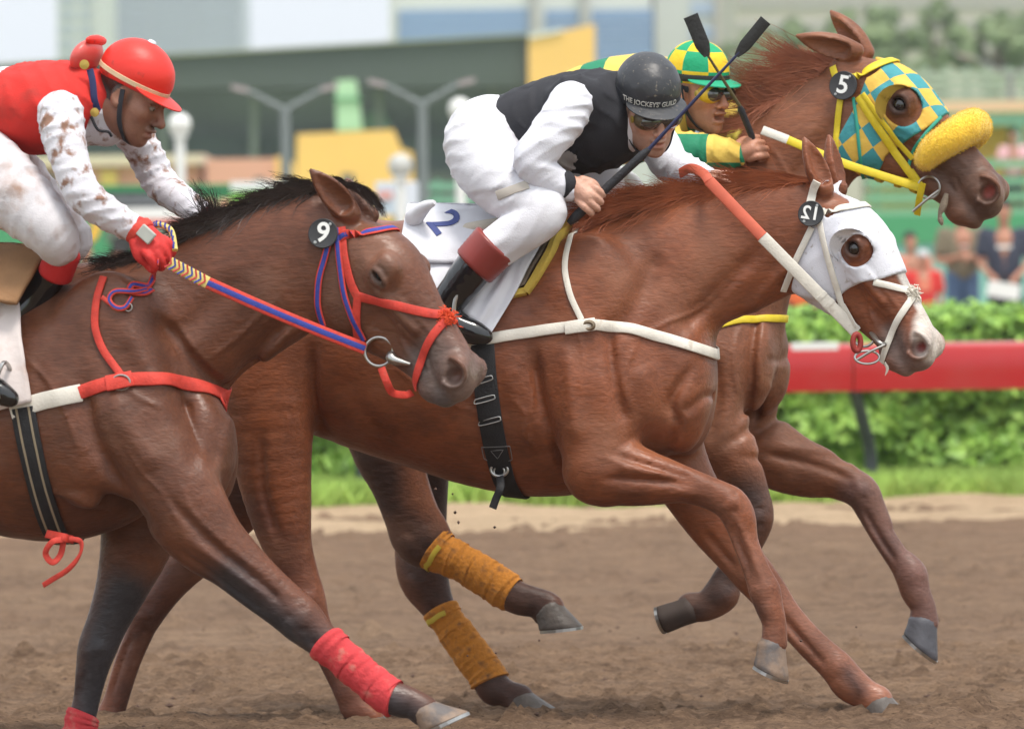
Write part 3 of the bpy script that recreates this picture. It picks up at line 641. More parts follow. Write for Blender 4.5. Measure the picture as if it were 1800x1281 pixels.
h.paint([(1270, 905), (1330, 985), (1360, 1110)], .05, lin(140, 90, 68), .03, ylo=-.4, yhi=0); h.paint([(1340, 1060), (1480, 1190), (1540, 1230)], .05, lin(142, 92, 70), .03, ylo=0)
h.paint([(1480, 1190), (1500, 1220)], .02, lin(70, 45, 38), .03, ylo=0); h.paint([(1345, 1055), (1355, 1070)], .02, lin(85, 55, 45), .03, ylo=-.3, yhi=0)
h.paint([(480, 900), (560, 1080), (640, 1260)], .06, lin(105, 62, 46), .04, ylo=-.4, yhi=0); h.paint([(400, 880), (250, 1090), (200, 1270)], .06, lin(88, 54, 42), .04, ylo=0)
h.paint_head((.50, 0, -.13), (.63, 0, -.13), .065, lin(120, 98, 90), .02)
h.paint_head((.28, .01, .02), (.54, .01, -.012), .042, lin(214, 206, 198), .008); h.paint_head((.54, 0, -.035), (.60, 0, -.065), .055, lin(200, 188, 178), .012)
h.paint_head((.56, -.055, -.05), (.61, -.045, -.065), .034, lin(196, 182, 172), .014)
h.paint_head((.588, -.045, -.083), (.588, .045, -.083), .017, lin(120, 52, 48), .008)
h.paint_head((.2, -.1, -.03), (.2, .1, -.03), .034, lin(66, 42, 32), .018)
# ------------------------------------------------ horse wearing 9 (near)
H9 = Horse('racehorse', 300, -1.0, 12, 'dark bay racehorse in a red and blue bridle, nearest of the three')
h = H9
h.part([(245, 600, 255, 860, 0, .15), (160, 505, 205, 905, 0, .195), (70, 488, 140, 948, 0, .225), (-20, 494, 10, 935, 0, .255), (-110, 494, -110, 905, 0, .275), (-210, 488, -220, 872, 0, .28), (-310, 478, -325, 840, 0, .265), (-410, 466, -430, 800, 0, .26), (-510, 466, -510, 760, 0, .25), (-590, 490, -580, 700, 0, .21), (-640, 540, -630, 640, 0, .13)], .06)
h.part([(548, 336, 532, 566, 0, .068), (478, 352, 470, 606, 0, .075), (400, 388, 425, 640, 0, .085), (318, 430, 380, 680, 0, .105), (232, 458, 320, 745, 0, .14), (165, 478, 250, 830, 0, .16)], .06)
h.bump(355, 790, -.08, (.085, .085, .15), .05); h.bump(365, 800, .09, (.08, .085, .15), .05)
h.bump(240, 760, -.165, (.11, .065, .16), .06); h.bump(150, 770, -.19, (.09, .055, .18), .06)
h.bump(270, 760, .165, (.10, .06, .15), .06); h.bump(150, 770, .19, (.09, .055, .17), .06)
h.bump(190, 600, -.15, (.13, .05, .18), .08); h.bump(190, 600, .15, (.12, .05, .17), .08); h.bump(150, 500, 0, (.14, .05, .05), .05)
NF9 = [(150, 760, 330, 760, -.17, .08), (245, 915, 378, 830, -.18, .08), (300, 965, 418, 915, -.18, .07), (355, 998, 452, 962, -.175, .058), (415, 1044, 498, 1012, -.17, .047), (460, 1078, 535, 1046, -.165, .043), (490, 1098, 566, 1078, -.16, .044), (525, 1128, 585, 1102, -.16, .036), (570, 1162, 612, 1128, -.16, .030), (618, 1204, 655, 1166, -.16, .029), (662, 1240, 705, 1205, -.16, .036), (684, 1250, 728, 1212, -.16, .038), (706, 1252, 748, 1222, -.16, .033), (722, 1264, 766, 1232, -.16, .036)]
h.part(NF9, .04)
FF9 = [(170, 800, 330, 800, .15, .08), (178, 930, 310, 930, .16, .075), (172, 1010, 270, 1015, .16, .058), (155, 1085, 228, 1090, .155, .046), (138, 1135, 205, 1140, .15, .044), (134, 1175, 190, 1178, .15, .037), (130, 1225, 176, 1227, .15, .03), (118, 1275, 166, 1278, .15, .034), (118, 1300, 172, 1306, .15, .037), (150, 1318, 190, 1330, .15, .033)]
h.part(FF9, .04)
NH9 = [(-610, 560, -420, 660, -.14, .13), (-580, 730, -400, 780, -.17, .11), (-570, 870, -440, 890, -.175, .085), (-570, 970, -480, 1000, -.165, .052), (-560, 1060, -500, 1070, -.16, .043), (-530, 1140, -486, 1130, -.16, .03), (-490, 1230, -446, 1215, -.16, .032), (-470, 1262, -420, 1250, -.16, .035), (-430, 1290, -400, 1268, -.16, .032)]
h.part(NH9, .05)
FH9 = [(-610, 560, -420, 660, .14, .13), (-640, 730, -470, 800, .16, .10), (-690, 880, -580, 920, .16, .07), (-760, 1000, -690, 1030, .155, .045), (-770, 1060, -712, 1060, .15, .042), (-760, 1130, -716, 1130, .15, .03), (-745, 1230, -700, 1230, .15, .032), (-742, 1265, -690, 1270, .15, .036), (-720, 1295, -690, 1300, .15, .032)]
h.part(FH9, .05)
F = h.solve_head((668, 482), (797, 655), .95, .28, asp=(.9, 1.1, 1.22))
head_sdf(h.S, F, ears=((-.6, -.28, .72), (-.5, .5, .6)), opens=((.3, -1, .0), (.8, -.3, .2)), lid=.5)
for pts, a, w_ in (([(250, 540), (300, 610), (350, 670), (385, 720)], -.012, .02), ([(215, 560), (260, 640), (300, 690)], .008, .03), ([(150, 650), (170, 760), (240, 880), (275, 935)], -.015, .024), ([(300, 690), (330, 760), (350, 830)], -.009, .02),
                   ([(390, 700), (385, 780), (378, 840)], .006, .014), ([(200, 690), (240, 760), (290, 830)], .010, .035), ([(520, 560), (450, 620), (400, 690)], .009, .02), ([(480, 560), (420, 620), (370, 690)], -.010, .02),
                   ([(400, 480), (330, 560), (280, 600)], -.008, .035), ([(60, 560), (100, 650), (130, 720)], .005, .05), ([(110, 850), (180, 870), (250, 900)], -.006, .02)):
    h.groove(pts, a, w_)
for pts, a, w_ in (([(300, 860), (380, 950), (470, 1030), (500, 1060)], -.008, .011), ([(330, 935), (420, 1005), (480, 1050)], .006, .011), ([(320, 960), (400, 1020), (470, 1075)], -.007, .01)):
    h.groove(pts, a, w_, l=-.18, ylo=-.4, yhi=-.06)
CB9 = lin(101, 59, 39); BL = lin(58, 54, 56)
h.paint([(440, 1020), (500, 1080), (560, 1120), (740, 1250)], .06, BL, .05, ylo=-.4, yhi=0); h.paint([(200, 1050), (160, 1150), (140, 1300)], .07, BL, .05, ylo=0)
h.paint([(-520, 1060), (-440, 1270)], .07, BL, .05, ylo=-.4, yhi=0); h.paint([(-740, 1040), (-720, 1300)], .07, BL, .05, ylo=0)
h.paint_head((.48, 0, -.11), (.63, 0, -.11), .075, lin(98, 86, 82), .035); h.paint_head((.55, 0, -.17), (.6, 0, -.17), .04, lin(92, 86, 86), .02)
h.paint_head((.588, -.045, -.083), (.588, .045, -.083), .017, lin(78, 46, 42), .008); h.paint_head((.2, -.1, -.03), (.2, .1, -.03), .03, lin(84, 60, 50), .02); h.paint_head((.178, -.106, -.041), (.232, -.104, -.044), .009, lin(40, 32, 30), .006)
# ------------------------------------------------ horse with the chequered hood (far)
H5 = Horse('racehorse', 1100, 0.88, 13, 'chestnut racehorse in a yellow and teal chequered hood, farthest of the three')
h = H5
h.part([(1235, 470, 1250, 720, 0, .15), (1165, 390, 1205, 772, 0, .195), (1080, 360, 1110, 815, 0, .225), (1000, 368, 1000, 820, 0, .25), (920, 372, 900, 805, 0, .265), (840, 380, 820, 785, 0, .265), (770, 384, 740, 760, 0, .255), (700, 392, 670, 735, 0, .25), (640, 400, 620, 700, 0, .23), (590, 425, 585, 640, 0, .18)], .06)
h.part([(1455, 128, 1450, 318, 0, .066), (1400, 165, 1412, 375, 0, .074), (1335, 225, 1370, 450, 0, .086), (1262, 285, 1330, 535, 0, .105), (1195, 320, 1285, 620, 0, .14), (1130, 345, 1220, 700, 0, .16)], .06)
h.bump(1310, 640, -.09, (.08, .085, .15), .04); h.bump(1345, 640, .085, (.075, .085, .15), .04)
h.bump(1240, 640, -.165, (.09, .06, .14), .06); h.bump(1265, 640, .165, (.09, .06, .14), .06); h.bump(1140, 380, 0, (.13, .05, .05), .05)
FF5 = [(1230, 660, 1362, 660, .14, .075), (1255, 780, 1372, 735, .16, .075), (1310, 825, 1415, 775, .16, .065), (1375, 852, 1455, 798, .16, .053), (1440, 862, 1495, 822, .155, .043), (1490, 884, 1535, 842, .15, .044), (1505, 904, 1552, 876, .15, .038), (1530, 945, 1574, 928, .15, .029), (1562, 995, 1604, 972, .15, .029), (1575, 1020, 1628, 1000, .15, .035), (1584, 1046, 1634, 1032, .15, .036), (1600, 1068, 1644, 1062, .15, .031), (1598, 1090, 1650, 1094, .15, .036)]
h.part(FF5, .04)
NF5 = [(1180, 640, 1300, 660, -.15, .075), (1200, 760, 1320, 740, -.16, .075), (1240, 830, 1335, 800, -.16, .062), (1280, 880, 1348, 850, -.155, .050), (1302, 920, 1358, 898, -.15, .046), (1296, 950, 1342, 955, -.15, .040), (1274, 978, 1318, 998, -.15, .030), (1252, 1010, 1298, 1032, -.15, .030), (1240, 1030, 1296, 1058, -.15, .036), (1222, 1046, 1262, 1082, -.15, .034), (1206, 1042, 1222, 1092, -.15, .034)]
h.part(NF5, .04)
NH5 = [(590, 480, 740, 540, -.13, .12), (600, 640, 740, 680, -.16, .10), (610, 760, 735, 770, -.165, .08), (652, 850, 752, 845, -.16, .058), (676, 910, 772, 905, -.155, .048), (690, 948, 792, 938, -.15, .044), (745, 988, 800, 950, -.15, .034), (790, 1008, 830, 968, -.15, .029), (840, 1040, 880, 996, -.15, .029), (884, 1068, 922, 1026, -.15, .034), (905, 1074, 945, 1036, -.15, .036), (934, 1078, 965, 1040, -.15, .032), (938, 1090, 985, 1050, -.15, .036)]
h.part(NH5, .05)
FH5 = [(590, 480, 740, 540, .13, .12), (640, 640, 780, 690, .16, .10), (690, 760, 790, 780, .165, .08), (700, 870, 786, 880, .16, .055), (694, 960, 784, 960, .155, .047), (700, 1012, 788, 1012, .15, .043), (728, 1052, 795, 1050, .15, .036), (760, 1095, 808, 1078, .15, .030), (795, 1150, 845, 1125, .15, .029), (828, 1196, 880, 1172, .15, .034), (842, 1222, 896, 1196, .15, .037), (872, 1234, 910, 1204, .15, .033), (888, 1244, 935, 1214, .15, .036)]
h.part(FH5, .05)
F = h.solve_head((1580, 183), (1735, 334), 1.0, .10)
head_sdf(h.S, F, ears=((-1, -.25, .30), (-.6, .2, .7)), opens=((-.2, -1, -.5), (-.6, -.6, -.2)), mouth=.012)
for pts, a, w_ in (([(1318, 520), (1316, 620), (1312, 690), (1285, 770)], -.013, .016), ([(1255, 620), (1262, 700), (1250, 780)], -.010, .018), ([(1345, 640), (1365, 620)], -.006, .014), ([(1340, 560), (1330, 640), (1325, 700)], .006, .02),
                   ([(1480, 200), (1420, 260), (1370, 330)], -.007, .025), ([(1375, 690), (1330, 740), (1270, 790)], -.010, .016), ([(1300, 800), (1400, 825), (1470, 852)], -.008, .012), ([(1530, 930), (1570, 990)], -.006, .009), ([(1330, 790), (1430, 800), (1480, 830)], .006, .014)):
    h.groove(pts, a, w_, yhi=.5)
CB5 = lin(126, 76, 50)
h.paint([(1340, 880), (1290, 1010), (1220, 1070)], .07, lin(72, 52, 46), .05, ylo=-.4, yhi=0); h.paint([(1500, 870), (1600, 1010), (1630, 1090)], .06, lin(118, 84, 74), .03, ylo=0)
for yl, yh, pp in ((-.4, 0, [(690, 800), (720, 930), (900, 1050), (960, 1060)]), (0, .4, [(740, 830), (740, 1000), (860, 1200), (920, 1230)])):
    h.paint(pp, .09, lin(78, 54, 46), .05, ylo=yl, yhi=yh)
h.paint_head((.46, 0, -.10), (.63, 0, -.11), .085, lin(100, 74, 62), .035); h.paint_head((.588, -.045, -.083), (.588, .045, -.083), .016, lin(160, 66, 60), .008)
h.paint_head((.2, -.1, -.03), (.2, .1, -.03), .034, lin(62, 42, 33), .018)

def leg_relief(h, rows, knee, fet, side):
    """tendon groove behind the cannon bone, bony knee and fetlock"""
    C = np.array(h.rows(rows)); ylo, yhi = (-.5, -.02) if side < 0 else (.02, .5); pts = []; pts2 = []
    for i in range(knee, fet + 1):
        c = C[i]; T = C[min(i + 1, len(C) - 1)] - C[max(i - 1, 0)]; t2 = nrm(T[:2]); b = np.array([t2[1], -t2[0]]); b = b if b[0] < 0 else -b
        pts.append(c[:2] + b * c[2] * .25); pts2.append(c[:2] + b * c[2] * .68)
    h.S.stroke(pts, -.0085, .0075, ylo, yhi); h.S.stroke(pts2, .003, .008, ylo, yhi)
    k = C[knee - 1]; h.S.ell((k[0], k[3], k[1]), (k[2] * .82, k[4] + .006, k[2] * .95), .012)
    for dx, dz in ((.3, .45), (.3, -.45), (-.3, .1)): h.S.stroke([(k[0] + dx * k[2] - .012, k[1] + dz * k[2]), (k[0] + dx * k[2], k[1] + dz * k[2] + .004), (k[0] + dx * k[2] + .012, k[1] + dz * k[2])], -.004, .007, ylo, yhi)
    f = C[fet + 1]; h.S.ell((f[0], f[3], f[1]), (f[2] * .9, f[4] + .004, f[2] * .9), .012)
leg_relief(H12, NF12, 7, 9, -1); leg_relief(H12, FF12, 6, 8, 1); leg_relief(H12, NH12, 7, 8, -1); leg_relief(H12, FH12, 6, 8, 1)
leg_relief(H9, NF9, 7, 9, -1); leg_relief(H9, FF9, 5, 6, 1); leg_relief(H5, FF5, 6, 8, 1); leg_relief(H5, NF5, 5, 7, -1); leg_relief(H5, NH5, 6, 8, -1); leg_relief(H5, FH5, 6, 8, 1)
def veins(h, lists, amp=.0045, wid=.0055, l=-.2):
    for pts in lists: h.groove(pts, amp / 1.4, wid, l=l)
veins(H12, [[(700, 640), (760, 690), (830, 720), (900, 740)], [(905, 700), (925, 725), (920, 760), (940, 790)], [(660, 560), (720, 600), (800, 610)], [(1010, 560), (1030, 620), (1025, 690)], [(1120, 600), (1100, 660), (1110, 720)], [(1290, 470), (1220, 540), (1160, 570), (1110, 600)], [(930, 640), (940, 700), (930, 760), (950, 820)]])
veins(H12, [[(1050, 800), (1120, 815), (1200, 838)], [(1100, 850), (1180, 858), (1250, 872)]], .003, .005, -.18)
veins(H9, [[(40, 620), (100, 680), (130, 740), (150, 800)], [(230, 780), (260, 830), (300, 870), (330, 930)], [(200, 640), (240, 690), (300, 720)], [(470, 520), (400, 590), (340, 640)], [(320, 830), (350, 900), (420, 970), (470, 1010)], [(70, 860), (140, 880), (200, 920)], [(290, 560), (330, 620), (360, 660)]])
veins(H5, [[(1340, 250), (1380, 320), (1400, 380)], [(1300, 560), (1290, 640), (1300, 700)], [(1340, 580), (1350, 650), (1340, 700)]])
def horse_body(h, base, m, res=.0082):
    hx = [h.F.out(p) for p in ((-.05, 0, .18), (.66, 0, -.18), (.66, 0, .0), (-.1, 0, -.2))]
    xs = [p[0] for p in hx]; zs = [p[2] for p in hx]
    fx = (min(xs) - .02, max(xs) + .03, .0048); fz = (min(zs) - .02, max(zs) + .02, .0052); fy = (h.F.o[1] - .28, h.F.o[1] + .15, .0062)
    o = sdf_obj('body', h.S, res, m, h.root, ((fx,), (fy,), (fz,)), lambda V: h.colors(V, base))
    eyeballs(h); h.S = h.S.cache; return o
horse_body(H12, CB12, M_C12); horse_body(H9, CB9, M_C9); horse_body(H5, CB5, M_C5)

# hooves
hoof(H12, (1384, 1128), (1325, 1130), (1386, 1196), (1322, 1165), -.16, M_HOOFP); hoof(H12, (1566, 1216), (1512, 1252), (1606, 1262), (1522, 1283), .15, M_HOOF)
hoof(H12, (676, 1256), (632, 1278), (708, 1296), (640, 1300), -.16); hoof(H12, (222, 1280), (180, 1280), (262, 1312), (190, 1310), .15)
hoof(H9, (766, 1230), (724, 1262), (823, 1250), (738, 1290), -.16, M_HOOFP); hoof(H9, (192, 1322), (146, 1322), (236, 1348), (152, 1348), .15)
hoof(H9, (-400, 1266), (-440, 1290), (-372, 1310), (-440, 1310), -.16); hoof(H9, (-690, 1296), (-732, 1296), (-650, 1320), (-725, 1320), .15)
hoof(H5, (1652, 1092), (1590, 1084), (1648, 1162), (1585, 1108), .15, mat('hoof_slate', lin(84, 84, 90), .5, noise=.25, bump=.2)); hoof(H5, (1228, 1096), (1204, 1040), (1172, 1112), (1156, 1060), -.15, mat('hoof_dark', lin(66, 54, 48), .7, noise=.2))
hoof(H5, (985, 1050), (936, 1088), (1024, 1100), (945, 1108), -.15); hoof(H5, (935, 1212), (888, 1244), (988, 1252), (900, 1262), .15)
# bandages
bandage(H5, 'leg_bandage', NH5, .475, .745, M_ORANGE, 'orange wrapped bandage on the raised hind leg of the farthest horse', 13, tape=M_TAPE)
bandage(H5, 'leg_bandage', FH5, .545, .79, M_ORANGE, 'orange wrapped bandage on the lower hind leg, hoof near the dirt', 12, tape=M_TAPE)
bandage(H9, 'leg_bandage', NF9, .57, .80, M_REDB, 'red bandage on the long outstretched foreleg of the nearest horse', 10)
bandage(H9, 'leg_bandage', FF9, .72, .90, M_REDB, 'red bandage at the bottom left edge, on the straight dark foreleg', 8)
# manes and forelocks
M_MANE12 = mat('mane_chestnut', lin(165, 92, 58), .5, noise=.35, nscale=14, stretch=(1, 1, 1)); M_MANE9 = mat('mane_black', lin(56, 46, 43), .4, noise=.3); M_MANE5 = mat('mane_red', lin(172, 108, 82), .5, noise=.3, nscale=14)
mane(H12, [(1425, 314), (1380, 322), (1300, 328), (1200, 346), (1110, 372), (1060, 388)], [(-1, -.25, .12), (-1, -.3, .16), (-1, -.35, .14), (-1, -.4, .16), (-.9, -.5, .22), (-.6, -.6, .3)], 6500, .17, M_MANE12, spread=.20, grav=.22, lat=.020, seed=3, curl=.10, thick=.0011)
mane(H12, [(1440, 318), (1455, 318)], [(-.9, -.2, .1), (-.3, -.4, .1)], 250, .06, M_MANE12, name='forelock', spread=.2, grav=.4, seed=31, thick=.0011)
mane(H9, [(585, 324), (520, 339), (440, 366), (360, 404), (280, 444), (190, 472)], [(-1, -.3, .04), (-1, -.4, .03), (-1, -.5, .02), (-.9, -.5, .2), (-1, -.6, .0), (-1, -.6, -.05)], 6000, .125, M_MANE9, spread=.20, grav=.22, lat=.022, seed=5, curl=.10, thick=.0011)
mane(H9, [(395, 392), (370, 402)], [(-.5, -.1, .9), (-.2, -.1, 1)], 220, .13, M_MANE9, name='mane_wisp', spread=.3, grav=.1, seed=15, thick=.0009)
mane(H9, [(596, 318), (630, 328)], [(-.3, -.1, .2), (.7, -.1, -.2)], 600, .085, M_MANE9, name='forelock', spread=.16, grav=.5, seed=9, lat=.03, thick=.0011)
mane(H5, [(1478, 104), (1440, 128), (1390, 172), (1345, 216)], [(-1, -.1, .22), (-1, -.1, .30), (-1, -.1, .10), (-1, -.1, -.05)], 2800, .20, M_MANE5, spread=.24, grav=.0, lat=.014, seed=6, curl=.14, thick=.0012)
mane(H5, [(1350, 225), (1300, 265), (1250, 298)], [(-1, -.5, -.1), (-1, -.5, -.2), (-1, -.4, -.2)], 1400, .08, M_MANE5, name='mane_base', spread=.15, grav=.2, lat=.014, seed=16, curl=.1, thick=.0012)
# tails
M_TAIL12 = M_MANE12
mane(H12, [(312, 470), (304, 500)], [(-1, 0, -.3), (-1, .1, -.45)], 1300, .55, M_MANE12, name='tail', spread=.10, grav=.35, lat=.018, seed=51, curl=.08, thick=.0014, seg=9)
mane(H9, [(-630, 548), (-636, 580)], [(-1, 0, -.1), (-1, .1, -.3)], 1300, .6, M_MANE9, name='tail', spread=.10, grav=.35, lat=.018, seed=52, curl=.08, thick=.0014, seg=9)
mane(H5, [(592, 450), (588, 480)], [(-1, 0, -.3), (-1, .1, -.45)], 1200, .5, M_MANE5, name='tail', spread=.10, grav=.4, lat=.018, seed=53, curl=.08, thick=.0014, seg=9)
# ================================================================ tack
def troot(h, name, label, cat, group=None):
    o = empty(name, tuple(h.o), -h.th); return tag(o, label, cat, group)
def project(S, P, it=8):
    P = np.array(P, float)
    for _ in range(it): P -= S.grad(P) * S(P)[:, None] * .8
    return P
def hits(h, pts, S=None, step=9):
    return h.hit_many(resample(np.array(pts, float), step), S)
def strap_on(h, P, width, th, m, parent, name='strap', off=.003, sm=2, S=None, close=False, stripe=None):
    S = S or h.S; P = resample(smoothp(P, sm), .010); P = project(S, P, 4); P = smoothp(P, 2); N = S.grad(P, .012); N = smoothp(N, 3); P = P + N * (off + th / 2)
    o = ribbon_mb(P, N, width, th, close=close).build(name, m, parent, angle=60)
    if stripe is not None:
        for off_, w_, ms in stripe:
            T = np.gradient(P, axis=0); T /= np.linalg.norm(T, axis=1, keepdims=True) + 1e-9; B = np.cross(N, T)
            ribbon_mb(P + B * off_ + N * (th / 2 + .0006), N, w_, .0014).build('stripe', ms, o)
    return o
def strap_px(h, pts, width, th, m, parent, **k): return strap_on(h, hits(h, pts, k.get('S')), width, th, m, parent, **k)
def mirror(h, P): q = h.F.inn(P); q[:, 1] *= -1; return h.F.out(q)
def both(h, pts, width, th, m, parent, **k):       # strap on the near cheek and its twin on the far cheek
    P = hits(h, pts, k.get('S')); a = strap_on(h, P, width, th, m, parent, **k); strap_on(h, mirror(h, P), width, th, m, parent, **k); return a
def over(h, pts, width, th, m, parent, lift=.05, down=False, **k):   # runs from the near side over the midline to the far side
    P = hits(h, pts, k.get('S')); q = h.F.inn(P[-1:])[0]; sg = -1 if down else 1
    arc = np.array([[q[0], q[1] * math.cos(t), q[2] + sg * lift * math.sin(t)] for t in np.linspace(.25, math.pi - .25, 11)])
    arc = project(k.get('S') or h.S, h.F.out(arc), 10); PP = np.vstack([P, arc, mirror(h, P)[::-1]]); return strap_on(h, PP, width, th, m, parent, **k)
def browband(h, width, th, m, parent, off=.003, dx=0.0, **k):
    n_ = [(.0, -.078, -.065), (.025, -.086, -.02), (.055, -.072, .028), (.072, -.035, .05)]; pts = n_ + [(.076, 0, .056)] + [(x, -y, z) for x, y, z in n_[::-1]]
    P = project(h.HS, h.F.out(np.array([(x + dx, y, z) for x, y, z in pts])), 10); return strap_on(h, crs(P, 6), width, th, m, parent, name='browband', S=h.HS, off=off, **k)
def ring(h, c, r, t, m, parent, name='bit_ring', nrm_=(0, -1, 0), sq=1.0):
    n = nrm(nrm_); u = nrm(np.cross(n, (0, 0, 1))); v = np.cross(n, u)
    pts = [np.array(c) + r * (math.cos(a) * u + sq * math.sin(a) * v) for a in np.linspace(0, 2 * math.pi, 28, endpoint=False)]
    return MB().tube(pts, t, 8, close=True).build(name, m, parent)
def text_mesh(txt, size, ext=.0006):
    c = bpy.data.curves.new('t', 'FONT'); c.body = txt; c.size = size; c.align_x = 'CENTER'; c.align_y = 'CENTER'; c.extrude = ext; c.offset = size * .018; c.resolution_u = 4
    o = bpy.data.objects.new('t', c); COL.objects.link(o); dg = bpy.context.evaluated_depsgraph_get(); me = bpy.data.meshes.new_from_object(o.evaluated_get(dg))
    V = np.array([v.co[:] for v in me.vertices]); F = [tuple(p.vertices) for p in me.polygons]; bpy.data.objects.remove(o); return V, F
def disc(h, px, py, r, txt, parent, size, rot=0.0, mirrored=False, tilt=(0, -1, .15), out=.012, S=None):
    p = h.hit(px, py, S); n = nrm(nrm(h.S.grad(p[None], .03)[0]) + 1.2 * np.array(tilt)); n = nrm(n); u = nrm(np.cross((0, 0, 1), n)); v = np.cross(n, u); M_ = np.stack([u, v, n], 1); c = p + n * out
    b = MB().lathe([(.001, 0), (r * .96, 0), (r, .0015), (r, .0045), (r * .95, .006), (r * .9, .0052), (.001, .0052)], 32, c, M_).build('number_disc', M_DISC, parent, angle=50)
    V, F = text_mesh(txt, size); cs, sn = math.cos(rot), math.sin(rot); V = V @ np.array([[cs, sn, 0], [-sn, cs, 0], [0, 0, 1]])
    if mirrored: V[:, 0] *= -1
    MB().add(c + (V + (0, 0, .0062)) @ M_.T, F).build('numeral', M_WHITEPAINT, b, smooth=False)
    for a in (.9, 4.0):
        MB().lathe([(.001, 0), (.004, 0), (.004, .002), (.001, .0025)], 10, c + M_ @ np.array([.78 * r * math.cos(a), .78 * r * math.sin(a), .0052]), M_).build('rivet', M_STEEL, b)
    return b
def freestrap(h, pts, width, th, m, parent, name='rein', twist=None, stripe=None, sag=0.0):
    P = crs(pts, 8); N = np.tile(nrm((0, -1, .25)), (len(P), 1)) if twist is None else np.array([nrm(x) for x in crs(twist, 8)])
    if len(N) != len(P): N = N[np.linspace(0, len(N) - 1, len(P)).astype(int)]
    if sag: P[:, 2] -= sag * np.sin(np.linspace(0, math.pi, len(P)))
    o = ribbon_mb(P, N, width, th).build(name, m, parent, angle=60)
    if stripe is not None:
        for off_, w_, ms in stripe:
            T = np.gradient(P, axis=0); T /= np.linalg.norm(T, axis=1, keepdims=True) + 1e-9; B = np.cross(N, T)
            ribbon_mb(P + B * off_ + N * (th / 2 + .0006), N, w_, .0014).build('stripe', ms, o)
    return o
def poly_sdf(P, x, z):        # signed distance to a closed 2-D polygon
    P = np.asarray(P, float); d = np.full(np.broadcast(x, z).shape, 1e9); s = np.ones_like(d)
    for i in range(len(P)):
        a, b = P[i], P[i - 1]; ex, ez = b - a; wx, wz = x - a[0], z - a[1]
        t = np.clip((wx * ex + wz * ez) / (ex * ex + ez * ez + 1e-12), 0, 1); d = np.minimum(d, (wx - ex * t) ** 2 + (wz - ez * t) ** 2)
        c1 = z >= a[1]; c2 = z < b[1]; c3 = ex * wz > ez * wx
        s = np.where((c1 & c2 & c3) | (~c1 & ~c2 & ~c3), -s, s)
    return s * np.sqrt(d)
def hood(h, name, poly, m, label, holes, off=.007, res=.0052):
    S = SDF(); head_sdf(S, h.F, ears=((0, 0, -.2), (0, 0, -.2)))
    lo, hi = S.bounds(); ax = [axis_coords(lo[i], hi[i], res) for i in range(3)]; D = S.grid(*ax)
    near = np.abs(D - off) < .02; I = np.argwhere(near); P = np.stack([ax[i][I[:, i]] for i in range(3)], 1); Q = h.F.inn(P); sc = h.F.s.mean()
    rg = poly_sdf(crs(list(poly) + [poly[0]], 4)[:-1], Q[:, 0], Q[:, 2]) * sc; Q[:, 1] = np.abs(Q[:, 1])
    for c, r in holes:
        k0 = np.linalg.norm((Q - np.array(c)) / np.array(r), axis=1); rg = np.maximum(rg, (1 - k0) * min(r) * sc)
    reg = np.full(D.shape, -.05); 
    reg[near] = rg
    D = np.maximum(D - off, reg); V, F = surface_nets(D, *ax)
    qc = h.F.inn(V); keep = S(V) > off - .014; ok = keep[F].all(1); F = F[ok]; use = np.unique(F); mp_ = np.full(len(V), -1); mp_[use] = np.arange(len(use)); V = V[use]; F = mp_[F]
    root = troot(h, name, label, 'horse hood'); o = np_mesh('hood_cloth', V, F, m, root); hm = bpy.data.meshes; return root, o
def cup(h, m, parent, c=(.165, -.104, -.034), r=(.05, .035, .055), yo=.0):
    # half bowl behind the eye, open to the front
    mb = MB(); V = []; F = []; n, k = 14, 10
    for side in (-1, 1):
        rings = []
        for sh in (1.0, .92):
            for i in range(k + 1):
                a = -math.pi / 2 + math.pi * i / k; row = []
                for j in range(n + 1):
                    b = math.pi * j / n
                    p = np.array([c[0] + .03 - r[0] * sh * math.cos(a) * math.sin(b) * 1.25, side * (abs(c[1]) - .03 + (r[1] + .034) * sh * math.sin(b) * (.35 + .65 * math.cos(a))) , c[2] + r[2] * sh * math.sin(a)]); row.append(p)
                rings.append(row)
        b0 = MB(); N = n + 1
        for row in rings: b0.v += [tuple(h.F.out(p)) for p in row]
        for s_ in (0, 1):
            for i in range(k):
                for j in range(n): o = s_ * (k + 1) * N + i * N + j; b0.f.append((o, o + 1, o + N + 1, o + N))
        half = (k + 1) * N
        for i in range(k): b0.f.append((i * N + n, (i + 1) * N + n, half + (i + 1) * N + n, half + i * N + n)); b0.f.append((i * N, (i + 1) * N, half + (i + 1) * N, half + i * N))
        b0.build('blinker_cup', m, parent, angle=70)

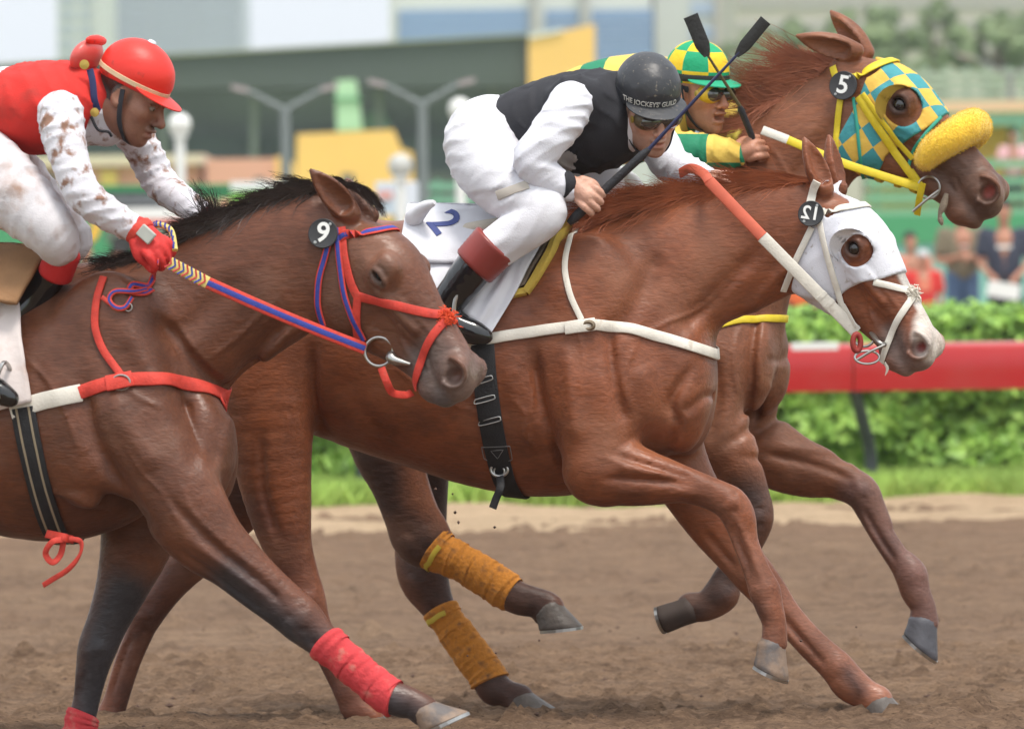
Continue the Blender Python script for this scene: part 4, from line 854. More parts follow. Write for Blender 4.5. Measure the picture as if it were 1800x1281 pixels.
def clothmat(name, col, scale=16, st=(1, 1, 1), strength=.55, mud=None, mlo=.5, mhi=.68, mscale=14, rough=.8):
    m = mat(name, col, rough, noise=.05, nscale=8, col2=mud, c2lo=mlo, c2hi=mhi) if mud is None else mat(name, col, rough, nscale=mscale, col2=mud, c2lo=mlo, c2hi=mhi)
    t = m.node_tree; L = t.links.new; b = t.nodes['Principled BSDF']; tc = t.nodes.new('ShaderNodeTexCoord'); mp = t.nodes.new('ShaderNodeMapping'); mp.inputs['Scale'].default_value = st; mp.inputs['Rotation'].default_value = (.3, .6, .2)
    n = t.nodes.new('ShaderNodeTexNoise'); n.noise_type = 'RIDGED_MULTIFRACTAL'; n.inputs['Scale'].default_value = scale; n.inputs['Detail'].default_value = 2; n.inputs['Distortion'].default_value = .6
    n2 = t.nodes.new('ShaderNodeTexNoise'); n2.inputs['Scale'].default_value = 260; ad = t.nodes.new('ShaderNodeMath'); ad.operation = 'MULTIPLY_ADD'; ad.inputs[1].default_value = .06
    L(tc.outputs['Object'], mp.inputs[0]); L(mp.outputs[0], n.inputs['Vector']); L(tc.outputs['Object'], n2.inputs['Vector']); L(n2.outputs[0], ad.inputs[0]); L(n.outputs[0], ad.inputs[2])
    bp = t.nodes.new('ShaderNodeBump'); bp.inputs['Strength'].default_value = strength; bp.inputs['Distance'].default_value = .026; L(ad.outputs[0], bp.inputs['Height']); L(bp.outputs[0], b.inputs['Normal']); return m
for h in (H12, H9, H5): h.HS = SDF(); head_sdf(h.HS, h.F, ears=((0, 0, -.2), (0, 0, -.2)))
M_DISC = mat('disc_black', (.03, .03, .033), .55, noise=.2); M_WHITEPAINT = mat('white_paint', (.8, .8, .78), .6)
M_REDL = mat('red_strap', lin(205, 62, 48), .7, noise=.2, nscale=40, col2=lin(140, 70, 55), c2lo=.6, c2hi=.85, bump=.2, bscale=150); M_BLUE = mat('blue_webbing', lin(52, 66, 150), .75, noise=.15, nscale=60, bump=.2, bscale=200)
M_WHITEL = mat('white_strap', lin(226, 220, 208), .6, noise=.1, nscale=25, col2=lin(150, 130, 110), c2lo=.62, c2hi=.85, bump=.15, bscale=150); M_YELL = mat('yellow_strap', lin(226, 200, 40), .55, noise=.1, nscale=40, bump=.1, bscale=150)
M_BLKL = mat('black_webbing', lin(34, 33, 35), .7, noise=.25, nscale=40, bump=.2, bscale=200); M_BEIGE = mat('beige_webbing', lin(150, 135, 112), .8)
M_CLOTH = clothmat('white_cloth', lin(222, 222, 228), 9); M_YFOAM = mat('yellow_foam', lin(205, 176, 78), .85, noise=.15, nscale=30, bump=.3, bscale=60)
M_HOODW = clothmat('white_hood_cloth', lin(220, 220, 228), 11, (.8, 1, 1), .55, mud=lin(170, 160, 154), mlo=.62, mhi=.75, mscale=70)
M_TAN = mat('tan_suede', lin(150, 112, 78), .9, noise=.2, nscale=12, bump=.3, bscale=120); M_GREYPAD = mat('worn_pad', lin(120, 106, 90), .9, noise=.35, nscale=25, bump=.8, bscale=25)
def checker_mat(name, c1, c2, scale, rot, F=None):
    m = mat(name, c1, .7, bump=.25, bscale=60); t = m.node_tree; L = t.links.new; b = t.nodes['Principled BSDF']
    tc = t.nodes.new('ShaderNodeTexCoord'); mp = t.nodes.new('ShaderNodeMapping'); mp.inputs['Rotation'].default_value = rot; mp.inputs['Scale'].default_value = (scale, .001, scale); mp.inputs['Location'].default_value = (.3, .5, .2)
    ck = t.nodes.new('ShaderNodeTexChecker'); ck.inputs['Scale'].default_value = 1; ck.inputs['Color1'].default_value = (*c1, 1); ck.inputs['Color2'].default_value = (*c2, 1)
    L(tc.outputs['Object'], mp.inputs[0]); L(mp.outputs[0], ck.inputs[0]); L(ck.outputs[0], b.inputs['Base Color']); return m

# ------------------------------------------------ nearest horse: number 9
h = H9
br = troot(h, 'bridle', 'red and blue webbing bridle with number disc 9', 'bridle')
STR = ((0, .009, M_BLUE),)
browband(h, .024, .004, M_REDL, br, stripe=((0, .013, M_BLUE),))
both(h, [(600, 400), (606, 450), (618, 500), (630, 522)], .024, .004, M_REDL, br, name='cheek_strap')
both(h, [(592, 402), (598, 460), (606, 520), (622, 565), (642, 598)], .018, .004, M_REDL, br, name='cheek_strap', off=.004, stripe=((0, .011, M_BLUE),))
both(h, [(584, 400), (572, 450), (560, 490), (558, 540), (570, 572)], .018, .004, M_REDL, br, name='throat_lash', stripe=((0, .011, M_BLUE),))
both(h, [(630, 522), (626, 560), (630, 596)], .022, .004, M_REDL, br, name='cheek_strap')
over(h, [(630, 520), (680, 533), (730, 546), (775, 556)], .024, .004, M_REDL, br, name='noseband', lift=.03)
both(h, [(785, 562), (760, 590), (742, 630), (728, 686)], .022, .004, M_REDL, br, name='chin_strap', off=.004)
p = h.hit(786, 560); fz = np.random.default_rng(5); kb = MB()
for i in range(420):
    d = nrm(fz.normal(0, 1, 3)); c = p + fz.normal(0, .010, 3); kb.tube([c, c + d * .012], [.0016, .0008], 4)
kb.build('fleece_knot', mat('orange_fleece', lin(228, 84, 44), .9), br)
c = h.hit(668, 618) + np.array([0, -.012, 0]); ring(h, c, .037, .0042, M_STEEL, br)
q = h.hit(694, 632) + np.array([.0, -.012, 0]); q2 = h.hit(722, 640) + np.array([0, -.004, 0]); MB().tube(crs([c + np.array([.03, 0, -.006]), q, q2], 5), [.011, .013, .014, .015, .014, .013, .0115, .010, .008, .006, .004], 12).build('bit', M_STEEL, br)
freestrap(h, [h.L(670, 646, -.12), h.L(680, 672, -.12), h.L(690, 690, -.1), h.L(712, 694, -.07), h.L(724, 690, -.05)], .02, .004, M_REDL, br, name='curb_strap')
disc(h, 570, 412, .039, '9', br, .072, rot=-.15)
rn = troot(h, 'rein', 'red and blue rein with a braided yellow grip, running to the red glove', 'rein')
ra, rb = c + np.array([-.035, -.004, .008]), h.L(365, 497, -.22); hd = h.L(298, 462, -.235)
freestrap(h, [ra, ra * .66 + rb * .34, ra * .33 + rb * .67, rb], .031, .005, M_REDL, rn, name='rein_strap', sag=.004, stripe=((0, .014, M_BLUE),))
M_BRAID = mat('yellow_braid', lin(222, 200, 120), .8, noise=.1); M_BRAIDR = mat('red_braid', lin(190, 60, 60), .8)
freestrap(h, [rb, rb * .5 + hd * .5, hd], .031, .007, M_BRAID, rn, name='braided_grip')
T = nrm(hd - rb); B = nrm(np.cross(T, (0, -1, .25))); 
for i in range(9):
    cc = rb + (hd - rb) * (i + .5) / 9 + np.array([0, -.0052, .001])
    for sgn in (-1, 1): freestrap(h, [cc, cc + sgn * B * .008 + T * .005, cc + sgn * B * .016 + T * .011], .0045, .002, M_BLUE if i % 2 else M_BRAIDR, rn, name='braid_strand')
lp = [h.L(308, 440, -.2), h.L(300, 405, -.17), h.L(275, 395, -.14), h.L(270, 412, -.14), h.L(280, 430, -.16)]
lpc = crs(lp, 14); MB().tube(lpc, .008, 8).build('rein_loop', M_BRAID, rn)
for i in range(2, len(lpc) - 2, 4): MB().tube([lpc[i] + (0, -.009, -.004), lpc[i + 1] + (0, -.009, .002), lpc[i + 1] + (0, -.004, .009)], .003, 6).build('braid_strand', M_BLUE if i % 8 else M_BRAIDR, rn)
kn = troot(h, 'rein_end', 'knotted loose red and blue rein end hanging on the bay neck', 'strap')
def L9(x, y, d=.012): q_ = h.hit(x, y); return q_ + np.array([0, -d, 0])
freestrap(h, [h.L(278, 460, -.24), L9(274, 485, .02), L9(262, 502), L9(236, 500), L9(232, 512), L9(256, 514), L9(270, 508)], .018, .004, M_REDL, kn, name='strap', stripe=((0, .008, M_BLUE),))
freestrap(h, [L9(262, 508, .018), L9(240, 512, .02), L9(205, 512), L9(194, 526), L9(205, 540), L9(222, 540), L9(236, 522, .018)], .014, .004, M_REDL, kn, name='strap', stripe=((0, .006, M_BLUE),)); freestrap(h, [L9(205, 540), L9(192, 530), L9(181, 522)], .012, .004, M_REDL, kn, name='strap')
ring(h, L9(228, 540), .010, .0018, M_STEEL, kn, 'buckle')
bg = troot(h, 'breast_girth', 'red breast strap with white end on the bay horse', 'strap')
strap_px(h, [(18, 722), (70, 706), (142, 690)], .045, .006, M_WHITEL, bg, name='elastic_end')
P = hits(h, [(138, 690), (190, 674), (240, 666), (300, 668), (360, 682), (416, 706)]); far = P[-1] * (1, -1, 1)
fr = project(h.S, np.array([[P[-1][0] + .01, -.06, P[-1][2] - .012], [P[-1][0] + .02, 0, P[-1][2] - .018], [P[-1][0] + .01, .06, P[-1][2] - .012]]), 10)
strap_on(h, np.vstack([P, fr[1:], (P * (1, -1, 1))[::-1]]), .036, .006, M_REDL, bg, name='breast_strap')
strap_px(h, [(183, 488), (170, 525), (166, 575), (180, 615), (216, 664)], .020, .005, M_REDL, bg, name='neck_strap')
b0 = h.hit(214, 672); ring(h, b0 + (0, -.006, 0), .024, .003, M_STEEL, bg, 'buckle', sq=.8)
strap_px(h, [(188, 676), (234, 667)], .042, .006, M_REDL, bg, name='keeper', off=.008)
gi = troot(h, 'girth', 'black girth with two beige stripes round the bay belly', 'girth')
P = hits(h, [(40, 716), (50, 770), (64, 830), (80, 890), (98, 938)])
bot = project(h.S, np.array([[P[-1][0] + .01, -.06, P[-1][2] - .04], [P[-1][0] + .01, .0, P[-1][2] - .05], [P[-1][0] + .01, .06, P[-1][2] - .04]]), 10)
strap_on(h, np.vstack([P, bot, (P * (1, -1, 1))[::-1]]), .064, .007, M_BLKL, gi, name='webbing', stripe=((-.016, .006, M_BEIGE), (.016, .006, M_BEIGE)))
k0 = h.L(110, 945, -.15); rk = troot(h, 'red_tie', 'red tie strap knotted under the girth, loop and loose end', 'strap')
freestrap(h, [h.L(82, 938, -.16), h.L(110, 944, -.2), h.L(128, 948, -.17)], .022, .005, M_REDL, rk, name='strap')
freestrap(h, [h.L(110, 948, -.2), h.L(92, 952, -.21), h.L(80, 972, -.2), h.L(92, 988, -.2), h.L(106, 975, -.19), h.L(112, 950, -.19)], .016, .004, M_REDL, rk, name='loop'); freestrap(h, [h.L(122, 946, -.2), h.L(142, 952, -.2), h.L(140, 975, -.2), h.L(120, 1000, -.19), h.L(92, 1018, -.18), h.L(76, 1028, -.17)], .014, .004, M_REDL, rk, name='loose_end', twist=[(0, -1, .2), (-.4, -.8, .3), (-.7, -.6, .2), (0, -1, 0), (.3, -.9, .3), (0, -1, .2)])

# ------------------------------------------------ middle horse: number 12, white hood
h = H12
hr, hc = hood(h, 'blinker_hood', [(-.04, .12), (.10, .12), (.28, .10), (.35, .04), (.335, -.03), (.295, -.085), (.27, -.14), (.275, -.2), (.28, -.33), (.12, -.36), (.0, -.34), (-.05, -.22), (-.02, -.1), (-.05, .0)], M_HOODW, 'white cloth hood with blinker cups on the chestnut horse', [((.213, .11, -.03), (.053, .08, .046)), ((.01, .075, .02), (.06, .07, .07))])
cup(h, M_CLOTH, hr)
br = troot(h, 'bridle', 'white leather bridle with number disc over the white hood', 'bridle')
browband(h, .022, .004, M_WHITEL, br, off=.011, dx=.012)
both(h, [(1442, 385), (1455, 440), (1470, 500), (1484, 540)], .018, .004, M_WHITEL, br, name='cheek_strap', off=.010)
both(h, [(1428, 400), (1408, 440), (1388, 480), (1376, 510)], .018, .004, M_WHITEL, br, name='throat_lash', off=.006)
both(h, [(1436, 320), (1428, 345), (1424, 365)], .024, .004, M_WHITEL, br, name='crown_piece', off=.008)
both(h, [(1482, 535), (1496, 556), (1508, 572)], .024, .005, M_WHITEL, br, name='bit_strap', off=.010)
over(h, [(1535, 496), (1570, 504), (1600, 514)], .019, .004, M_WHITEL, br, name='noseband', lift=.03)
both(h, [(1604, 522), (1580, 560), (1562, 600), (1552, 636)], .019, .004, M_WHITEL, br, name='chin_strap', off=.004)
p = h.hit(1604, 516); kb = MB(); fz = np.random.default_rng(8)
for i in range(380):
    d = nrm(fz.normal(0, 1, 3)); c = p + fz.normal(0, .008, 3); kb.tube([c, c + d * .010], [.0018, .0009], 4)
kb.build('fleece_knot', mat('white_fleece', lin(222, 214, 200), .9), br)
MB().tube(crs([h.L(1556, 636, -.07), h.L(1560, 648, -.07), h.L(1556, 660, -.07)], 4), [.006, .006, .006, .005, .005, .004, .003, .002, .001][:9], 6).build('strap_end', M_WHITEL, br)
c = h.hit(1520, 590) + np.array([0, -.014, 0]); ring(h, c, .030, .0038, M_STEEL, br)
MB().tube(crs([c + np.array([.02, -.006, .01]), h.L(1545, 602, -.1), h.L(1556, 606, -.09)], 5), .007, 10).build('bit', M_STEEL, br)
ring(h, h.L(1524, 628, -.11), .034, .0034, M_STEEL, br, 'curb_ring', nrm_=(.3, -1, .3), sq=.55)
MB().tube(crs([h.L(1504, 634, -.12), h.L(1530, 618, -.12), h.L(1556, 606, -.11)], 5), .004, 8).build('bit_shank', M_STEEL, br)
rr_ = h.L(1506, 602, -.115); MB().tube([rr_ + .020 * np.array([.5 * math.cos(a), .25 * math.cos(a), 1.15 * math.sin(a)]) for a in np.linspace(0, 2 * math.pi, 20, endpoint=False)], .008, 10, close=True).build('rubber_bit_guard', mat('red_rubber', lin(150, 50, 42), .6), br)
disc(h, 1428, 378, .036, '12', br, .052, rot=.16, mirrored=True, out=.02)
rn = troot(h, 'rein', 'white and orange leather rein running from the bit to the far hand', 'rein')
M_ORL = mat('orange_leather', lin(205, 98, 72), .65, noise=.12, nscale=30)
ra, rm, rb = c + np.array([-.02, -.006, .01]), h.L(1340, 416, -.14), h.L(1246, 318, -.12)
freestrap(h, [ra, ra * .6 + rm * .4, ra * .25 + rm * .75, rm], .034, .005, M_WHITEL, rn, name='rein_strap'); freestrap(h, [rm, rm * .5 + rb * .5, rb], .032, .007, M_ORL, rn, name='rubber_grip')
freestrap(h, [rb, h.L(1236, 305, -.06), h.L(1215, 296, 0), h.L(1195, 305, .03)], .028, .006, M_ORL, rn, name='rubber_grip')
for q, w_ in ((.28, .037), (.36, .036)): cc = ra * (1 - q) + rm * q; freestrap(h, [cc, cc + (rm - ra) * .03], w_, .009, M_WHITEL, rn, name='keeper')
bg = troot(h, 'breast_girth', 'white breast strap across the chestnut shoulder', 'strap')
P = hits(h, [(815, 604), (880, 592), (960, 580), (1040, 570), (1110, 578), (1180, 598), (1240, 618)]); 
fr = project(h.S, np.array([[P[-1][0] + .02, -.05, P[-1][2] - .01], [P[-1][0] + .03, 0, P[-1][2] - .012], [P[-1][0] + .02, .05, P[-1][2] - .01]]), 10)
strap_on(h, np.vstack([P, fr, (P * (1, -1, 1))[::-1]]), .031, .006, M_WHITEL, bg, name='breast_strap')
strap_px(h, [(1012, 404), (996, 440), (992, 475), (1002, 520), (1022, 562)], .017, .004, M_WHITEL, bg, name='neck_strap')
strap_px(h, [(995, 578), (1045, 570)], .036, .006, M_WHITEL, bg, name='keeper', off=.008)
b0 = h.hit(1036, 572); ring(h, b0 + (0, -.012, 0), .014, .006, mat('brass', lin(140, 125, 105), .4, metal=.7), bg, 'buckle', sq=.7); ring(h, h.hit(1012, 402) + (0, -.006, 0), .022, .003, mat('pale_metal', lin(215, 208, 195), .4), bg, 'buckle', sq=.8)
gi = troot(h, 'girth', 'black elastic girth with steel loops round the chestnut belly', 'girth')
P = hits(h, [(848, 606), (852, 660), (858, 710), (868, 770), (880, 820), (890, 852)])
bot = project(h.S, np.array([[P[-1][0] + .01, -.06, P[-1][2] - .04], [P[-1][0] + .01, .0, P[-1][2] - .05], [P[-1][0] + .01, .06, P[-1][2] - .04]]), 10)
strap_on(h, np.vstack([P, bot, (P * (1, -1, 1))[::-1]]), .066, .007, M_BLKL, gi, name='webbing')
for (x0, y0, x1, y1) in ((838, 672, 864, 664), (838, 706, 868, 698), (846, 744, 878, 736)):
    a, b = h.hit(x0, y0) + (0, -.012, 0), h.hit(x1, y1) + (0, -.012, 0); v = nrm(b - a); u = nrm(np.cross(v, (0, 1, 0)))
    pts = [a + u * .006, b + u * .006, b + v * .005, b - u * .006, a - u * .006, a - v * .005]; MB().tube(crs(pts + [pts[0]], 3)[:-1], .0016, 6, close=True).build('steel_loop', M_STEEL, gi)
M_STITCH = mat('grey_stitching', lin(120, 118, 116), .7)
for poly in ([(848, 786), (898, 784), (902, 808), (884, 812), (866, 812), (852, 806)], [(864, 792), (886, 790), (876, 806)]):
    pts = [h.hit(*q) + (0, -.0105, 0) for q in poly]; MB().tube(resample(np.array(pts + [pts[0]]), .006)[:-1], .0012, 5, close=True).build('stitching', M_STITCH, gi)
V, F_ = text_mesh('DONAHO', .032, .0004); T0 = h.hit(868, 765) + (0, -.0118, 0); uu = nrm(h.hit(888, 760) - h.hit(848, 764)); vv = np.cross((0, -1, 0), uu); vv = vv if vv[2] > 0 else -vv
ring(h, h.hit(880, 825) + (0, -.016, 0), .024, .004, M_STEEL, gi, 'buckle', sq=.75); ring(h, h.hit(880, 828) + (0, -.018, 0), .015, .003, M_STEEL, gi, 'buckle')
freestrap(h, [h.hit(880, 832) + (0, -.015, 0), h.L(880, 855, -.2), h.L(872, 876, -.2), h.L(866, 893, -.2)], .022, .006, M_BLKL, gi, name='billet_end')
# saddle and cloths: shells draped on the back
ob_grid = {}
def drape(h, name, pts, m, parent, off, th=.006, n=24, ripple=0.0, seed=0, mir=False, S=None, lift=0.0):
    """cloth patch: a grid of pixels inside a quad (four edges), laid on the body"""
    (a, b, c_, d) = [np.array(p, float) for p in pts]; V = []; r = np.random.default_rng(seed); ph = r.uniform(0, 6, 4)
    for j in range(n + 1):
        for i in range(n + 1):
            u, v = i / n, j / n; V.append((a * (1 - u) + b * u) * (1 - v) + (d * (1 - u) + c_ * u) * v)
    V = h.hit_many(V, S).reshape(n + 1, n + 1, 3)
    for _ in range(2): V[1:-1, 1:-1] = (V[1:-1, 1:-1] * 2 + V[:-2, 1:-1] + V[2:, 1:-1] + V[1:-1, :-2] + V[1:-1, 2:]) / 6
    V[:, :, 2] += lift * (1 - np.linspace(0, 1, n + 1))[:, None] ** .7
    flat = V.reshape(-1, 3); N = (S or h.S).grad(flat, .02); uu, vv = np.meshgrid(np.linspace(0, 1, n + 1), np.linspace(0, 1, n + 1))
    rp = ripple * (np.sin(uu * 9 + vv * 3 + ph[0]) + .6 * np.sin(uu * 17 - vv * 5 + ph[1])).reshape(-1) * (.3 + .7 * vv.reshape(-1))
    O = flat + N * (off + rp + ripple)[:, None]; I_ = O - N * th; W_ = n + 1; F = []
    for j in range(n):
        for i in range(n): o = j * W_ + i; F.append((o, o + 1, o + W_ + 1, o + W_)); F.append(tuple(W_ * W_ + k for k in (o, o + W_, o + W_ + 1, o + 1)))
    per = [i for i in range(n)] + [j * W_ + n for j in range(n)] + [n * W_ + i for i in range(n, 0, -1)] + [j * W_ for j in range(n, 0, -1)]
    for k in range(len(per)): a_, b_ = per[k], per[(k + 1) % len(per)]; F.append((a_, a_ + W_ * W_, b_ + W_ * W_, b_))
    ob = np_mesh(name, np.vstack([O, I_]), F, m, parent); ob_grid[name] = (O.reshape(n + 1, n + 1, 3), N.reshape(n + 1, n + 1, 3))
    if mir: q = np.vstack([O, I_]) * (1, -1, 1); np_mesh(name, q, [f[::-1] for f in F], m, parent)
    return ob
sd_ = troot(h, 'saddle_cloth', 'white racing saddle cloth with blue number under the rider in black', 'saddle cloth')
drape(h, 'number_cloth', [(716, 396), (880, 400), (870, 470), (700, 470)], M_CLOTH, sd_, .026, ripple=.002, mir=True, lift=.035)
drape(h, 'back_cloth', [(720, 390), (890, 394), (890, 402), (716, 398)], M_CLOTH, sd_, .055, th=.03, n=16, ripple=.001, mir=True); 
drape(h, 'front_skirt', [(905, 440), (992, 392), (862, 592), (806, 545)], M_CLOTH, sd_, .030, ripple=.006, seed=3, mir=True)
drape(h, 'lower_skirt', [(740, 462), (880, 462), (830, 560), (760, 560)], M_CLOTH, sd_, .010, ripple=.003, seed=4, mir=True)
MB().tube(crs([h.L(722, 388, -.15), h.L(735, 375, -.17), h.L(750, 362, -.2), h.L(764, 356, -.22)], 4), [.02, .024, .026, .026, .024, .022, .02, .018, .016, .014, .012, .010, .006], 10).build('folded_corner', M_CLOTH, sd_)
M_NUMB = mat('blue_print', lin(72, 84, 140), .8)
V, F_ = text_mesh('2', .50, .004); ca, sa = math.cos(-.9), math.sin(-.9); V = V @ np.array([[ca, sa, 0], [-sa, ca, 0], [0, 0, 1]]); G, GN = ob_grid['number_cloth']; VV = []
for v in V:
    u_, w_ = np.clip(.42 + v[0] * .95, 0, .999) * 24, np.clip(.36 - v[1] * 1.25, 0, .999) * 24; i, j = int(u_), int(w_); fu, fv = u_ - i, w_ - j
    bl = lambda A: (A[j, i] * (1 - fu) + A[j, i + 1] * fu) * (1 - fv) + (A[j + 1, i] * (1 - fu) + A[j + 1, i + 1] * fu) * fv
    VV.append(bl(G) + bl(GN) * (.002 + (v[2] + .004) * .15))
MB().add(VV, F_).build('numeral', M_NUMB, sd_, smooth=False)
sl = troot(h, 'saddle', 'light racing saddle with yellow foam pad and worn flap', 'saddle')
drape(h, 'worn_flap', [(975, 408), (990, 400), (925, 505), (868, 522)], M_GREYPAD, sl, .018, ripple=.002, mir=True); P = hits(h, [(1002, 396), (975, 440), (948, 485), (926, 516)]); strap_on(h, P, .020, .024, M_YFOAM, sl, name='pad_edge', off=0); strap_on(h, hits(h, [(926, 514), (900, 520), (872, 526)]), .020, .022, M_YFOAM, sl, name='pad_edge', off=0); strap_on(h, P * (1, -1, 1), .020, .024, M_YFOAM, sl, name='pad_edge', off=0)
strap_px(h, [(722, 436), (760, 438), (830, 430)], .036, .012, mat('cream_girth', lin(222, 200, 160), .8, noise=.1), sl, name='over_girth', off=.016)
S_ = SDF(); S_.chain([(h.L(800, 400)[0], h.L(800, 404)[2], .03, 0, .13), (h.L(870, 400)[0], h.L(870, 400)[2], .03, 0, .15), (h.L(950, 395)[0], h.L(950, 390)[2], .04, 0, .10)], .02)
sdf_obj('seat', S_, .012, mat('saddle_leather', lin(206, 196, 180), .6, noise=.1), sl)

# ------------------------------------------------ farthest horse: number 5, chequered hood
h = H5
def head_checker(name, c1, c2, cell):
    m = mat(name, c1, .75, bump=.3, bscale=55); t = m.node_tree; L = t.links.new; b = t.nodes['Principled BSDF']
    a = t.nodes.new('ShaderNodeAttribute'); a.attribute_name = 'uvh'; ck = t.nodes.new('ShaderNodeTexChecker'); ck.inputs['Scale'].default_value = 1.0; ck.inputs['Color1'].default_value = (*c1, 1); ck.inputs['Color2'].default_value = (*c2, 1)
    L(a.outputs['Vector'], ck.inputs[0]); L(ck.outputs[0], b.inputs['Base Color']); return m
M_CHK = head_checker('chequered_cloth', lin(226, 184, 80), lin(64, 148, 156), .07)
M_TEAL = mat('teal_binding', lin(52, 160, 140), .7)
hr, hc = hood(h, 'blinker_hood', [(-.02, .12), (.10, .12), (.26, .10), (.32, .04), (.315, -.03), (.28, -.10), (.25, -.16), (.255, -.2), (.25, -.33), (.15, -.36), (.12, -.3), (.095, -.2), (.08, -.1), (.06, -.03), (.02, .03)], M_CHK, 'yellow and teal chequered hood with blinker cups on the farthest horse', [((.215, .11, -.03), (.066, .08, .052)), ((.0, .075, .02), (.075, .07, .075))])
def cell_attr(o, h, cell, ang):
    V = np.array([v.co[:] for v in o.data.vertices]); Q = h.F.inn(V); c_, s_ = math.cos(ang), math.sin(ang); sgn = Q[:, 2] * 1.0
    arc = np.where(np.abs(Q[:, 1]) < .09, Q[:, 2] + (.09 - np.abs(Q[:, 1])) * np.clip((Q[:, 2] + .03) / .06, 0, 1), Q[:, 2])
    u, v = Q[:, 0] / cell, arc / cell; A = np.stack([u * c_ - v * s_ + .35, u * s_ + v * c_ + .2, np.full(len(V), .5)], 1)
    at_ = o.data.attributes.new('uvh', 'FLOAT_VECTOR', 'POINT'); at_.data.foreach_set('vector', A.astype(np.float32).ravel())
cell_attr(hc, h, .068, .35)
cup(h, mat('gold_cup', lin(190, 160, 70), .45, noise=.1), hr, c=(.165, -.104, -.036), r=(.046, .03, .055))
both(h, [(1598, 292), (1606, 262), (1625, 236), (1652, 208)], .010, .004, M_TEAL, hr, name='binding', off=.008); both(h, [(1502, 172), (1508, 220), (1512, 270), (1518, 310)], .010, .004, M_TEAL, hr, name='binding', off=.008)
br = troot(h, 'bridle', 'yellow bridle with number disc 5 and fleece noseband', 'bridle')
browband(h, .026, .005, M_YELL, br, off=.011)
both(h, [(1512, 170), (1540, 215), (1570, 262), (1600, 302)], .024, .005, M_YELL, br, name='cheek_strap', off=.011); both(h, [(1520, 165), (1556, 215), (1590, 258), (1606, 278)], .016, .004, M_YELL, br, name='cheek_strap', off=.013)
both(h, [(1478, 175), (1472, 220), (1470, 270), (1470, 300)], .019, .004, M_YELL, br, name='throat_lash'); both(h, [(1465, 118), (1470, 135)], .022, .004, M_YELL, br, name='crown_piece')
both(h, [(1516, 292), (1560, 306), (1600, 318), (1622, 322)], .024, .005, M_YELL, br, name='jaw_strap', off=.011); both(h, [(1600, 300), (1612, 314), (1618, 322)], .028, .006, M_YELL, br, name='bit_strap', off=.010)
for x0 in (1545, 1578, 1605): both(h, [(x0, 312 + (x0 - 1545) * .12), (x0 - 4, 338 + (x0 - 1545) * .2)], .018, .004, M_YELL, br, name='chin_tab', off=.005)
freestrap(h, [h.L(1622, 322, -.11), h.L(1616, 350, -.09), h.L(1612, 378, -.06)], .02, .004, M_YELL, br, name='chin_strap')
disc(h, 1487, 153, .043, '5', br, .075, rot=-.2, out=.022)
c = h.hit(1634, 330) + np.array([0, -.014, 0]); ring(h, c, .032, .004, M_STEEL, br); MB().tube(crs([h.L(1604, 372, -.11), h.L(1630, 350, -.11), h.L(1650, 335, -.1)], 4), .004, 8).build('bit_shank', M_STEEL, br)
M_ROPE = mat('tongue_tie', lin(150, 135, 118), .9, noise=.2, bump=.5, bscale=90); MB().tube(crs([h.L(1664, 340, -.09), h.L(1658, 362, -.09), h.L(1652, 378, -.09), h.L(1656, 396, -.085)], 4), [.006, .008, .010, .011, .011, .010, .009, .007, .006, .007, .009, .007, .003], 8).build('tongue_tie', M_ROPE, br)
# sheepskin noseband: a fat roll of short fleece over the nose
nb = [h.F.out(p_) for p_ in ((.368, -.080, -.105), (.374, -.082, -.070), (.395, -.074, -.025), (.41, -.045, .012), (.415, 0, .026), (.41, .045, .012), (.395, .074, -.025), (.374, .082, -.070), (.368, .080, -.105))]
S_ = SDF(); S_.tube([(*p_, r_) for p_, r_ in zip(nb, (.034, .043, .048, .050, .050, .050, .048, .043, .034))], .01)
M_FLEECE = mat('yellow_fleece', lin(250, 206, 62), .95, noise=.10, nscale=70, bump=.5, bscale=160, sheen=.5)
fl = sdf_obj('fleece_noseband', S_, .007, M_FLEECE, br)
fv = np.array([v.co[:] for v in fl.data.vertices]); fn = np.array([v.normal[:] for v in fl.data.vertices]); r_ = np.random.default_rng(2); sel = r_.integers(0, len(fv), 26000); V = []; F_ = []
for q in sel:
    p0 = fv[q] + r_.normal(0, .002, 3); d = nrm(fn[q] + r_.normal(0, .35, 3)); t = nrm(np.cross(d, r_.normal(0, 1, 3))) * .0007; b_ = len(V); V += [p0 - t, p0 + t, p0 + d * r_.uniform(.0025, .0045)]; F_.append((b_, b_ + 1, b_ + 2))
np_mesh('fleece_pile', np.array(V), np.array(F_), M_FLEECE, fl)
rn = troot(h, 'rein', 'yellow rein with white end beside the chestnut neck, to the far rider', 'rein')
ra, rm, rb = c + np.array([-.03, -.004, 0]), h.L(1480, 286, -.14), h.L(1385, 246, -.14); rc = h.L(1340, 229, -.13)
freestrap(h, [ra, ra * .5 + rm * .5, rm, rb], .025, .005, M_YELL, rn, name='rein_strap'); freestrap(h, [rb, rb * .5 + rc * .5, rc], .027, .006, M_WHITEL, rn, name='rubber_grip')
bg = troot(h, 'breast_girth', 'yellow strap round the base of the farthest horse neck', 'strap')
P = hits(h, [(1262, 572), (1290, 563), (1330, 561), (1376, 559)]); fr = project(h.S, np.array([[P[-1][0] + .01, .05, P[-1][2]], [P[-1][0] - .04, .13, P[-1][2]]]), 10)
strap_on(h, np.vstack([P, fr]), .022, .004, M_YELL, bg, name='breast_strap')
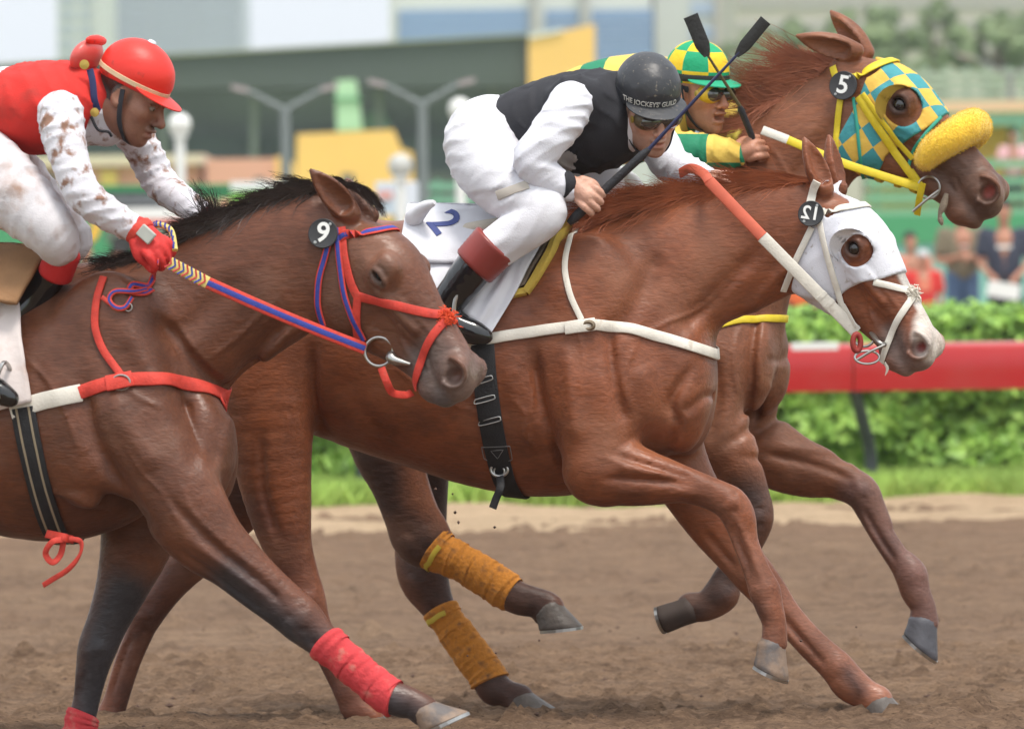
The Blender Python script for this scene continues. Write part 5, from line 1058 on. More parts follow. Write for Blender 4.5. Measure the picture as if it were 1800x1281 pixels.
# near horse saddle
h = H9
sc_ = troot(h, 'saddle_cloth', 'grubby white saddle cloth hanging at the left edge of the picture', 'saddle cloth')
drape(h, 'side_cloth', [(-150, 520), (38, 545), (58, 706), (-150, 760)], mat('grubby_cloth', lin(220, 208, 204), .85, noise=.12, nscale=12, col2=lin(170, 140, 125), c2lo=.55, c2hi=.8, bump=.3, bscale=30), sc_, .022, ripple=.008, seed=5, mir=True)
sl = troot(h, 'saddle', 'tan suede saddle flap on the bay horse, below the red sock', 'saddle')
drape(h, 'flap', [(-120, 490), (104, 482), (42, 566), (-110, 550)], M_TAN, sl, .085, th=.012, ripple=.005, mir=True)
S_ = SDF(); S_.chain([(h.L(-140, 480)[0], h.L(-140, 478)[2], .03, 0, .13), (h.L(-60, 480)[0], h.L(-60, 476)[2], .03, 0, .15), (h.L(40, 480)[0], h.L(40, 470)[2], .035, 0, .10)], .02); sdf_obj('seat', S_, .012, M_TAN, sl)
h = H5
sl = troot(h, 'saddle', 'racing saddle of the farthest horse, hidden behind the rider in black', 'saddle')
S_ = SDF(); S_.chain([(h.L(920, 370)[0], h.L(920, 370)[2], .03, 0, .13), (h.L(1000, 365)[0], h.L(1000, 362)[2], .03, 0, .15), (h.L(1090, 360)[0], h.L(1090, 352)[2], .035, 0, .10)], .02); sdf_obj('seat', S_, .014, M_TAN, sl)
# ================================================================ riders
def rot3(yaw, pitch, roll=0.0):    # columns: face direction, left, up in horse-local axes; yaw > 0 turns the face to the camera, pitch > 0 looks down
    cy, sy, cp, sp, cr, sr = math.cos(-yaw), math.sin(-yaw), math.cos(pitch), math.sin(pitch), math.cos(roll), math.sin(roll)
    Rz = np.array([[cy, -sy, 0], [sy, cy, 0], [0, 0, 1]]); Ry = np.array([[cp, 0, sp], [0, 1, 0], [-sp, 0, cp]]); Rx = np.array([[1, 0, 0], [0, cr, -sr], [0, sr, cr]])
    return Rz @ Ry @ Rx
def human_head(S, F, mouth=0.0, k=1.0):
    S.ell((-.012, 0, .045), (.094, .074, .082), .03, F=F); S.ell((.03, 0, -.028), (.062, .060, .085), .03, F=F); S.ell((.04, 0, -.084 - mouth), (.046, .046, .034), .03, F=F); S.ell((.074, 0, -.103 - mouth), (.021, .022, .018), .02, F=F)
    S.ell((.079, 0, .019), (.018, .050, .013), .015, F=F)
    S.tube([(.087, 0, .012, .008), (.102, 0, -.016, .0095), (.112, 0, -.034, .012)], .012, 4, F=F); S.ell((.112, 0, -.037), (.011, .011, .009), .008, F=F)
    S.ell((.094, 0, -.062), (.014, .024, .008), .008, F=F); S.ell((.090, 0, -.080 - mouth), (.014, .021, .0085), .008, F=F)
    if mouth: S.ell((.098, 0, -.071 - mouth * .5), (.022, .018, .004 + mouth * .5), .005, 'sub', F=F)
    else: S.ell((.108, 0, -.0708), (.016, .024, .0022), .004, 'sub', F=F)
    for sd in (-1, 1):
        S.ell((.058, sd * .043, -.022), (.026, .020, .021), .02, F=F); S.ell((.100, sd * .0125, -.041), (.010, .0075, .008), .006, F=F)
        S.ell((.092, sd * .031, -.001), (.014, .017, .0105), .010, 'sub', F=F)
        S.tube([(.080, sd * .046, .002, .003), (.0885, sd * .031, .0065, .0036), (.086, sd * .018, .002, .003)], .004, 4, F=F)
        S.ell((.112, sd * .0085, -.0475), (.006, .004, .004), .003, 'sub', F=F)
        S.ell((-.008, sd * .073, -.012), (.021, .010, .033), .008, F=F, M=np.array([[.95, 0, -.3], [0, 1, 0], [.3, 0, .95]])); S.ell((-.004, sd * .084, -.008), (.011, .007, .019), .005, 'sub', F=F)
def eyes_h(F, parent):
    for sd in (-1, 1):
        b = MB().lathe([(.0003, -.0118)] + [(.0118 * math.cos(a), .0118 * math.sin(a)) for a in np.linspace(-1.2, 1.2, 7)] + [(.0003, .0118)], 12); c = F.out((.0775, sd * .031, -.001)); b.v = [tuple(c + np.array(v) * F.s[0]) for v in b.v]
        e = b.build('eye', M_EYEW, parent); b = MB().lathe([(.0003, 0), (.0052, -.0006), (.0003, .0016)], 12); b.v = [tuple(F.out(np.array([.0775 + .0112 + v[2], sd * .031 + v[0], -.003 + v[1]]))) for v in b.v]; b.build('iris', M_EYE, e)
def plane_cut(S, p, n):
    p, n = np.asarray(p, float), nrm(n); S.put(lambda x, y, z: (x - p[0]) * n[0] + (y - p[1]) * n[1] + (z - p[2]) * n[2], (-9, -9, -9), (9, 9, 9), 0, 'int'); return S
def wrinkle(S, lo, hi, d, freq, amp, seed=0):
    d = nrm(d); ph = np.random.default_rng(seed).uniform(0, 6, 6); e = nrm(np.cross(d, (.3, .9, .2))); g = np.cross(d, e)
    def f(x, y, z):
        u = x * d[0] + y * d[1] + z * d[2]; v = x * e[0] + y * e[1] + z * e[2]; w_ = x * g[0] + y * g[1] + z * g[2]
        wob = 2.0 * np.sin(v * 15 + ph[0]) + 1.5 * np.sin(w_ * 19 + ph[1]) + .5 * np.sin((v + w_) * 35 + ph[2]); env = .55 + .45 * np.sin(u * freq * .21 + v * 13 + w_ * 9 + ph[3])
        s_ = np.sin(u * freq + wob); s2 = np.sin(u * freq * 1.9 + wob * 1.4 + ph[4]); return -amp * (.15 + env) * (1 - np.abs(s_)) ** 2.2 * 1.5 + amp * .4 * (1 - env) * (1 - np.abs(s2)) ** 2 + amp * .4
    S.put(f, lo, hi, 0, 'disp'); return S
def hand(S, base, fwd, up, size=1.0, curl=1.0, thumb=1):
    """fist: base = wrist point, fwd = towards the knuckles, up = back of the hand; fingers curl down round a bar"""
    f, u = nrm(fwd), None; u = nrm(np.asarray(up, float) - f * (np.asarray(up, float) @ f)); s = np.cross(u, f); b = np.asarray(base, float); z = size
    S.tube([(*(b), .024 * z), (*(b + f * .03 * z), .027 * z), (*(b + f * .06 * z), .026 * z)], .015, 3)
    for i, (o, ln) in enumerate(((-.030, .92), (-.010, 1.0), (.011, .97), (.030, .80))):
        k = b + f * (.078 - .004 * abs(i - 1)) * z + s * o * z + u * .008 * z; a = b + f * .045 * z + s * o * .8 * z
        p1 = k + (f * .022 - u * .022 * curl) * ln * z; p2 = p1 + (-f * .010 * curl - u * .022) * ln * z; p3 = p2 + (-f * .020 * curl - u * .002) * ln * z
        S.tube([(*a, .0115 * z), (*k, .0105 * z), (*p1, .0095 * z), (*p2, .0088 * z), (*p3, .0075 * z)], .0022, 3)
    t0 = b + f * .02 * z - s * .026 * z * thumb; t1 = t0 + (f * .028 - s * .012 * thumb - u * .012) * z; t2 = t1 + (f * .026 + s * .010 * thumb - u * .016) * z
    S.tube([(*t0, .0145 * z), (*t1, .012 * z), (*t2, .0095 * z)], .006, 3)
    return S
M_EYEW = mat('eye_white', (.30, .26, .23), .2)
def skin(name, c): m = mat(name, c, .48, noise=.16, nscale=38, bump=.22, bscale=170, sss=.08, attr=True); m['tone'] = list(c); return m
def face_colors(F, base, stubble, hairc, mud=0.0):
    base = np.array(base)
    def f(V):
        q = F.inn(V); C = np.tile(base, (len(V), 1)); head = np.linalg.norm(q - (0, 0, -.02), axis=1) < .17; ay = np.abs(q[:, 1])
        def blend(w_, col): C[:] = C * (1 - w_[:, None]) + np.array(col) * w_[:, None]
        g = lambda c, r: np.clip(1.3 - np.linalg.norm((np.stack([q[:, 0], ay, q[:, 2]], 1) - c) / np.array(r), axis=1), 0, 1) * head
        blend(g((.075, .03, -.035), (.03, .025, .02)) * .35, base * (1.12, .82, .8)); blend(np.clip(1.2 - np.linalg.norm((q - (.113, 0, -.035)) / (.02, .02, .02), axis=1), 0, 1) * head * .4, base * (1.15, .8, .78))
        jaw = head * np.clip((-.045 - q[:, 2]) / .02, 0, 1) * np.clip((q[:, 0] - .0) / .03, 0, 1) * (1 - np.clip((-.118 - q[:, 2]) / .02, 0, 1)); blend(jaw * stubble, base * .42)
        blend(g((.096, .0, -.071), (.016, .022, .010)) * .75, base * (.95, .58, .56))
        blend(g((.088, .032, .020), (.012, .022, .006)), np.array(hairc)); hair = head * ((q[:, 2] > -.035) & (q[:, 0] < -.015 + .5 * np.maximum(q[:, 2], -.02))); blend(hair * .95, np.array(hairc)); blend(g((.022, .07, -.005), (.010, .012, .028)) * .8, np.array(hairc))
        if mud: blend(np.clip(1.3 - np.linalg.norm((q - (.1, -.02, -.045)) / (.03, .03, .02), axis=1), 0, 1) * mud * .8, (.06, .04, .03))
        return C
    return f
def helmet(parent, F, m, m_band, m_peak, band_z=.012, r=(.108, .089, .092), c=(-.014, 0, .058), peak=.050, tilt=0.0, button=None):
    S = SDF(); S.ell(c, r, .01, F=F); zc = .022
    def cut(x, y, z):
        q = F.inn(np.stack(np.broadcast_arrays(x, y, z), -1).reshape(-1, 3)); return ((zc + .10 * np.clip(-(q[:, 0] + .02), 0, 1) * -1.0 - q[:, 2]) * F.s[2]).reshape(np.broadcast(x, y, z).shape)
    S.put(cut, (-9, -9, -9), (9, 9, 9), 0, 'int'); wrinkle(S, (-9,) * 3, (9,) * 3, F.M[:, 2], 70, .0008, 4)
    o = sdf_obj('helmet', S, .0055, m, parent)
    # peak
    rings = []
    for a in np.linspace(-1.15, 1.15, 21):
        w_ = math.cos(a / 1.15 * math.pi / 2) ** .6; pin = np.array([c[0] + r[0] * .985 * math.cos(a), r[1] * .985 * math.sin(a), .034]); pout = pin + np.array([math.cos(a * .7), math.sin(a * .7), -.28]) * peak * w_
        rings.append([F.out(pin + (0, 0, .0035)), F.out(pout + (0, 0, .002)), F.out(pout - (0, 0, .001)), F.out(pin - (0, 0, .003))])
    MB().loft(rings).build('peak', m_peak, o, angle=50)
    if m_band is not None:
        P = []; N = []
        for a in np.linspace(0, 2 * math.pi, 48, endpoint=False):
            z_ = .040; rr_ = math.sqrt(max(0, 1 - ((z_ - c[2]) / r[2]) ** 2)); p = np.array([c[0] + r[0] * rr_ * math.cos(a), r[1] * rr_ * math.sin(a), z_]); P.append(F.out(p)); N.append(F.M @ nrm([math.cos(a) / r[0], math.sin(a) / r[1], -.4]))
        ribbon_mb(np.array(P), np.array(N), band_z, .004, close=True).build('band', m_band, o)
    if button is not None: b = MB().lathe([(.001, 0), (.013, .001), (.010, .006), (.001, .008)], 14); b.v = [tuple(F.out(np.array(v) + np.array([c[0], 0, c[2] + r[2] - .001]))) for v in b.v]; b.build('button', button, o)
    return o
def chin_strap(parent, F, m):
    for sd in (-1, 1):
        P = np.array([F.out(p) for p in crs([(.0, sd * .079, .012), (.012, sd * .078, -.03), (.028, sd * .066, -.075), (.05, sd * .04, -.112), (.055, 0, -.124)], 5)]); N = np.array([F.M @ nrm((0, sd, -.2))] * 12 + [F.M @ nrm((0, sd * .4, -1))] * (len(P) - 12)); ribbon_mb(P, smoothp(N, 4), .014, .003).build('chin_strap', m, parent)
def goggles(parent, F, m_frame, m_lens, strap=None):
    S = SDF()
    for sd in (-1, 1): S.ell((.074, sd * .030, -.004), (.034, .041, .031), .02, F=F)
    fr = sdf_obj('goggles', S, .0055, m_frame, parent)
    S2 = SDF()
    for sd in (-1, 1): S2.ell((.086, sd * .029, -.004), (.0265, .034, .0245), .016, F=F)
    sdf_obj('lens', S2, .005, m_lens, fr)
    for sd in (-1, 1):
        b = MB().lathe([(.001, 0), (.010, 0), (.011, .003), (.008, .005), (.001, .005)], 14); M_ = np.stack([F.M[:, 0], F.M[:, 2], F.M[:, 1] * sd], 1); c = F.out((.066, sd * .071, -.004)); b.v = [tuple(c + M_ @ np.array(v)) for v in b.v]; b.build('vent_knob', M_BRASS, fr)
    if strap is not None:
        P = np.array([F.out((.060 - .10 * (1 - math.cos(a)) * .9 if False else .055 * math.cos(a) - .012, .079 * math.sin(a), -.002 + .012 * (1 - math.cos(a)))) for a in np.linspace(.95, 2 * math.pi - .95, 36)]); N = np.array([F.M @ nrm((math.cos(a), 1.4 * math.sin(a), 0)) for a in np.linspace(.95, 2 * math.pi - .95, 36)]); ribbon_mb(P, N, .018, .003).build('strap', strap, fr)
    return fr
M_BRASS = mat('brass_knob', lin(190, 160, 80), .4, metal=.6)
def rider(h, name, label): o = troot(h, name, label, 'jockey', 'jockeys on the racing horses'); return o
def T3(h, rows): return [(*h.L(x, y, l), r) for x, y, l, r in rows]
def limb(h, S, rows, k=.02, n=5, g=0.0): S.tube([(a, b, c, r + g) for a, b, c, r in T3(h, rows)], k, n)
def body_under(h, parent, F, m, tubes, chains, hands, mouth=0.0, neck=None, stub=.3, mud=0.0):
    """one continuous skin mesh: head, neck, trunk, limbs, hands; the clothes lie over it"""
    S = SDF(); human_head(S, F, mouth)
    for r in tubes: limb(h, S, r, .02, 4, -.010)
    for r in chains: S.chain([(a, b, max(c - .012, .01), d, max(e - .012, .01)) for a, b, c, d, e in h.rows(r)], .03, 4)
    if neck is not None: S.tube(neck, .025, 4)
    fine = [[], [], []]
    def addfine(c, r_):
        for i in range(3): fine[i].append((c[i] - r_, c[i] + r_, .0042))
    addfine(F.out((.03, 0, -.02)), .10)
    for args in hands: hand(S, *args[0], **args[1]); addfine(np.asarray(args[0][0]) + nrm(args[0][1]) * .05, .075)
    return sdf_obj('body', S, .010, m, parent, fine, face_colors(F, m['tone'], stub, (.03, .022, .018), mud))
# ------------------------------------------------ rider in black and white
h = H12; J = rider(h, 'person', 'jockey in black vest and white sleeves holding a whip over the middle horse')
F = Frame(h.L(1140, 188, -.07), rot3(1.0, .44, .08), 1.0); J12F = F
SK = skin('skin_fair', lin(206, 158, 136))
TOR = [(872, 172, 912, 262, 0, .145), (925, 148, 955, 292, 0, .162), (985, 128, 1025, 304, 0, .178), (1036, 124, 1078, 296, 0, .170), (1062, 142, 1092, 266, 0, .125)]
ARMN = [(1004, 182, -.19, .060), (986, 214, -.23, .060), (958, 250, -.27, .055), (936, 280, -.285, .050), (948, 302, -.275, .047), (972, 318, -.25, .042), (1000, 332, -.225, .033)]
ARMF = [(1100, 190, .19, .066), (1135, 225, .22, .062), (1163, 262, .22, .056), (1175, 285, .20, .052), (1205, 302, .15, .045), (1238, 314, .09, .035)]
LEGN = [(858, 240, -.03, .10), (850, 262, -.10, .106), (872, 305, -.17, .098), (912, 343, -.225, .082), (950, 368, -.255, .070), (940, 388, -.268, .064), (905, 412, -.275, .060), (868, 438, -.282, .056)]
LEGF = [(858, 240, .03, .10), (876, 252, .10, .105), (940, 285, .17, .10), (1010, 310, .225, .08), (1055, 325, .25, .068), (1040, 350, .26, .062), (990, 400, .27, .056)]
SHIN = [(868, 438, -.282, .050), (835, 475, -.286, .05), (800, 518, -.288, .046), (786, 545, -.286, .042)]
wp0, wp1 = h.L(1000, 392, -.21), h.L(1141, 262, -.23); wdir = nrm(wp1 - wp0)
gp = wp0 + (wp1 - wp0) * .30; uh = nrm((0, -1, .25)); fw = np.cross(uh, wdir); fw = nrm(fw if fw[2] < 0 else -fw); fw = nrm(fw + np.array([.25, 0, .1])); hb = gp - fw * .074 + uh * .020
HN = ((hb, fw, uh), dict(size=1.0, thumb=-1)); HF = ((h.L(1238, 314, .09), (.9, -.3, 0), (0, -.3, 1)), dict(size=.9))
body_under(h, J, F, SK, stub=.55, tubes=[ARMN, ARMF, LEGN, LEGF, SHIN], chains=[TOR], hands=[HN, HF], neck=[(*h.L(1085, 195, 0), .06), (*F.out((-.02, 0, -.06)), .052)]); eyes_h(F, J)
M_VEST = clothmat('black_vest', lin(40, 40, 46), 11, (1, 1, .5)); M_WSIL = clothmat('white_silk', lin(224, 224, 233), 9, (.5, .5, 1.8), .7); M_BREE = clothmat('white_breeches', lin(222, 221, 227), 7, (.4, .5, 1.9), .7)
S = SDF(); S.chain(h.rows(TOR), .03, 5); S.ell(h.L(1010, 178, -.16), (.08, .06, .075), .04); S.ell(h.L(1085, 185, .16), (.08, .06, .075), .04); wrinkle(S, (-9,) * 3, (9,) * 3, (.9, .1, .35), 62, .005, 1); vest = sdf_obj('vest', S, .0085, M_VEST, J); J12S = S.cache
def cloth_limb(name, rows, m, g, d, freq, amp, seed, parent, cuts=(), res=.0062):
    S = SDF(); limb(h, S, rows, .02, 5, g)
    wrinkle(S, (-9,) * 3, (9,) * 3, d, freq, amp, seed)
    for p, n in cuts: plane_cut(S, p, n)
    o = sdf_obj(name, S, res, m, parent); return o, S.cache
cloth_limb('sleeve', ARMN, M_WSIL, .004, h.L(985, 300, 0) - h.L(945, 200, 0), 92, .0034, 2, J); cloth_limb('sleeve', ARMF, M_WSIL, .004, (.6, 0, -.8), 92, .0034, 3, J)
S = SDF(); limb(h, S, LEGN, .03, 5, .004); limb(h, S, LEGF, .03, 5, .004); S.ell(h.L(856, 240, 0), (.10, .15, .10), .05); S.chain(h.rows([(850, 196, 880, 280, 0, .14), (884, 180, 915, 264, 0, .146)]), .04); wrinkle(S, (-9,) * 3, (9,) * 3, (.55, .1, -.83), 66, .0042, 5); br_ = sdf_obj('breeches', S, .0072, M_BREE, J); strap_on(h, h.hit_many([(x, 344 - (x - 874) * .36) for x in range(874, 934, 6)], S.cache), .026, .003, mat('grey_knee_patch', lin(186, 178, 168), .85), br_, name='knee_patch', S=S.cache, off=.001)
_n0, _n1 = h.L(1074, 202, -.04), F.out((-.018, 0, -.072)); S = SDF(); S.tube([(*_n0, .098), (*(_n0 * .5 + _n1 * .5), .086), (*_n1, .07)], .01, 4); plane_cut(S, _n1, _n1 - _n0); sdf_obj('collar', S, .006, M_WSIL, J)
# knee seam, cuff, boot
b_ = MB(); 
def cuffband(c0, c1, r, m, name, parent, ridge=0):
    T = nrm(np.asarray(c1) - c0); a = nrm(np.cross(T, (.3, .2, 1))); b2 = np.cross(T, a); n = max(6, int(ridge)); rings = []
    for i in range(n + 1):
        t = i / n; p = np.asarray(c0) * (1 - t) + np.asarray(c1) * t; rr_ = r[0] * (1 - t) + r[1] * t + (.0012 * (i % 2) if ridge else 0) - (.003 if i in (0, n) else 0)
        rings.append([p + rr_ * (math.cos(q) * a + math.sin(q) * b2) for q in np.linspace(0, 2 * math.pi, 22, endpoint=False)])
    return MB().loft(rings).build(name, m, parent, angle=70)
cuffband(h.L(984, 324, -.245), hb, (.043, .034), M_VEST, 'cuff', J)
M_BOOT = mat('patent_boot', (.008, .008, .009), .18, bump=.25, bscale=14, coat=.6); M_BOOTTOP = mat('boot_top', lin(140, 58, 52), .35, noise=.15, nscale=12)
bt0, bt1 = h.L(872, 428, -.282), h.L(832, 470, -.286); bo = cuffband(bt0, bt1, (.069, .064), M_BOOTTOP, 'boot_top', J, 14)
S = SDF(); limb(h, S, [(838, 464, -.286, .056), (812, 498, -.288, .052), (788, 530, -.288, .047), (778, 556, -.286, .045), (800, 572, -.288, .040), (832, 584, -.29, .034), (850, 590, -.29, .026)], .015, 5); wrinkle(S, (-9,) * 3, (9,) * 3, (.6, 0, .8), 48, .0022, 7); sdf_obj('boot', S, .007, M_BOOT, J)
cuffband(h.L(1004, 378, .27), h.L(960, 430, .275), (.062, .06), M_BOOTTOP, 'boot_top', J, 14); S = SDF(); limb(h, S, [(965, 425, .275, .056), (920, 480, .28, .05), (900, 520, .28, .045), (920, 545, .285, .038), (950, 560, .285, .028)], .015, 4); sdf_obj('boot', S, .010, M_BOOT, J)
# emblem on the vest
ev = [(976, 292), (984, 272), (1000, 264), (1012, 272), (1015, 280), (1006, 286), (1012, 294), (998, 300), (984, 300)]
P = []; gx = np.arange(974, 1018, 2.0); gy = np.arange(262, 302, 2.0); X, Y = np.meshgrid(gx, gy); ins = poly_sdf(ev, X, Y); hp = h.hit_many(np.stack([X.ravel(), Y.ravel()], 1), J12S); N = J12S.grad(hp, .02); hp = hp + N * .004; F_ = []
for j in range(len(gy) - 1):
    for i in range(len(gx) - 1):
        ids = [j * len(gx) + i, j * len(gx) + i + 1, (j + 1) * len(gx) + i + 1, (j + 1) * len(gx) + i]
        if (ins.ravel()[ids] < 2).all(): F_.append(tuple(ids))
np_mesh('emblem', hp, F_, mat('grey_print', lin(176, 172, 172), .8), vest)
M_HELM = mat('black_cap_silk', lin(54, 55, 59), .42, nscale=110, col2=lin(122, 114, 102), c2lo=.63, c2hi=.72, bump=.35, bscale=22); he = helmet(J, F, M_HELM, M_VEST, M_HELM, .03)
V, F_ = text_mesh("THE JOCKEYS' GUILD", .021, .0004); c_, r_ = (-.014, 0, .058), (.108, .089, .092); VV = []
for v in V:
    a = -(-v[0] / .112) + .0; a = v[0] / .112 - .35; z_ = .046 + v[1]; q = math.sqrt(max(0, 1 - ((z_ - c_[2]) / r_[2]) ** 2)); VV.append(F.out((c_[0] + (r_[0] * q + .0042 + v[2]) * math.cos(a), (r_[1] * q + .0042 + v[2]) * math.sin(a), z_)))
MB().add(VV, F_).build('lettering', mat('grey_lettering', lin(200, 198, 192), .7), he, smooth=False)
M_SMOKE = mat('smoked_lens', (.05, .045, .04), .08, coat=1.0, spec=.8); M_GFR = mat('goggle_frame', lin(96, 82, 58), .35); goggles(J, F, M_GFR, M_SMOKE, M_VEST); chin_strap(J, F, M_VEST)
# stirrup
st = troot(h, 'stirrup', 'steel stirrup iron on the black boot of the rider in black', 'stirrup'); P = [h.L(x, y, l) for x, y, l in ((797, 560, -.33), (800, 528, -.33), (812, 506, -.32), (822, 512, -.27), (826, 540, -.245), (824, 568, -.245), (812, 578, -.29))]
MB().tube(crs(P + [P[0]], 5)[:-1], .006, 8, close=True).build('iron', M_STEEL, st); freestrap(h, [h.L(815, 506, -.3), h.L(845, 470, -.275), h.L(880, 430, -.25)], .02, .004, M_BLKL, st, name='stirrup_leather')
# whip
def whip(h, name, pts, flap, label, m_shaft, grip_end=.38, r0=.0125):
    root = troot(h, name, label, 'whip'); a, b, c = pts; L0 = np.linalg.norm(b - a)
    P = np.array([a + (b - a) * t for t in np.linspace(0, 1, 14)]); rr_ = [r0 * .7, r0 * 1.1, r0 * 1.15] + [r0] * 10 + [r0 * .6]; MB().tube(P, rr_, 12).build('grip', mat(name + '_grip', (.03, .03, .035), .6, bump=.4, bscale=150), root)
    MB().tube([b + (c - b) * t for t in np.linspace(-.02, 1, 10)], np.linspace(.0058, .0038, 10), 8).build('shaft', m_shaft, root)
    f0, f1, w_ = flap; T = nrm(f1 - f0); N = np.tile(nrm((0, -1, .0)), (8, 1)); P = np.array([f0 + (f1 - f0) * t for t in np.linspace(-.12, 1, 8)]); ribbon_mb(P, N, [w_ * q for q in (.4, .75, 1, 1, 1, 1, 1, 1.02)], .006).build('flap', mat(name + '_leather', (.02, .019, .018), .6, noise=.3, bump=.3, bscale=80), root); return root
whip(h, 'riding_whip', (wp0, wp1, h.L(1300, 92, -.25)), (h.L(1300, 92, -.25), h.L(1346, 36, -.255), .034), 'black whip with dark blue shaft held by the rider in black', mat('blue_shaft', lin(46, 50, 84), .4))
# ------------------------------------------------ rider in red and white
h = H9; J = rider(h, 'person', 'jockey in red vest and red helmet, muddy white sleeves, on the bay horse')
F = Frame(h.L(233, 166, -.03), rot3(.12, .50, .0), .96)
SK9 = skin('skin_tan', lin(150, 104, 84))
TOR = [(-95, 155, -50, 255, 0, .14), (-30, 126, -5, 262, 0, .155), (40, 112, 58, 272, 0, .172), (100, 108, 122, 268, 0, .172), (142, 118, 165, 240, 0, .12)]
ARMN = [(106, 200, -.185, .056), (112, 240, -.215, .052), (124, 285, -.24, .046), (140, 330, -.25, .044), (162, 356, -.24, .042), (200, 382, -.21, .037), (238, 405, -.185, .030)]
ARMF = [(190, 195, .18, .056), (236, 240, .215, .046), (262, 285, .24, .044), (282, 322, .24, .042), (316, 350, .19, .038), (352, 376, .13, .030)]
LEGN = [(-60, 240, -.03, .11), (-62, 268, -.10, .11), (-5, 320, -.17, .10), (48, 364, -.205, .082), (88, 405, -.22, .066), (104, 432, -.19, .052), (88, 475, -.13, .042), (30, 540, -.12, .045)]
LEGF = [(-60, 235, .03, .125), (-40, 268, .10, .12), (20, 325, .17, .10), (75, 380, .225, .08), (118, 420, .25, .068), (90, 470, .26, .06), (20, 560, .27, .05)]
hb = h.L(243, 408, -.19); HN = ((hb, h.L(300, 462, -.225) - hb, (.3, -.75, .5)), dict(size=1.12)); HF = ((h.L(356, 380, .12), (.9, -.3, -.15), (.1, -.3, 1)), dict(size=1.0))
body_under(h, J, F, SK9, mud=.7, stub=.4, tubes=[ARMN, ARMF, LEGN, LEGF], chains=[TOR], hands=[], neck=[(*h.L(165, 175, 0), .062), (*F.out((-.02, 0, -.06)), .054)]); eyes_h(F, J)
M_RED = clothmat('red_vest', lin(210, 44, 36), 9, (1, 1, .6), mud=lin(150, 50, 42), mlo=.5, mhi=.8); M_MUD = clothmat('muddy_white_silk', lin(222, 220, 228), 10, (.6, .5, 1.7), .7, mud=lin(146, 110, 92), mlo=.52, mhi=.66, mscale=30); M_MUDL = clothmat('muddy_breeches', lin(216, 212, 216), 7, (.6, .5, 1.7), .7, mud=lin(168, 140, 126), mlo=.5, mhi=.75, mscale=14)
S = SDF(); S.chain(h.rows(TOR), .03, 5); wrinkle(S, (-9,) * 3, (9,) * 3, (.9, .1, .35), 55, .004, 11); plane_cut(S, h.L(14, 190, 0), (-1, 0, .1)); vest = sdf_obj('vest', S, .0085, M_RED, J)
S = SDF(); S.chain([(a, b, r - .012, d, e - .012) for a, b, r, d, e in h.rows(TOR)], .03, 5); S.tube([(*h.L(140, 195, -.03), .085), (*h.L(186, 218, 0), .06)], .03); S.chain(h.rows([(-130, 170, -90, 262, 0, .14), (-40, 132, -10, 262, 0, .157), (8, 118, 16, 262, 0, .163)]), .02); sdf_obj('shirt', S, .0095, M_MUD, J)
cloth_limb('sleeve', ARMN, M_MUD, .005, h.L(200, 400, 0) - h.L(110, 220, 0), 100, .0036, 13, J); cloth_limb('sleeve', ARMF, M_MUD, .005, (.6, 0, -.8), 100, .0036, 14, J)
S = SDF(); limb(h, S, LEGN[:6], .03, 5, .004); limb(h, S, LEGF[:5], .03, 5, .002); S.chain(h.rows([(-110, 170, -75, 280, 0, .14), (-50, 160, -25, 268, 0, .14)]), .04); wrinkle(S, (-9,) * 3, (9,) * 3, (.6, .1, -.8), 60, .0042, 15); sdf_obj('breeches', S, .0072, M_MUDL, J)
M_RSOCK = mat('red_sock', lin(190, 36, 34), .85, bump=.3, bscale=100); cuffband(h.L(114, 440, -.17), h.L(96, 484, -.14), (.044, .046), M_RSOCK, 'sock', J, 12)
S = SDF(); limb(h, S, [(92, 480, -.13, .043), (50, 530, -.12, .045), (-20, 590, -.18, .048), (-40, 640, -.28, .045), (-30, 672, -.285, .04), (0, 690, -.29, .032), (18, 700, -.29, .024)], .015, 5); sdf_obj('boot', S, .009, M_BOOT, J)
S = SDF(); limb(h, S, [(90, 470, .26, .058), (20, 560, .27, .052), (0, 620, .28, .045), (40, 650, .285, .03)], .015, 5); sdf_obj('boot', S, .011, M_BOOT, J)
st = troot(h, 'stirrup', 'stirrup iron at the left edge, on the boot of the rider in red', 'stirrup'); P = [h.L(x, y, l) for x, y, l in ((-6, 690, -.33), (-4, 660, -.33), (6, 638, -.32), (16, 645, -.27), (20, 672, -.25), (18, 700, -.25), (6, 708, -.29))]; MB().tube(crs(P + [P[0]], 5)[:-1], .006, 8, close=True).build('iron', M_STEEL, st)
M_RGLOVE = mat('red_glove', lin(206, 48, 44), .7, noise=.12, nscale=25, bump=.25, bscale=90)
S = SDF(); hand(S, *HN[0], **HN[1]); S.tube([(*h.L(240, 404, -.185), .036), (*h.L(262, 420, -.195), .032)], .01); sdf_obj('glove', S, .0055, M_RGLOVE, J); S = SDF(); hand(S, *HF[0], **HF[1]); sdf_obj('glove', S, .006, M_RGLOVE, J)
w0, w1 = h.L(246, 404, -.22), h.L(268, 424, -.226); wt = cuffband(h.L(240, 402, -.187), h.L(252, 414, -.19), (.041, .040), M_REDL, 'watch_strap', J); d0 = nrm(w1 - w0); MB().box(h.L(257, 412, -.236), (.046, .010, .034), np.stack([d0, nrm(np.cross(np.cross(d0, (0, -1, 0)), d0)), nrm(np.cross(d0, (0, -1, 0)))], 1)).build('wrist_plate', mat('grey_plate', lin(176, 178, 170), .5, noise=.1), J, bevel=.003)
M_RHELM = mat('red_helmet', lin(226, 48, 36), .45, nscale=24, col2=lin(130, 52, 42), c2lo=.58, c2hi=.72, bump=.08, bscale=40); M_CREAM = mat('cream_band', lin(214, 186, 150), .7, noise=.15, nscale=30)
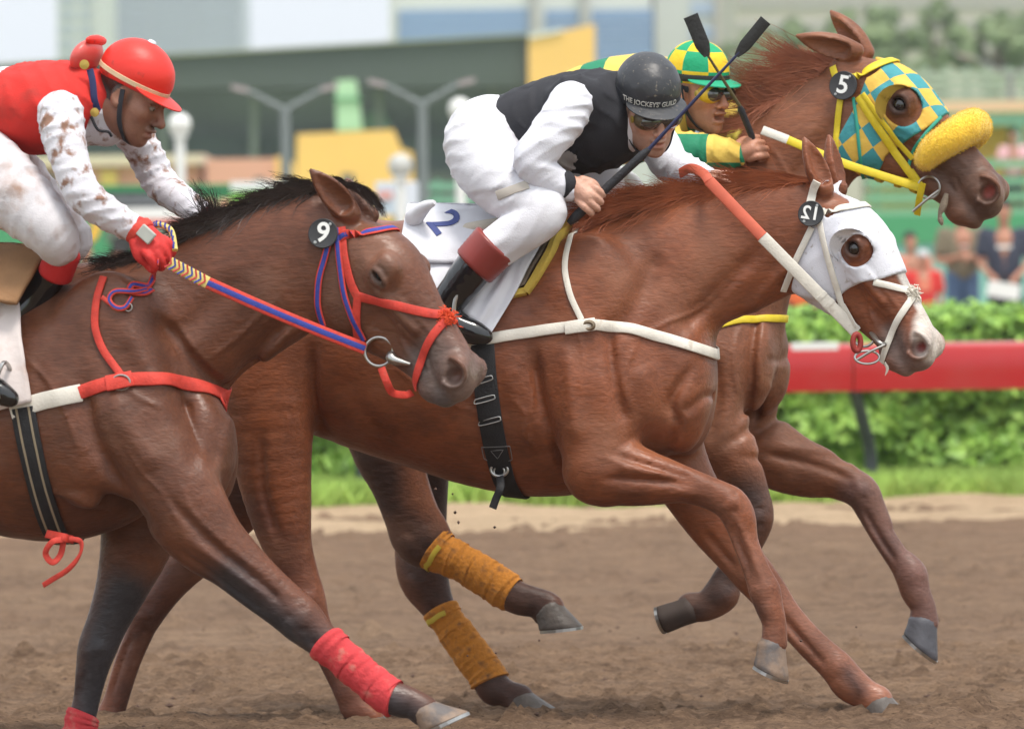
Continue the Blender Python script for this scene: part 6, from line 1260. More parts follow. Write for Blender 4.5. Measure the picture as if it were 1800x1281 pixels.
he = helmet(J, F, M_RHELM, M_CREAM, M_RHELM, .013, button=M_CLOTH); chin_strap(J, F, M_VEST)
# goggles pushed round to the nape
Fg = Frame(h.L(160, 102, -.02), rot3(3.35, -.55, .0), 1.0); S = SDF(); S.ell(h.L(152, 100, -.03), (.028, .075, .05), .01, M=rot3(.15, .5)); gg = sdf_obj('spare_goggles', S, .006, mat('red_goggles', lin(214, 90, 84), .35), J)
b = MB().lathe([(.001, 0), (.012, 0), (.013, .004), (.001, .006)], 16); M_ = np.stack([(1, 0, 0), (0, 0, 1), (0, -1, 0)], 1).astype(float); c = h.L(149, 114, -.112); b.v = [tuple(c + M_ @ np.array(v)) for v in b.v]; b.build('vent_knob', M_BRASS, gg); S2 = SDF(); S2.ell(h.L(169, 72, -.03), (.012, .06, .016), .005, M=rot3(.15, .5)); sdf_obj('lens_rim', S2, .005, M_RHELM, gg)
P = crs([h.L(158, 122, -.105), h.L(163, 145, -.11), h.L(166, 175, -.11), h.L(172, 195, -.1)], 5); ribbon_mb(P, np.tile((0, -1, .1), (len(P), 1)), .018, .003).build('strap', mat('navy_strap', lin(40, 48, 92), .7), gg)
b = MB().lathe([(.001, 0), (.011, 0), (.012, .004), (.001, .006)], 16); c = h.L(167, 198, -.118); b.v = [tuple(c + M_ @ np.array(v)) for v in b.v]; b.build('vent_knob', M_BRASS, gg); MB().tube(crs([h.L(160, 205, -.1), h.L(172, 228, -.1), h.L(190, 232, -.09), h.L(196, 240, -.08)], 5), .004, 6).build('cord', M_VEST, gg)
# ------------------------------------------------ rider in yellow and green
h = H5; J = rider(h, 'person', 'jockey in yellow and green chequered silks and helmet on the farthest horse')
F = Frame(h.L(1230, 158, -.05), rot3(.62, .14, .04), .98)
SK5 = skin('skin_olive', lin(186, 130, 104))
TOR = [(900, 190, 940, 300, 0, .145), (975, 140, 1005, 300, 0, .16), (1050, 106, 1075, 292, 0, .178), (1120, 96, 1150, 280, 0, .175), (1165, 118, 1190, 240, 0, .12)]
ARMN = [(1130, 190, -.19, .062), (1152, 225, -.22, .06), (1178, 262, -.225, .055), (1215, 266, -.19, .052), (1258, 268, -.15, .046), (1292, 272, -.11, .034)]
ARMF = [(1190, 170, .18, .062), (1255, 195, .22, .056), (1310, 206, .23, .050), (1336, 214, .20, .046), (1330, 228, .14, .04), (1312, 236, .08, .034)]
LEGN = [(905, 240, -.03, .12), (900, 270, -.10, .118), (940, 310, -.17, .10), (1000, 340, -.23, .08), (1040, 355, -.26, .068), (1000, 390, -.27, .06), (930, 450, -.28, .052)]
LEGF = [(905, 240, .03, .12), (925, 265, .10, .115), (990, 295, .17, .10), (1050, 325, .23, .08), (1095, 345, .25, .068), (1060, 380, .26, .06), (990, 450, .27, .052)]
_hb = h.L(1288, 276, -.11); _u5 = nrm((0, -1, .2)); _f5 = nrm((.92, 0, .34)); HN = ((_hb, _f5, _u5), dict(size=1.0, thumb=-1)); g5 = _hb + _f5 * .074 - _u5 * .020; HF = ((h.L(1318, 236, .06), (-.5, -.8, .05), (0, -.2, 1)), dict(size=1.1))
body_under(h, J, F, SK5, [ARMN, ARMF, LEGN, LEGF], [TOR], [HN], mouth=.008, neck=[(*h.L(1178, 185, 0), .06), (*F.out((-.02, 0, -.06)), .052)]); eyes_h(F, J)
YL, GR = lin(232, 196, 92), lin(28, 128, 92)
def planar_cells(o, cell, loc=(0, 0), Fr=None):
    V = np.array([v.co[:] for v in o.data.vertices])
    if Fr is None: u, v = V[:, 0] / cell, V[:, 2] / cell
    else: q = Fr.inn(V); u, v = np.arctan2(q[:, 1], q[:, 0] + .014) / (math.pi / 3.6), q[:, 2] / cell
    A = np.stack([u + loc[0], v + loc[1], np.full(len(V), .5)], 1); at_ = o.data.attributes.new('uvh', 'FLOAT_VECTOR', 'POINT'); at_.data.foreach_set('vector', A.astype(np.float32).ravel())
M_YG = head_checker('chequered_silk', YL, GR, 1); M_YGH = head_checker('chequered_helmet', lin(240, 200, 40), lin(20, 160, 110), 1)
S = SDF(); S.chain(h.rows(TOR), .03, 5); wrinkle(S, (-9,) * 3, (9,) * 3, (.9, .1, .35), 55, .004, 21); planar_cells(sdf_obj('shirt', S, .0095, M_YG, J), .08, (.2, .3))
planar_cells(cloth_limb('sleeve', ARMN, M_YG, .005, (1, 0, .1), 95, .0035, 22, J)[0], .085, (.35, .62)); planar_cells(cloth_limb('sleeve', ARMF, M_YG, .005, (1, 0, .1), 95, .0035, 23, J)[0], .085, (.1, .2))
S = SDF(); limb(h, S, LEGN, .03, 4, .004); limb(h, S, LEGF, .03, 4, .004); S.chain(h.rows([(850, 190, 890, 300, 0, .145), (910, 170, 940, 300, 0, .14)]), .04); sdf_obj('breeches', S, .012, M_BREE, J)
for l_, sg in ((-.27, 1), (.27, 1)):
    S = SDF(); limb(h, S, [(950, 435, l_, .056), (900, 490, l_, .05), (880, 530, l_, .045), (905, 555, l_, .036), (935, 568, l_, .026)], .015, 4); sdf_obj('boot', S, .012, M_BOOT, J)
M_YGLOVE = mat('yellow_glove', lin(206, 190, 78), .7, noise=.1, bump=.25, bscale=90); S = SDF(); hand(S, *HF[0], **HF[1]); S.ell(h.L(1303, 236, .02), (.030, .032, .030), .01); sdf_obj('glove', S, .006, M_YGLOVE, J)
he = helmet(J, F, M_YGH, mat('dark_band', lin(40, 42, 40), .7), mat('green_peak', lin(30, 160, 120), .6), .022); planar_cells(he, .058, (.5, -.05), F); chin_strap(J, F, M_VEST); goggles(J, F, mat('yellow_goggles', lin(232, 190, 50), .35), M_SMOKE, M_VEST)
pm = MB().lathe([(.001, -.02)] + [(.021 * math.cos(a), .021 * math.sin(a)) for a in np.linspace(-1.2, 1.2, 9)] + [(.001, .02)], 16); c = F.out((-.015, 0, .163)); pm.v = [tuple(c + np.array(v)) for v in pm.v]; pm.build('pompom', mat('green_pompom', lin(24, 150, 100), .95, bump=.6, bscale=60), he)
wb = h.L(1300, 186, -.17); wa = g5 + (g5 - wb) * .28; wc = h.L(1238, 88, -.24)
whip(h, 'riding_whip', (wa, wb, wc), (h.L(1240, 92, -.24), h.L(1214, 28, -.25), .044), 'whip with broad black flap raised beside the chequered helmet', mat('olive_shaft', lin(86, 74, 44), .5), r0=.010)
# ================================================================ rail, hedge and everything behind the track
def px2m(Y): return (Y + CAM_D) / FPX
def wbox(mb, x0, y0, x1, y1, Y, depth, zpad=0):     # box whose front face covers pixels x0..x1, y0..y1 at depth Y
    a, b = at(x0, y0, Y), at(x1, y1, Y); c = (a + b) / 2 + np.array([0, depth / 2, 0]); return mb.box(c, (abs(b[0] - a[0]), depth, abs(b[2] - a[2])))
# ---- running rail
M_RAIL = mat('red_rail_paint', lin(182, 18, 18), .3, noise=.06, nscale=3, col2=lin(176, 40, 36), bump=.03, bscale=8, coat=.4); M_RAILW = mat('white_rail_paint', (.78, .78, .76), .4); M_POST = mat('grey_post', lin(86, 90, 92), .5, noise=.1)
YR = 16.6; zt, zb = at(1590, 606, YR)[2], at(1590, 686, YR)[2]
rail = tag(empty('running_rail', (0, YR, 0)), 'bright red running rail on bent grey posts in front of the hedge', 'rail')
def rail_sec(x0, x1, m):
    prof = [(0, zb), (0, zb + .02), (-.004, (zb + zt) / 2), (0, zt - .03), (.012, zt - .008), (.03, zt), (.13, zt + .012), (.15, zt), (.16, zt - .02), (.16, zb)]
    return MB().loft([[(x, p[0], p[1]) for p in prof] for x in np.linspace(x0, x1, 6)]).build('rail_beam', m, rail, angle=30)
xs = [at(p, 640, YR)[0] for p in (-2270, -1340, -410, 595, 1500, 2405, 3300)]
for a, b in zip(xs[:-1], xs[1:]): rail_sec(a + .004, b - .004, M_RAIL)
wx0, wx1 = at(1392, 608, YR)[0], at(1474, 608, YR)[0]; MB().box(((wx0 + wx1) / 2, .045, zt - .004), (wx1 - wx0, .085, .05)).build('white_marker', M_RAILW, rail, bevel=.004)
for p in xs:
    P = crs([(p, .08, zb + .03), (p + .02, .09, zb - .02), (p + .07, .22, zb - .2), (p + .12, .34, .18), (p + .13, .36, -.12)], 6); MB().tube(P, .040, 12).build('bent_post', M_POST, rail)
# ---- hedge: dark core, twigs and large leaves
def leaf_cloud(P, D, size, r, bend=.3):
    n = len(P); un = lambda A: A / (np.linalg.norm(A, axis=-1, keepdims=True) + 1e-9)
    D = un(D); T = un(np.cross(D, r.normal(0, 1, (n, 3)))); B = np.cross(D, T); s = size * r.uniform(.6, 1.25, n)[:, None]
    a = P - T * s; b = P + B * s * .55 + D * s * bend * .2; c = P + T * s - D * s * bend * .5; d = P - B * s * .55 + D * s * bend * .2
    V = np.concatenate([a, b, c, d]); i = np.arange(n); return V, np.concatenate([np.stack([i, i + n, i + 2 * n], 1), np.stack([i, i + 2 * n, i + 3 * n], 1)])
M_LEAF = mat('hedge_leaf', lin(120, 164, 64), .5, noise=.6, nscale=9, col2=lin(158, 190, 92), c2lo=.45, c2hi=.7, spec=.4); M_LEAF.node_tree.nodes['Principled BSDF'].inputs['Subsurface Weight'].default_value = 0
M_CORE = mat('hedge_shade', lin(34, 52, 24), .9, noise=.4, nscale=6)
hedge = tag(empty('hedge', (0, 17.7, -.1)), 'clipped leafy green hedge behind the red rail', 'hedge')
r = np.random.default_rng(21); HT = at(1600, 545, 18.4)[2]
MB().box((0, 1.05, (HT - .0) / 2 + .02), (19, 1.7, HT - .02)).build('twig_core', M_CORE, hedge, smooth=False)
n = 10500; x = r.uniform(-5.2, 5.2, n); z = r.uniform(-.02, HT + .05, n); y = .02 + .05 * np.sin(x * 5 + 2 * np.sin(z * 7)) + .05 * np.sin(z * 11 + x * 3) + r.exponential(.05, n); V1, F1 = leaf_cloud(np.stack([x, y, z], 1), np.stack([r.normal(0, .5, n), np.full(n, -1.), r.normal(.35, .5, n)], 1), .072, r)
n = 16000; x = r.uniform(-5.2, 5.2, n); y = r.uniform(.05, 1.9, n); z = HT + .07 + .03 * np.sin(x * 4 + y * 3) + r.normal(0, .02, n); V2, F2 = leaf_cloud(np.stack([x, y, z], 1), np.stack([r.normal(0, .5, n), r.normal(-.2, .5, n), np.ones(n)], 1), .038, r)
o = np_mesh('foliage', np.concatenate([V1, V2]), np.concatenate([F1, F2 + len(V1)]), M_LEAF, hedge, False); o['kind'] = 'stuff'
# ---- terrace and boarding behind the hedge
M_TEALW = mat('turquoise_boarding', lin(130, 186, 170), .7, noise=.08, nscale=1.5); M_GREENR = mat('green_rail', lin(70, 150, 100), .6); M_GREENR2 = mat('pale_green_rail', lin(120, 170, 140), .6)
terr = structure(np_mesh('terrace', *(lambda b: (np.array(b.v), b.f))(MB().box((0, 45, .12), (60, 26, .5))), mat('terrace_paving', lin(160, 150, 138), .9, noise=.15, nscale=2), None, False))
def person(px, py_top, Y, height, shirt, pants, label, hair, pose='down', yaw=0.0, skin_c=(176, 124, 100), cap=None, logo=None, hold=None):
    p = at(px, py_top, Y); z0 = p[2] - height; root = empty('person', (p[0], Y, z0)); tag(root, label, 'person', 'spectators beyond the hedge'); k = height / 1.75
    fw = np.array([math.sin(yaw), -math.cos(yaw), 0]); lf = np.array([math.cos(yaw), math.sin(yaw), 0]); M_ = np.stack([fw, lf, (0, 0, 1)], 1)
    Fh = Frame(np.array([0, 0, 1.625 * k]), M_, k); B = Frame((0, 0, 0), M_, k); S = SDF(); human_head(S, Fh)
    S.tube([(0, 0, 1.42 * k, .055 * k), (0, 0, 1.56 * k, .05 * k)], .02); S.tube([(*B.out((0, 0, 1.0)), .12 * k), (*B.out((0, 0, 1.32)), .13 * k)], .03)
    arms = []
    for sd in (-1, 1):
        A = {'down': [(0, .20, 1.40), (-.02, .25, 1.12), (.08, .22, .90)], 'cross': [(0, .20, 1.40), (.02, .26, 1.12), (.22, .02, 1.16)], 'hold': [(0, .20, 1.40), (.0, .26, 1.12), (.20, .10, .92)], 'lean': [(0, .20, 1.40), (.10, .27, 1.18), (.28, .10, 1.22)]}[pose]
        arms.append([(*B.out((a, sd * b, c)), q * k) for (a, b, c), q in zip(A, (.055, .045, .034))]); S.tube([(x, y, z, q - .006) for x, y, z, q in arms[-1]], .02, 4); S.tube([(*arms[-1][-1][:3], .036 * k), (*(np.array(arms[-1][-1][:3]) + B.M @ np.array([.06, -sd * .02, -.04]) * k), .026 * k)], .01, 2)
        S.tube([(*B.out((0, sd * .09, .92)), .085 * k), (*B.out((.01, sd * .10, .5)), .055 * k), (*B.out((0, sd * .10, .08)), .038 * k)], .02, 3)
    sdf_obj('body', S, .016, mat('skin_' + str(px), lin(*skin_c), .6), root)
    S = SDF(); S.chain([(0, 0, .1, 0, .1)] * 2, .01) if False else None
    S.tube([(*B.out((0, -.05, 1.0)), .12 * k), (*B.out((0, -.07, 1.2)), .125 * k), (*B.out((0, -.12, 1.37)), .085 * k)], .05, 3); S.tube([(*B.out((0, .05, 1.0)), .12 * k), (*B.out((0, .07, 1.2)), .125 * k), (*B.out((0, .12, 1.37)), .085 * k)], .05, 3)
    for A in arms: a, b = np.array(A[0]), np.array(A[1]); m_ = a * .35 + b * .65; S.tube([tuple(a + (0, 0, 0, .016)), tuple(m_ + (0, 0, 0, .022))], .03, 3)
    wrinkle(S, (-9,) * 3, (9,) * 3, (.3, .1, .9), 40, .006, int(px)); sh = sdf_obj('shirt', S, .017, shirt, root)
    S = SDF()
    for sd in (-1, 1): S.tube([(*B.out((0, sd * .08, .95)), .105 * k), (*B.out((.01, sd * .10, .5)), .075 * k), (*B.out((0, sd * .10, .08)), .06 * k)], .04, 3)
    sdf_obj('trousers', S, .02, pants, root)
    S = SDF(); S.ell((-.018, 0, .058), (.10, .082, .082), .01, F=Fh); S.ell((.06, 0, -.03), (.075, .11, .075), .01, 'sub', F=Fh); sdf_obj('hair', S, .014, hair, root)
    if cap is not None: S = SDF(); S.ell((-.01, 0, .072), (.105, .086, .068), .01, F=Fh); S.ell((.10, 0, .045), (.06, .06, .010), .01, F=Fh); sdf_obj('cap', S, .013, cap, root)
    if logo is not None: c, dx, dz = logo; b = MB().box(B.out((.142, 0, 1.23)), (.01, .01, .01)); b.v = [tuple(B.out((.133 + .004 * i, y * dx, 1.26 + z * dz))) for i in (0, 1) for y in (-.5, .5) for z in (-.5, .5)]; b.build('shirt_print', c, sh)
    return root, B
HB = mat('hair_black', lin(34, 28, 26), .7); JEAN = mat('denim', lin(78, 100, 132), .8, noise=.15); DKP = mat('dark_trousers', lin(44, 46, 54), .8)
M_PAPER = mat('white_paper', (.8, .8, .78), .7)
rt, B = person(1764, 352, 38, 1.74, mat('navy_shirt', lin(58, 62, 78), .85), DKP, 'man in a navy t-shirt holding a white paper beyond the hedge', HB, 'hold', -.1, logo=(M_PAPER, .16, .035))
pp = tag(MB().box(at(1764, 510, 37.55), (.34, .03, .16), np.array([[.98, 0, .17], [0, 1, 0], [-.17, 0, .98]])).build('paper', M_PAPER), 'white race paper held by the man in navy', 'paper')
person(1690, 352, 38.6, 1.74, mat('olive_shirt', lin(122, 112, 92), .85), JEAN, 'man in an olive shirt and jeans with arms crossed beyond the hedge', HB, 'cross', .1, logo=(M_PAPER, .07, .02))
person(1622, 440, 37.2, 1.28, mat('red_shirt', lin(206, 54, 50), .85), DKP, 'child in a red t-shirt standing beyond the hedge', HB, 'down', .05, cap=mat('pale_cap', lin(196, 196, 198), .8), logo=(mat('pale_print', lin(220, 130, 105), .8), .18, .16))
person(1600, 408, 40.5, 1.5, mat('peach_shirt', lin(214, 130, 110), .85), JEAN, 'person in a peach shirt behind the child in red', HB, 'down', .2)
person(1402, 428, 37.0, 1.36, mat('orange_shirt', lin(226, 110, 58), .85), DKP, 'person in an orange shirt half hidden behind the white hood', HB, 'down', 0)
person(1782, 228, 74, 1.72, mat('pink_shirt', lin(226, 176, 184), .85), DKP, 'woman in a pink top on the raised walkway at right', HB, 'lean', -.3)
for i, (px, py, c, lab) in enumerate(((18, 432, (60, 110, 120), 'spectator in a teal shirt at the left edge'), (48, 446, (150, 100, 80), 'spectator in a brown shirt beside the one in teal at left'), (150, 424, (210, 170, 120), 'spectator in a tan shirt between the red rider and the bay neck'), (205, 436, (60, 130, 100), 'spectator in a green shirt below the red rider'))):
    person(px, py, 38.5, 1.55, mat('shirt_%d' % i, lin(*c), .85), DKP, lab, HB, 'down', .1 * i)
bd = tag(empty('boarding', (0, 47, 0)), 'turquoise boarding with green top rail behind the spectators', 'boarding')
for i, x0 in enumerate(range(-500, 2300, 140)):
    b = MB(); wbox(b, x0 + 1, 418, x0 + 139, 560, 47, .06); b.v = [(x, y - 47, z) for x, y, z in b.v]; b.build('panel', M_TEALW, bd, smooth=False)
b = MB(); wbox(b, -500, 408, 2300, 418, 46.95, .12); b.v = [(x, y - 47, z) for x, y, z in b.v]; b.build('top_rail', M_GREENR, bd, smooth=False)
def railfence(name, label, x0, x1, ys, Y, m, posts, th=9, group=None, pb=420):
    root = tag(empty(name, (0, Y, 0)), label, 'fence', group)
    for y in ys: b = MB(); wbox(b, x0, y - th / 2, x1, y + th / 2, Y, .06); b.v = [(x, q - Y, z) for x, q, z in b.v]; b.build('rail', m, root, smooth=False)
    for p in posts: b = MB(); wbox(b, p - 5, ys[0] - 10, p + 5, pb, Y + .08, .08); b.v = [(x, q - Y, z) for x, q, z in b.v]; b.build('post', m, root, smooth=False)
railfence('rail_fence', 'pale green rail fence behind the rider in black', 740, 1080, (326, 350, 376), 50, M_GREENR2, range(770, 1080, 90))
railfence('rail_fence', 'green rail fence on the raised walkway at right', 1520, 2050, (288, 318, 345, 372), 72, M_GREENR2, range(1540, 2050, 100), 6, pb=415)
railfence('rail_fence', 'green rails at left behind the red rider', -100, 500, (334, 344), 50, M_GREENR, range(-60, 500, 110), 8)
# ---- advertising boards and stalls at left
def board(name, rect, Y, m, label, th=.08, cat='board', legs=True):
    root = tag(empty(name, tuple(at((rect[0] + rect[2]) / 2, rect[3], Y))), label, cat); o = np.array(root.location); b = MB(); wbox(b, *rect, Y, th); b.v = [tuple(np.array(v) - o) for v in b.v]; b.build('panel', m, root, smooth=False, bevel=.01)
    if legs:
        for t in (.15, .85): x = rect[0] + (rect[2] - rect[0]) * t; b = MB(); wbox(b, x - 4, rect[3], x + 4, rect[3] + 60, Y + .02, .06); b.v = [tuple(np.array(v) - o) for v in b.v]; b.build('leg', M_POST, root, smooth=False)
    return root, o
bd1, o1 = board('banner', (405, 322, 492, 372), 49, mat('lime_banner', lin(150, 214, 98), .7), 'lime green banner with white top behind the bay mane'); b = MB(); wbox(b, 405, 319, 492, 334, 48.95, .04); b.v = [tuple(np.array(v) - o1) for v in b.v]; b.build('white_strip', M_WHITEPAINT, bd1, smooth=False)
bd1, o1 = board('banner', (660, 320, 702, 378), 49, mat('pale_banner', lin(214, 222, 234), .7, noise=.1, nscale=4), 'pale banner with red print beside the globe lamp'); b = MB(); wbox(b, 664, 336, 690, 350, 48.95, .02); b.v = [tuple(np.array(v) - o1) for v in b.v]; b.build('print', mat('pink_print', lin(226, 160, 150), .7), bd1, smooth=False)
board('banner', (706, 320, 752, 378), 49, mat('white_banner', lin(226, 226, 236), .7, noise=.05), 'white banner right of the globe lamp post')
kt = tag(empty('ride_cart', tuple(at(240, 440, 44))), 'yellow and green fairground cart behind the red rider', 'cart'); o1 = np.array(kt.location); M_YP = mat('yellow_panel', lin(240, 190, 70), .6); 
def kpart(nm, rect, m, Y=44, th=.3): b = MB(); wbox(b, *rect, Y, th); b.v = [tuple(np.array(v) - o1) for v in b.v]; b.build(nm, m, kt, smooth=False, bevel=.02)
kpart('roof', (188, 343, 345, 364), mat('dark_roof', lin(96, 100, 104), .7), 44, .8); kpart('white_side', (215, 366, 345, 386), M_WHITEPAINT); kpart('red_skirt', (200, 388, 345, 398), mat('red_skirt', lin(214, 92, 70), .7)); kpart('body', (185, 399, 345, 425), mat('cart_body', lin(110, 128, 112), .7)); kpart('green_side', (112, 368, 172, 420), mat('green_side', lin(120, 168, 134), .7), 43.8, .2); kpart('yellow_top', (96, 350, 176, 368), M_YP, 43.8, .4)
P = crs([at(112, 424, 43.7) - o1, at(140, 428, 43.7) - o1, at(164, 415, 43.7) - o1, at(170, 385, 43.7) - o1, at(160, 366, 43.7) - o1], 6); MB().tube(P, .05, 8).build('yellow_arch', M_YP, kt)
for xx in (200, 240, 330): b = MB().tube([at(xx, 364, 44.2) - o1, at(xx, 440, 44.2) - o1], .03, 8).build('post', M_POST, kt)
for xx in (130, 215, 320): c = at(xx, 432, 43.9) - o1; MB().tube([c + (0, -.05, 0), c + (0, .05, 0)], .13, 16).build('wheel', mat('tyre', (.03, .03, .03), .8), kt)
# ---- lamps
M_LPOST = mat('lamp_post_grey', lin(116, 124, 124), .6); M_GLOBE = mat('globe_white', (.8, .8, .78), .3)
def ylamp(px, top, Y, armw, label):
    g = at(px, top, Y); root = tag(empty('street_lamp', (g[0], Y, .37)), label, 'street lamp', 'twin-arm lamps'); H_ = g[2] - .37; MB().tube([(0, 0, 0), (0, 0, .3), (0, 0, H_)], [.085, .07, .06], 14).build('post', M_LPOST, root)
    k = px2m(Y)
    for sd in (-1, 1): MB().tube([(0, 0, H_ - .03), (sd * armw * k * .8, 0, H_ + 32 * k)], [.04, .032], 10).build('arm', M_LPOST, root); MB().loft([[(sd * armw * k * t, y, H_ + (32 + (t - .8) * 20) * k + z) for y, z in ((-.06, -.03), (.06, -.03), (.05, .03), (-.05, .03))] for t in (.75, .95, 1.1)]).build('lamp_head', mat('lamp_head', lin(150, 140, 140), .6), root)
ylamp(501, 190, 46, 85, 'grey twin-arm street lamp above the bay horse mane'); ylamp(742, 180, 46, 85, 'grey twin-arm street lamp left of the rider in black'); ylamp(1776, 132, 90, 85, 'pale twin-arm street lamp at the right edge')
def glamp(px, py, Y, r, label, m=None):
    g = at(px, py, Y); root = tag(empty('globe_lamp', (g[0], Y, .37)), label, 'globe lamp', 'globe lamps'); H_ = g[2] - .37; k = px2m(Y); b = MB().lathe([(.001, -r * k)] + [(r * k * math.cos(a), r * k * math.sin(a)) for a in np.linspace(-1.3, 1.3, 12)] + [(.001, r * k)], 18, (0, 0, H_)); b.build('globe', m or M_GLOBE, root)
    MB().tube([(0, 0, 0), (0, 0, H_ - r * k * .8)], .06, 12).build('post', M_WHITEPAINT, root); MB().lathe([(.10, H_ - r * k * 1.1), (.09, H_ - r * k * .8), (.001, H_ - r * k * .75)], 14).build('collar', M_WHITEPAINT, root)
    b = MB().box((0, 0, .35), (.4, .4, .7)); b.build('plinth', M_WHITEPAINT, root, bevel=.02, smooth=False)
glamp(316, 219, 46, 20, 'white globe lamp on a white post right of the red helmet'); glamp(704, 292, 46, 22, 'grey white globe lamp behind the bay horse ears', mat('globe_grey', lin(190, 190, 186), .4)); glamp(808, 192, 46, 20, 'white globe lamp half behind the rider in white breeches')
# ---- low buildings
def building(name, label, rect, Y, depth, m, cat='building', group=None):
    o = at((rect[0] + rect[2]) / 2, 480, Y); o[2] = 0; root = tag(empty(name, (o[0], Y, 0)), label, cat, group)
    def part(nm, rc, mm, dy=0.0, dp=.3, bevel=0.0):
        b = MB(); wbox(b, *rc, Y + dy, dp); b.v = [(x - o[0], y - Y, z) for x, y, z in b.v]; return b.build(nm, mm, root, smooth=False, bevel=bevel)
    part('wall', rect, m, 0, depth); return root, part
M_PINK = mat('pink_render', lin(222, 164, 144), .8, noise=.06, nscale=.6); M_ORNG = mat('orange_render', lin(246, 196, 112), .8, noise=.04, nscale=.5); M_WIN = mat('window_dark', lin(96, 104, 100), .25)
rt, part = building('pink_building', 'low pink building with a yellow shutter behind the red rider', (40, 288, 352, 400), 120, 8, M_PINK); part('shutter', (176, 300, 206, 338), mat('yellow_shutter', lin(226, 196, 104), .7), -.2, .15); part('roof_edge', (34, 276, 358, 288), mat('cream_edge', lin(222, 208, 184), .8), -.4, 8.6); part('window', (70, 305, 100, 332), M_WIN, -.05, .04); part('sill', (160, 340, 222, 345), M_WIN, -.25, .2)
rt, part = building('pink_building', 'small pink building with dark window left of the orange block', (362, 280, 490, 400), 118, 6, M_PINK); part('window', (448, 312, 464, 326), M_WIN, -.05, .04); part('orange_corner', (484, 276, 502, 400), M_ORNG, -.1, 6.2)
o = at(610, 480, 110); root = tag(empty('orange_block', (o[0], 110, 0)), 'orange block with sloping right side behind the bay horse ears', 'building'); poly = [(522, 236), (692, 228), (706, 262), (726, 268), (730, 400), (518, 400)]
V = [at(x, y, 110 + d) * (1, 1, 1) - np.array([o[0], 110, 0]) for d in (0, 4) for x, y in poly]; V = [np.array(v) for v in V]; n = 6; b = MB().add(V, [tuple(range(n))[::-1], tuple(range(n, 2 * n))] + [(i, (i + 1) % n, n + (i + 1) % n, n + i) for i in range(n)]); b.build('wall', M_ORNG, root, smooth=False); b = MB(); wbox(b, 600, 306, 622, 330, 109.9, .08); b.v = [(x - o[0], y - 110, z) for x, y, z in b.v]; b.build('window', M_WIN, root, smooth=False)
rt, part = building('kiosk', 'orange kiosk with a turquoise canopy at the right edge', (1560, 214, 1960, 330), 90, 5, mat('kiosk_orange', lin(224, 168, 90), .8, noise=.05)); part('canopy', (1540, 194, 1980, 216), mat('turquoise_canopy', lin(150, 196, 188), .7), -1.6, 2.5); part('roof', (1535, 180, 1985, 194), mat('peach_roof', lin(226, 186, 156), .8), -1.8, 7); part('pillar', (1788, 214, 1800, 330), mat('turquoise_pillar', lin(140, 190, 180), .7), -1.5, .25); part('pillar', (1640, 214, 1652, 330), mat('turquoise_pillar2', lin(140, 190, 180), .7), -1.5, .25); part('plinth', (1550, 330, 1970, 420), mat('plinth_green', lin(150, 160, 110), .8), -.2, 5.4)
# ---- long dark stand
M_FASC = mat('dark_fascia', lin(74, 84, 78), .8, noise=.06, nscale=.3); M_STW = mat('stand_shade', lin(88, 102, 94), .9, noise=.25, nscale=.25)
Y = 150; o = at(650, 480, Y); root = tag(empty('grandstand', (o[0], Y, 0)), 'long dark grey-green stand with an orange end panel behind the lamps', 'grandstand')
def sp(nm, poly, m, dy, dp):
    n = len(poly); V = [at(x, y, Y + dy) + np.array([0, d, 0]) - np.array([o[0], Y, 0]) for d in (0, dp) for x, y in poly]; MB().add(V, [tuple(range(n))[::-1], tuple(range(n, 2 * n))] + [(i, (i + 1) % n, n + (i + 1) % n, n + i) for i in range(n)]).build(nm, m, root, smooth=False)
sp('roof_fascia', [(-400, 138), (300, 98), (928, 62), (928, 152), (300, 158), (-400, 170)], M_FASC, 0, 2); sp('roof_edge', [(-400, 135), (300, 95), (930, 59), (930, 63), (300, 99), (-400, 139)], mat('roof_edge', lin(150, 154, 128), .7), -.2, 2.4); sp('back_wall', [(-400, 150), (928, 140), (928, 420), (-400, 420)], M_STW, 3, 1); sp('end_panel', [(929, 66), (1046, 43), (1046, 250), (929, 250)], M_ORNG, -.5, 3); sp('end_cap', [(929, 62), (990, 50), (990, 56), (929, 68)], M_WHITEPAINT, -.6, 1)
for x in (-200, 40, 280, 440, 660, 860): sp('column', [(x, 150), (x + 12, 150), (x + 12, 420), (x, 420)], mat('column_grey', lin(120, 128, 120), .8) if x == -200 else bpy.data.materials['column_grey'], 1, .6)
sp('green_column', [(590, 142), (624, 140), (636, 228), (592, 230)], mat('mint_column', lin(178, 214, 176), .8), -3, 1.5); sp('column_band', [(588, 172), (632, 171), (632, 175), (588, 176)], M_GREENR, -3.1, 1.7); sp('tier', [(-400, 300), (928, 300), (928, 420), (-400, 420)], mat('tier_dark', lin(90, 98, 92), .9, noise=.2, nscale=.4), 1.2, 1.5); sp('tier', [(-400, 240), (928, 240), (928, 300), (-400, 300)], mat('tier_mid', lin(78, 92, 88), .9, noise=.2, nscale=.4), 2, 1); sp('green_awning', [(640, 200), (672, 196), (690, 228), (640, 230)], mat('green_awning', lin(112, 146, 126), .8), 2, 2)
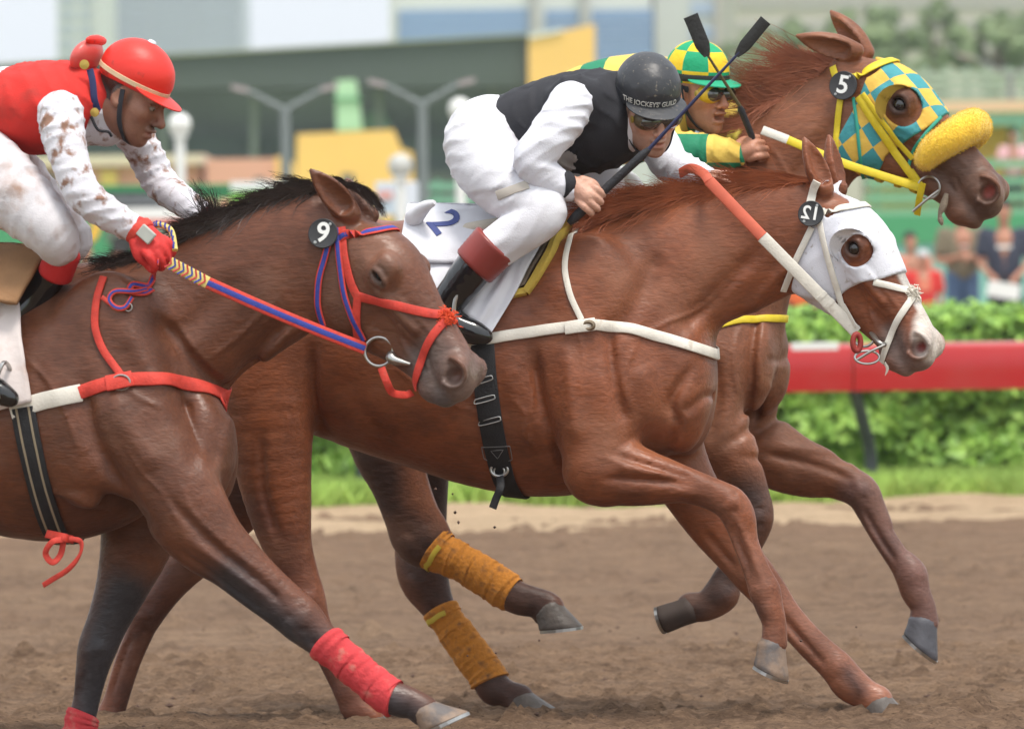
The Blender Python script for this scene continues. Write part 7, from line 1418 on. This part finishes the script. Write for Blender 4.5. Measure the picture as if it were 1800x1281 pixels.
# ---- far buildings
def tower(label, rect, Y, m_wall, floors, m_glass, cols, vert=None, depth=30, mull=.18):
    o = at((rect[0] + rect[2]) / 2, 480, Y); root = tag(empty('far_building', (o[0], Y, 0)), label, 'building', 'far city buildings')
    def pt(nm, rc, mm, dy, dp): b = MB(); wbox(b, *rc, Y + dy, dp); b.v = [(x - o[0], y - Y, z) for x, y, z in b.v]; b.build(nm, mm, root, smooth=False)
    pt('wall', (rect[0], rect[1], rect[2], 470), m_wall, 0, depth); W_ = rect[2] - rect[0]
    for (y0, y1) in floors:
        for (x0, x1) in cols: pt('window', (x0, y0, x1, y1), m_glass, -.25, .2)
    for (x0, x1, mm) in vert or (): pt('pier', (x0, rect[1], x1, 470), mm, -.8, 1.2)
M_PALE = mat('pale_concrete', lin(204, 208, 200), .8, noise=.04, nscale=.05); M_GREYT = mat('grey_curtain_wall', lin(176, 184, 192), .5); M_BEI = mat('beige_concrete', lin(190, 182, 168), .8, noise=.04, nscale=.05); M_BLUG = mat('blue_glass', lin(120, 150, 190), .25); M_WHC = mat('white_concrete', lin(214, 216, 212), .8); M_GRW = mat('grey_window', lin(160, 172, 180), .4)
tower('pale slim tower at the top left', (95, -260, 178, 470), 600, M_PALE, [(y, y + 14) for y in range(-240, 460, 26)], M_GRW, [(104, 132), (140, 160)], [(166, 180, M_WHC)])
tower('wide grey glass tower behind the red helmet', (178, -320, 426, 470), 640, M_GREYT, [(y, y + 9) for y in range(-310, 460, 14)], mat('grey_glass', lin(164, 174, 186), .35), [(182, 262), (266, 340), (344, 420)], [(418, 432, mat('tower_edge', lin(150, 158, 168), .6))])
tower('office block with blue glass bands behind the orange panel', (688, -60, 1150, 470), 420, M_WHC, [(18, 40), (44, 58), (62, 76), (80, 100), (104, 130), (134, 160)], M_BLUG, [(700, 930), (958, 1018), (1040, 1148)], [(684, 698, M_PALE), (930, 952, mat('grey_pier', lin(170, 168, 164), .8)), (1018, 1040, mat('grey_pier2', lin(170, 168, 164), .8))])
tower('pale tower between the blue office and the whips', (1150, -60, 1292, 470), 430, M_PALE, [(y, y + 22) for y in range(-40, 460, 44)], mat('sky_glass', lin(168, 186, 208), .3), [(1214, 1256)], [(1256, 1292, M_BEI)])
tower('long beige building above the trees at right', (1292, -120, 2000, 470), 380, M_BEI, [(-30, -16), (2, 12), (40, 50), (78, 88)], mat('grey_band_glass', lin(166, 162, 158), .4), [(x, x + 84) for x in range(1296, 1990, 88)])
# ---- trees beyond the kiosk
M_TLEAF = mat('tree_leaf', lin(126, 146, 104), .7, noise=.25, nscale=.5, col2=lin(152, 168, 124), c2lo=.45, c2hi=.7); M_BARK = mat('bark', lin(120, 110, 98), .9, noise=.3, nscale=4)
def tree(px, py, rw, rh, Y, label, seed):
    r = np.random.default_rng(seed); c = at(px, py, Y); k = px2m(Y); g = np.array([c[0], Y, 0.0]); root = tag(empty('tree', tuple(g)), label, 'tree', 'trees beyond the kiosk'); cz = c[2]; P = []; D = []
    top = np.array([0, 0, cz]); mb = MB().tube(crs([(0, 0, 0), (r.normal(0, .1), 0, cz * .5), (r.normal(0, .2), 0, cz)], 5), np.linspace(.28, .14, 11), 10)
    for i in range(9):
        a = r.uniform(0, 6.28); e = np.array([math.cos(a) * rw * k * .7, math.sin(a) * rw * k * .7, cz + r.uniform(-.3, .7) * rh * k]); mb.tube(crs([(0, 0, cz * .75), (e[0] * .4, e[1] * .4, (cz * .75 + e[2]) / 2 + .2), e], 4), np.linspace(.10, .03, 9), 6)
    mb.build('trunk', M_BARK, root)
    for i in range(46):
        d = nrm(r.normal(0, 1, 3)); q = r.uniform(.35, 1) ** .5; cc = np.array([d[0] * rw * k, d[1] * rw * k, d[2] * rh * k]) * q; s = r.uniform(.10, .24) * rw * k; n = 130
        dd = r.normal(0, 1, (n, 3)); dd /= np.linalg.norm(dd, axis=1)[:, None]; P.append(cc + dd * s * r.uniform(.5, 1.05, (n, 1)) + (0, 0, cz)); D.append(dd + (0, 0, .6))
    V, F = leaf_cloud(np.concatenate(P), np.concatenate(D), .16, r); np_mesh('crown', V, F, M_TLEAF, root, False)
for i, (px, py, rw, rh, Y, lab) in enumerate(((1375, 95, 80, 55, 165, 'hazy tree behind the red mane of the farthest horse'), (1530, 85, 95, 62, 150, 'broad tree behind the ears of the farthest horse'), (1650, 70, 46, 70, 170, 'slim upright tree between the two broad trees'), (1745, 85, 85, 68, 150, 'broad tree at the upper right'), (1600, 140, 60, 40, 158, 'low bushy tree in front of the slim tree'), (1860, 70, 80, 70, 160, 'tree at the right edge of the picture'), (1300, 110, 50, 45, 172, 'low tree right of the chequered helmet'))): tree(px, py, rw, rh, Y, lab, 40 + i)
railfence('mesh_fence', 'grey-green mesh fence in front of the trees at right', 1500, 2050, (128, 142, 156, 172), 96, mat('mesh_grey', lin(150, 172, 152), .7), range(1520, 2050, 36), 3, pb=182)
# ---- air: thin even haze
hz = MB().box((0, 350, 34.2), (1320, 820, 71.6)); mh = bpy.data.materials.new('haze'); mh.use_nodes = True; mh.node_tree.nodes.clear(); vo = mh.node_tree.nodes.new('ShaderNodeVolumePrincipled'); ou = mh.node_tree.nodes.new('ShaderNodeOutputMaterial'); vo.inputs['Color'].default_value = (.92, .95, 1, 1); vo.inputs['Density'].default_value = .0005; vo.inputs['Anisotropy'].default_value = .3; mh.node_tree.links.new(vo.outputs[0], ou.inputs['Volume'])
hz = hz.build('haze', mh, smooth=False); hz['kind'] = 'stuff'; tag(hz, 'thin pale haze over the whole racecourse', 'haze')
bpy.context.view_layer.update()
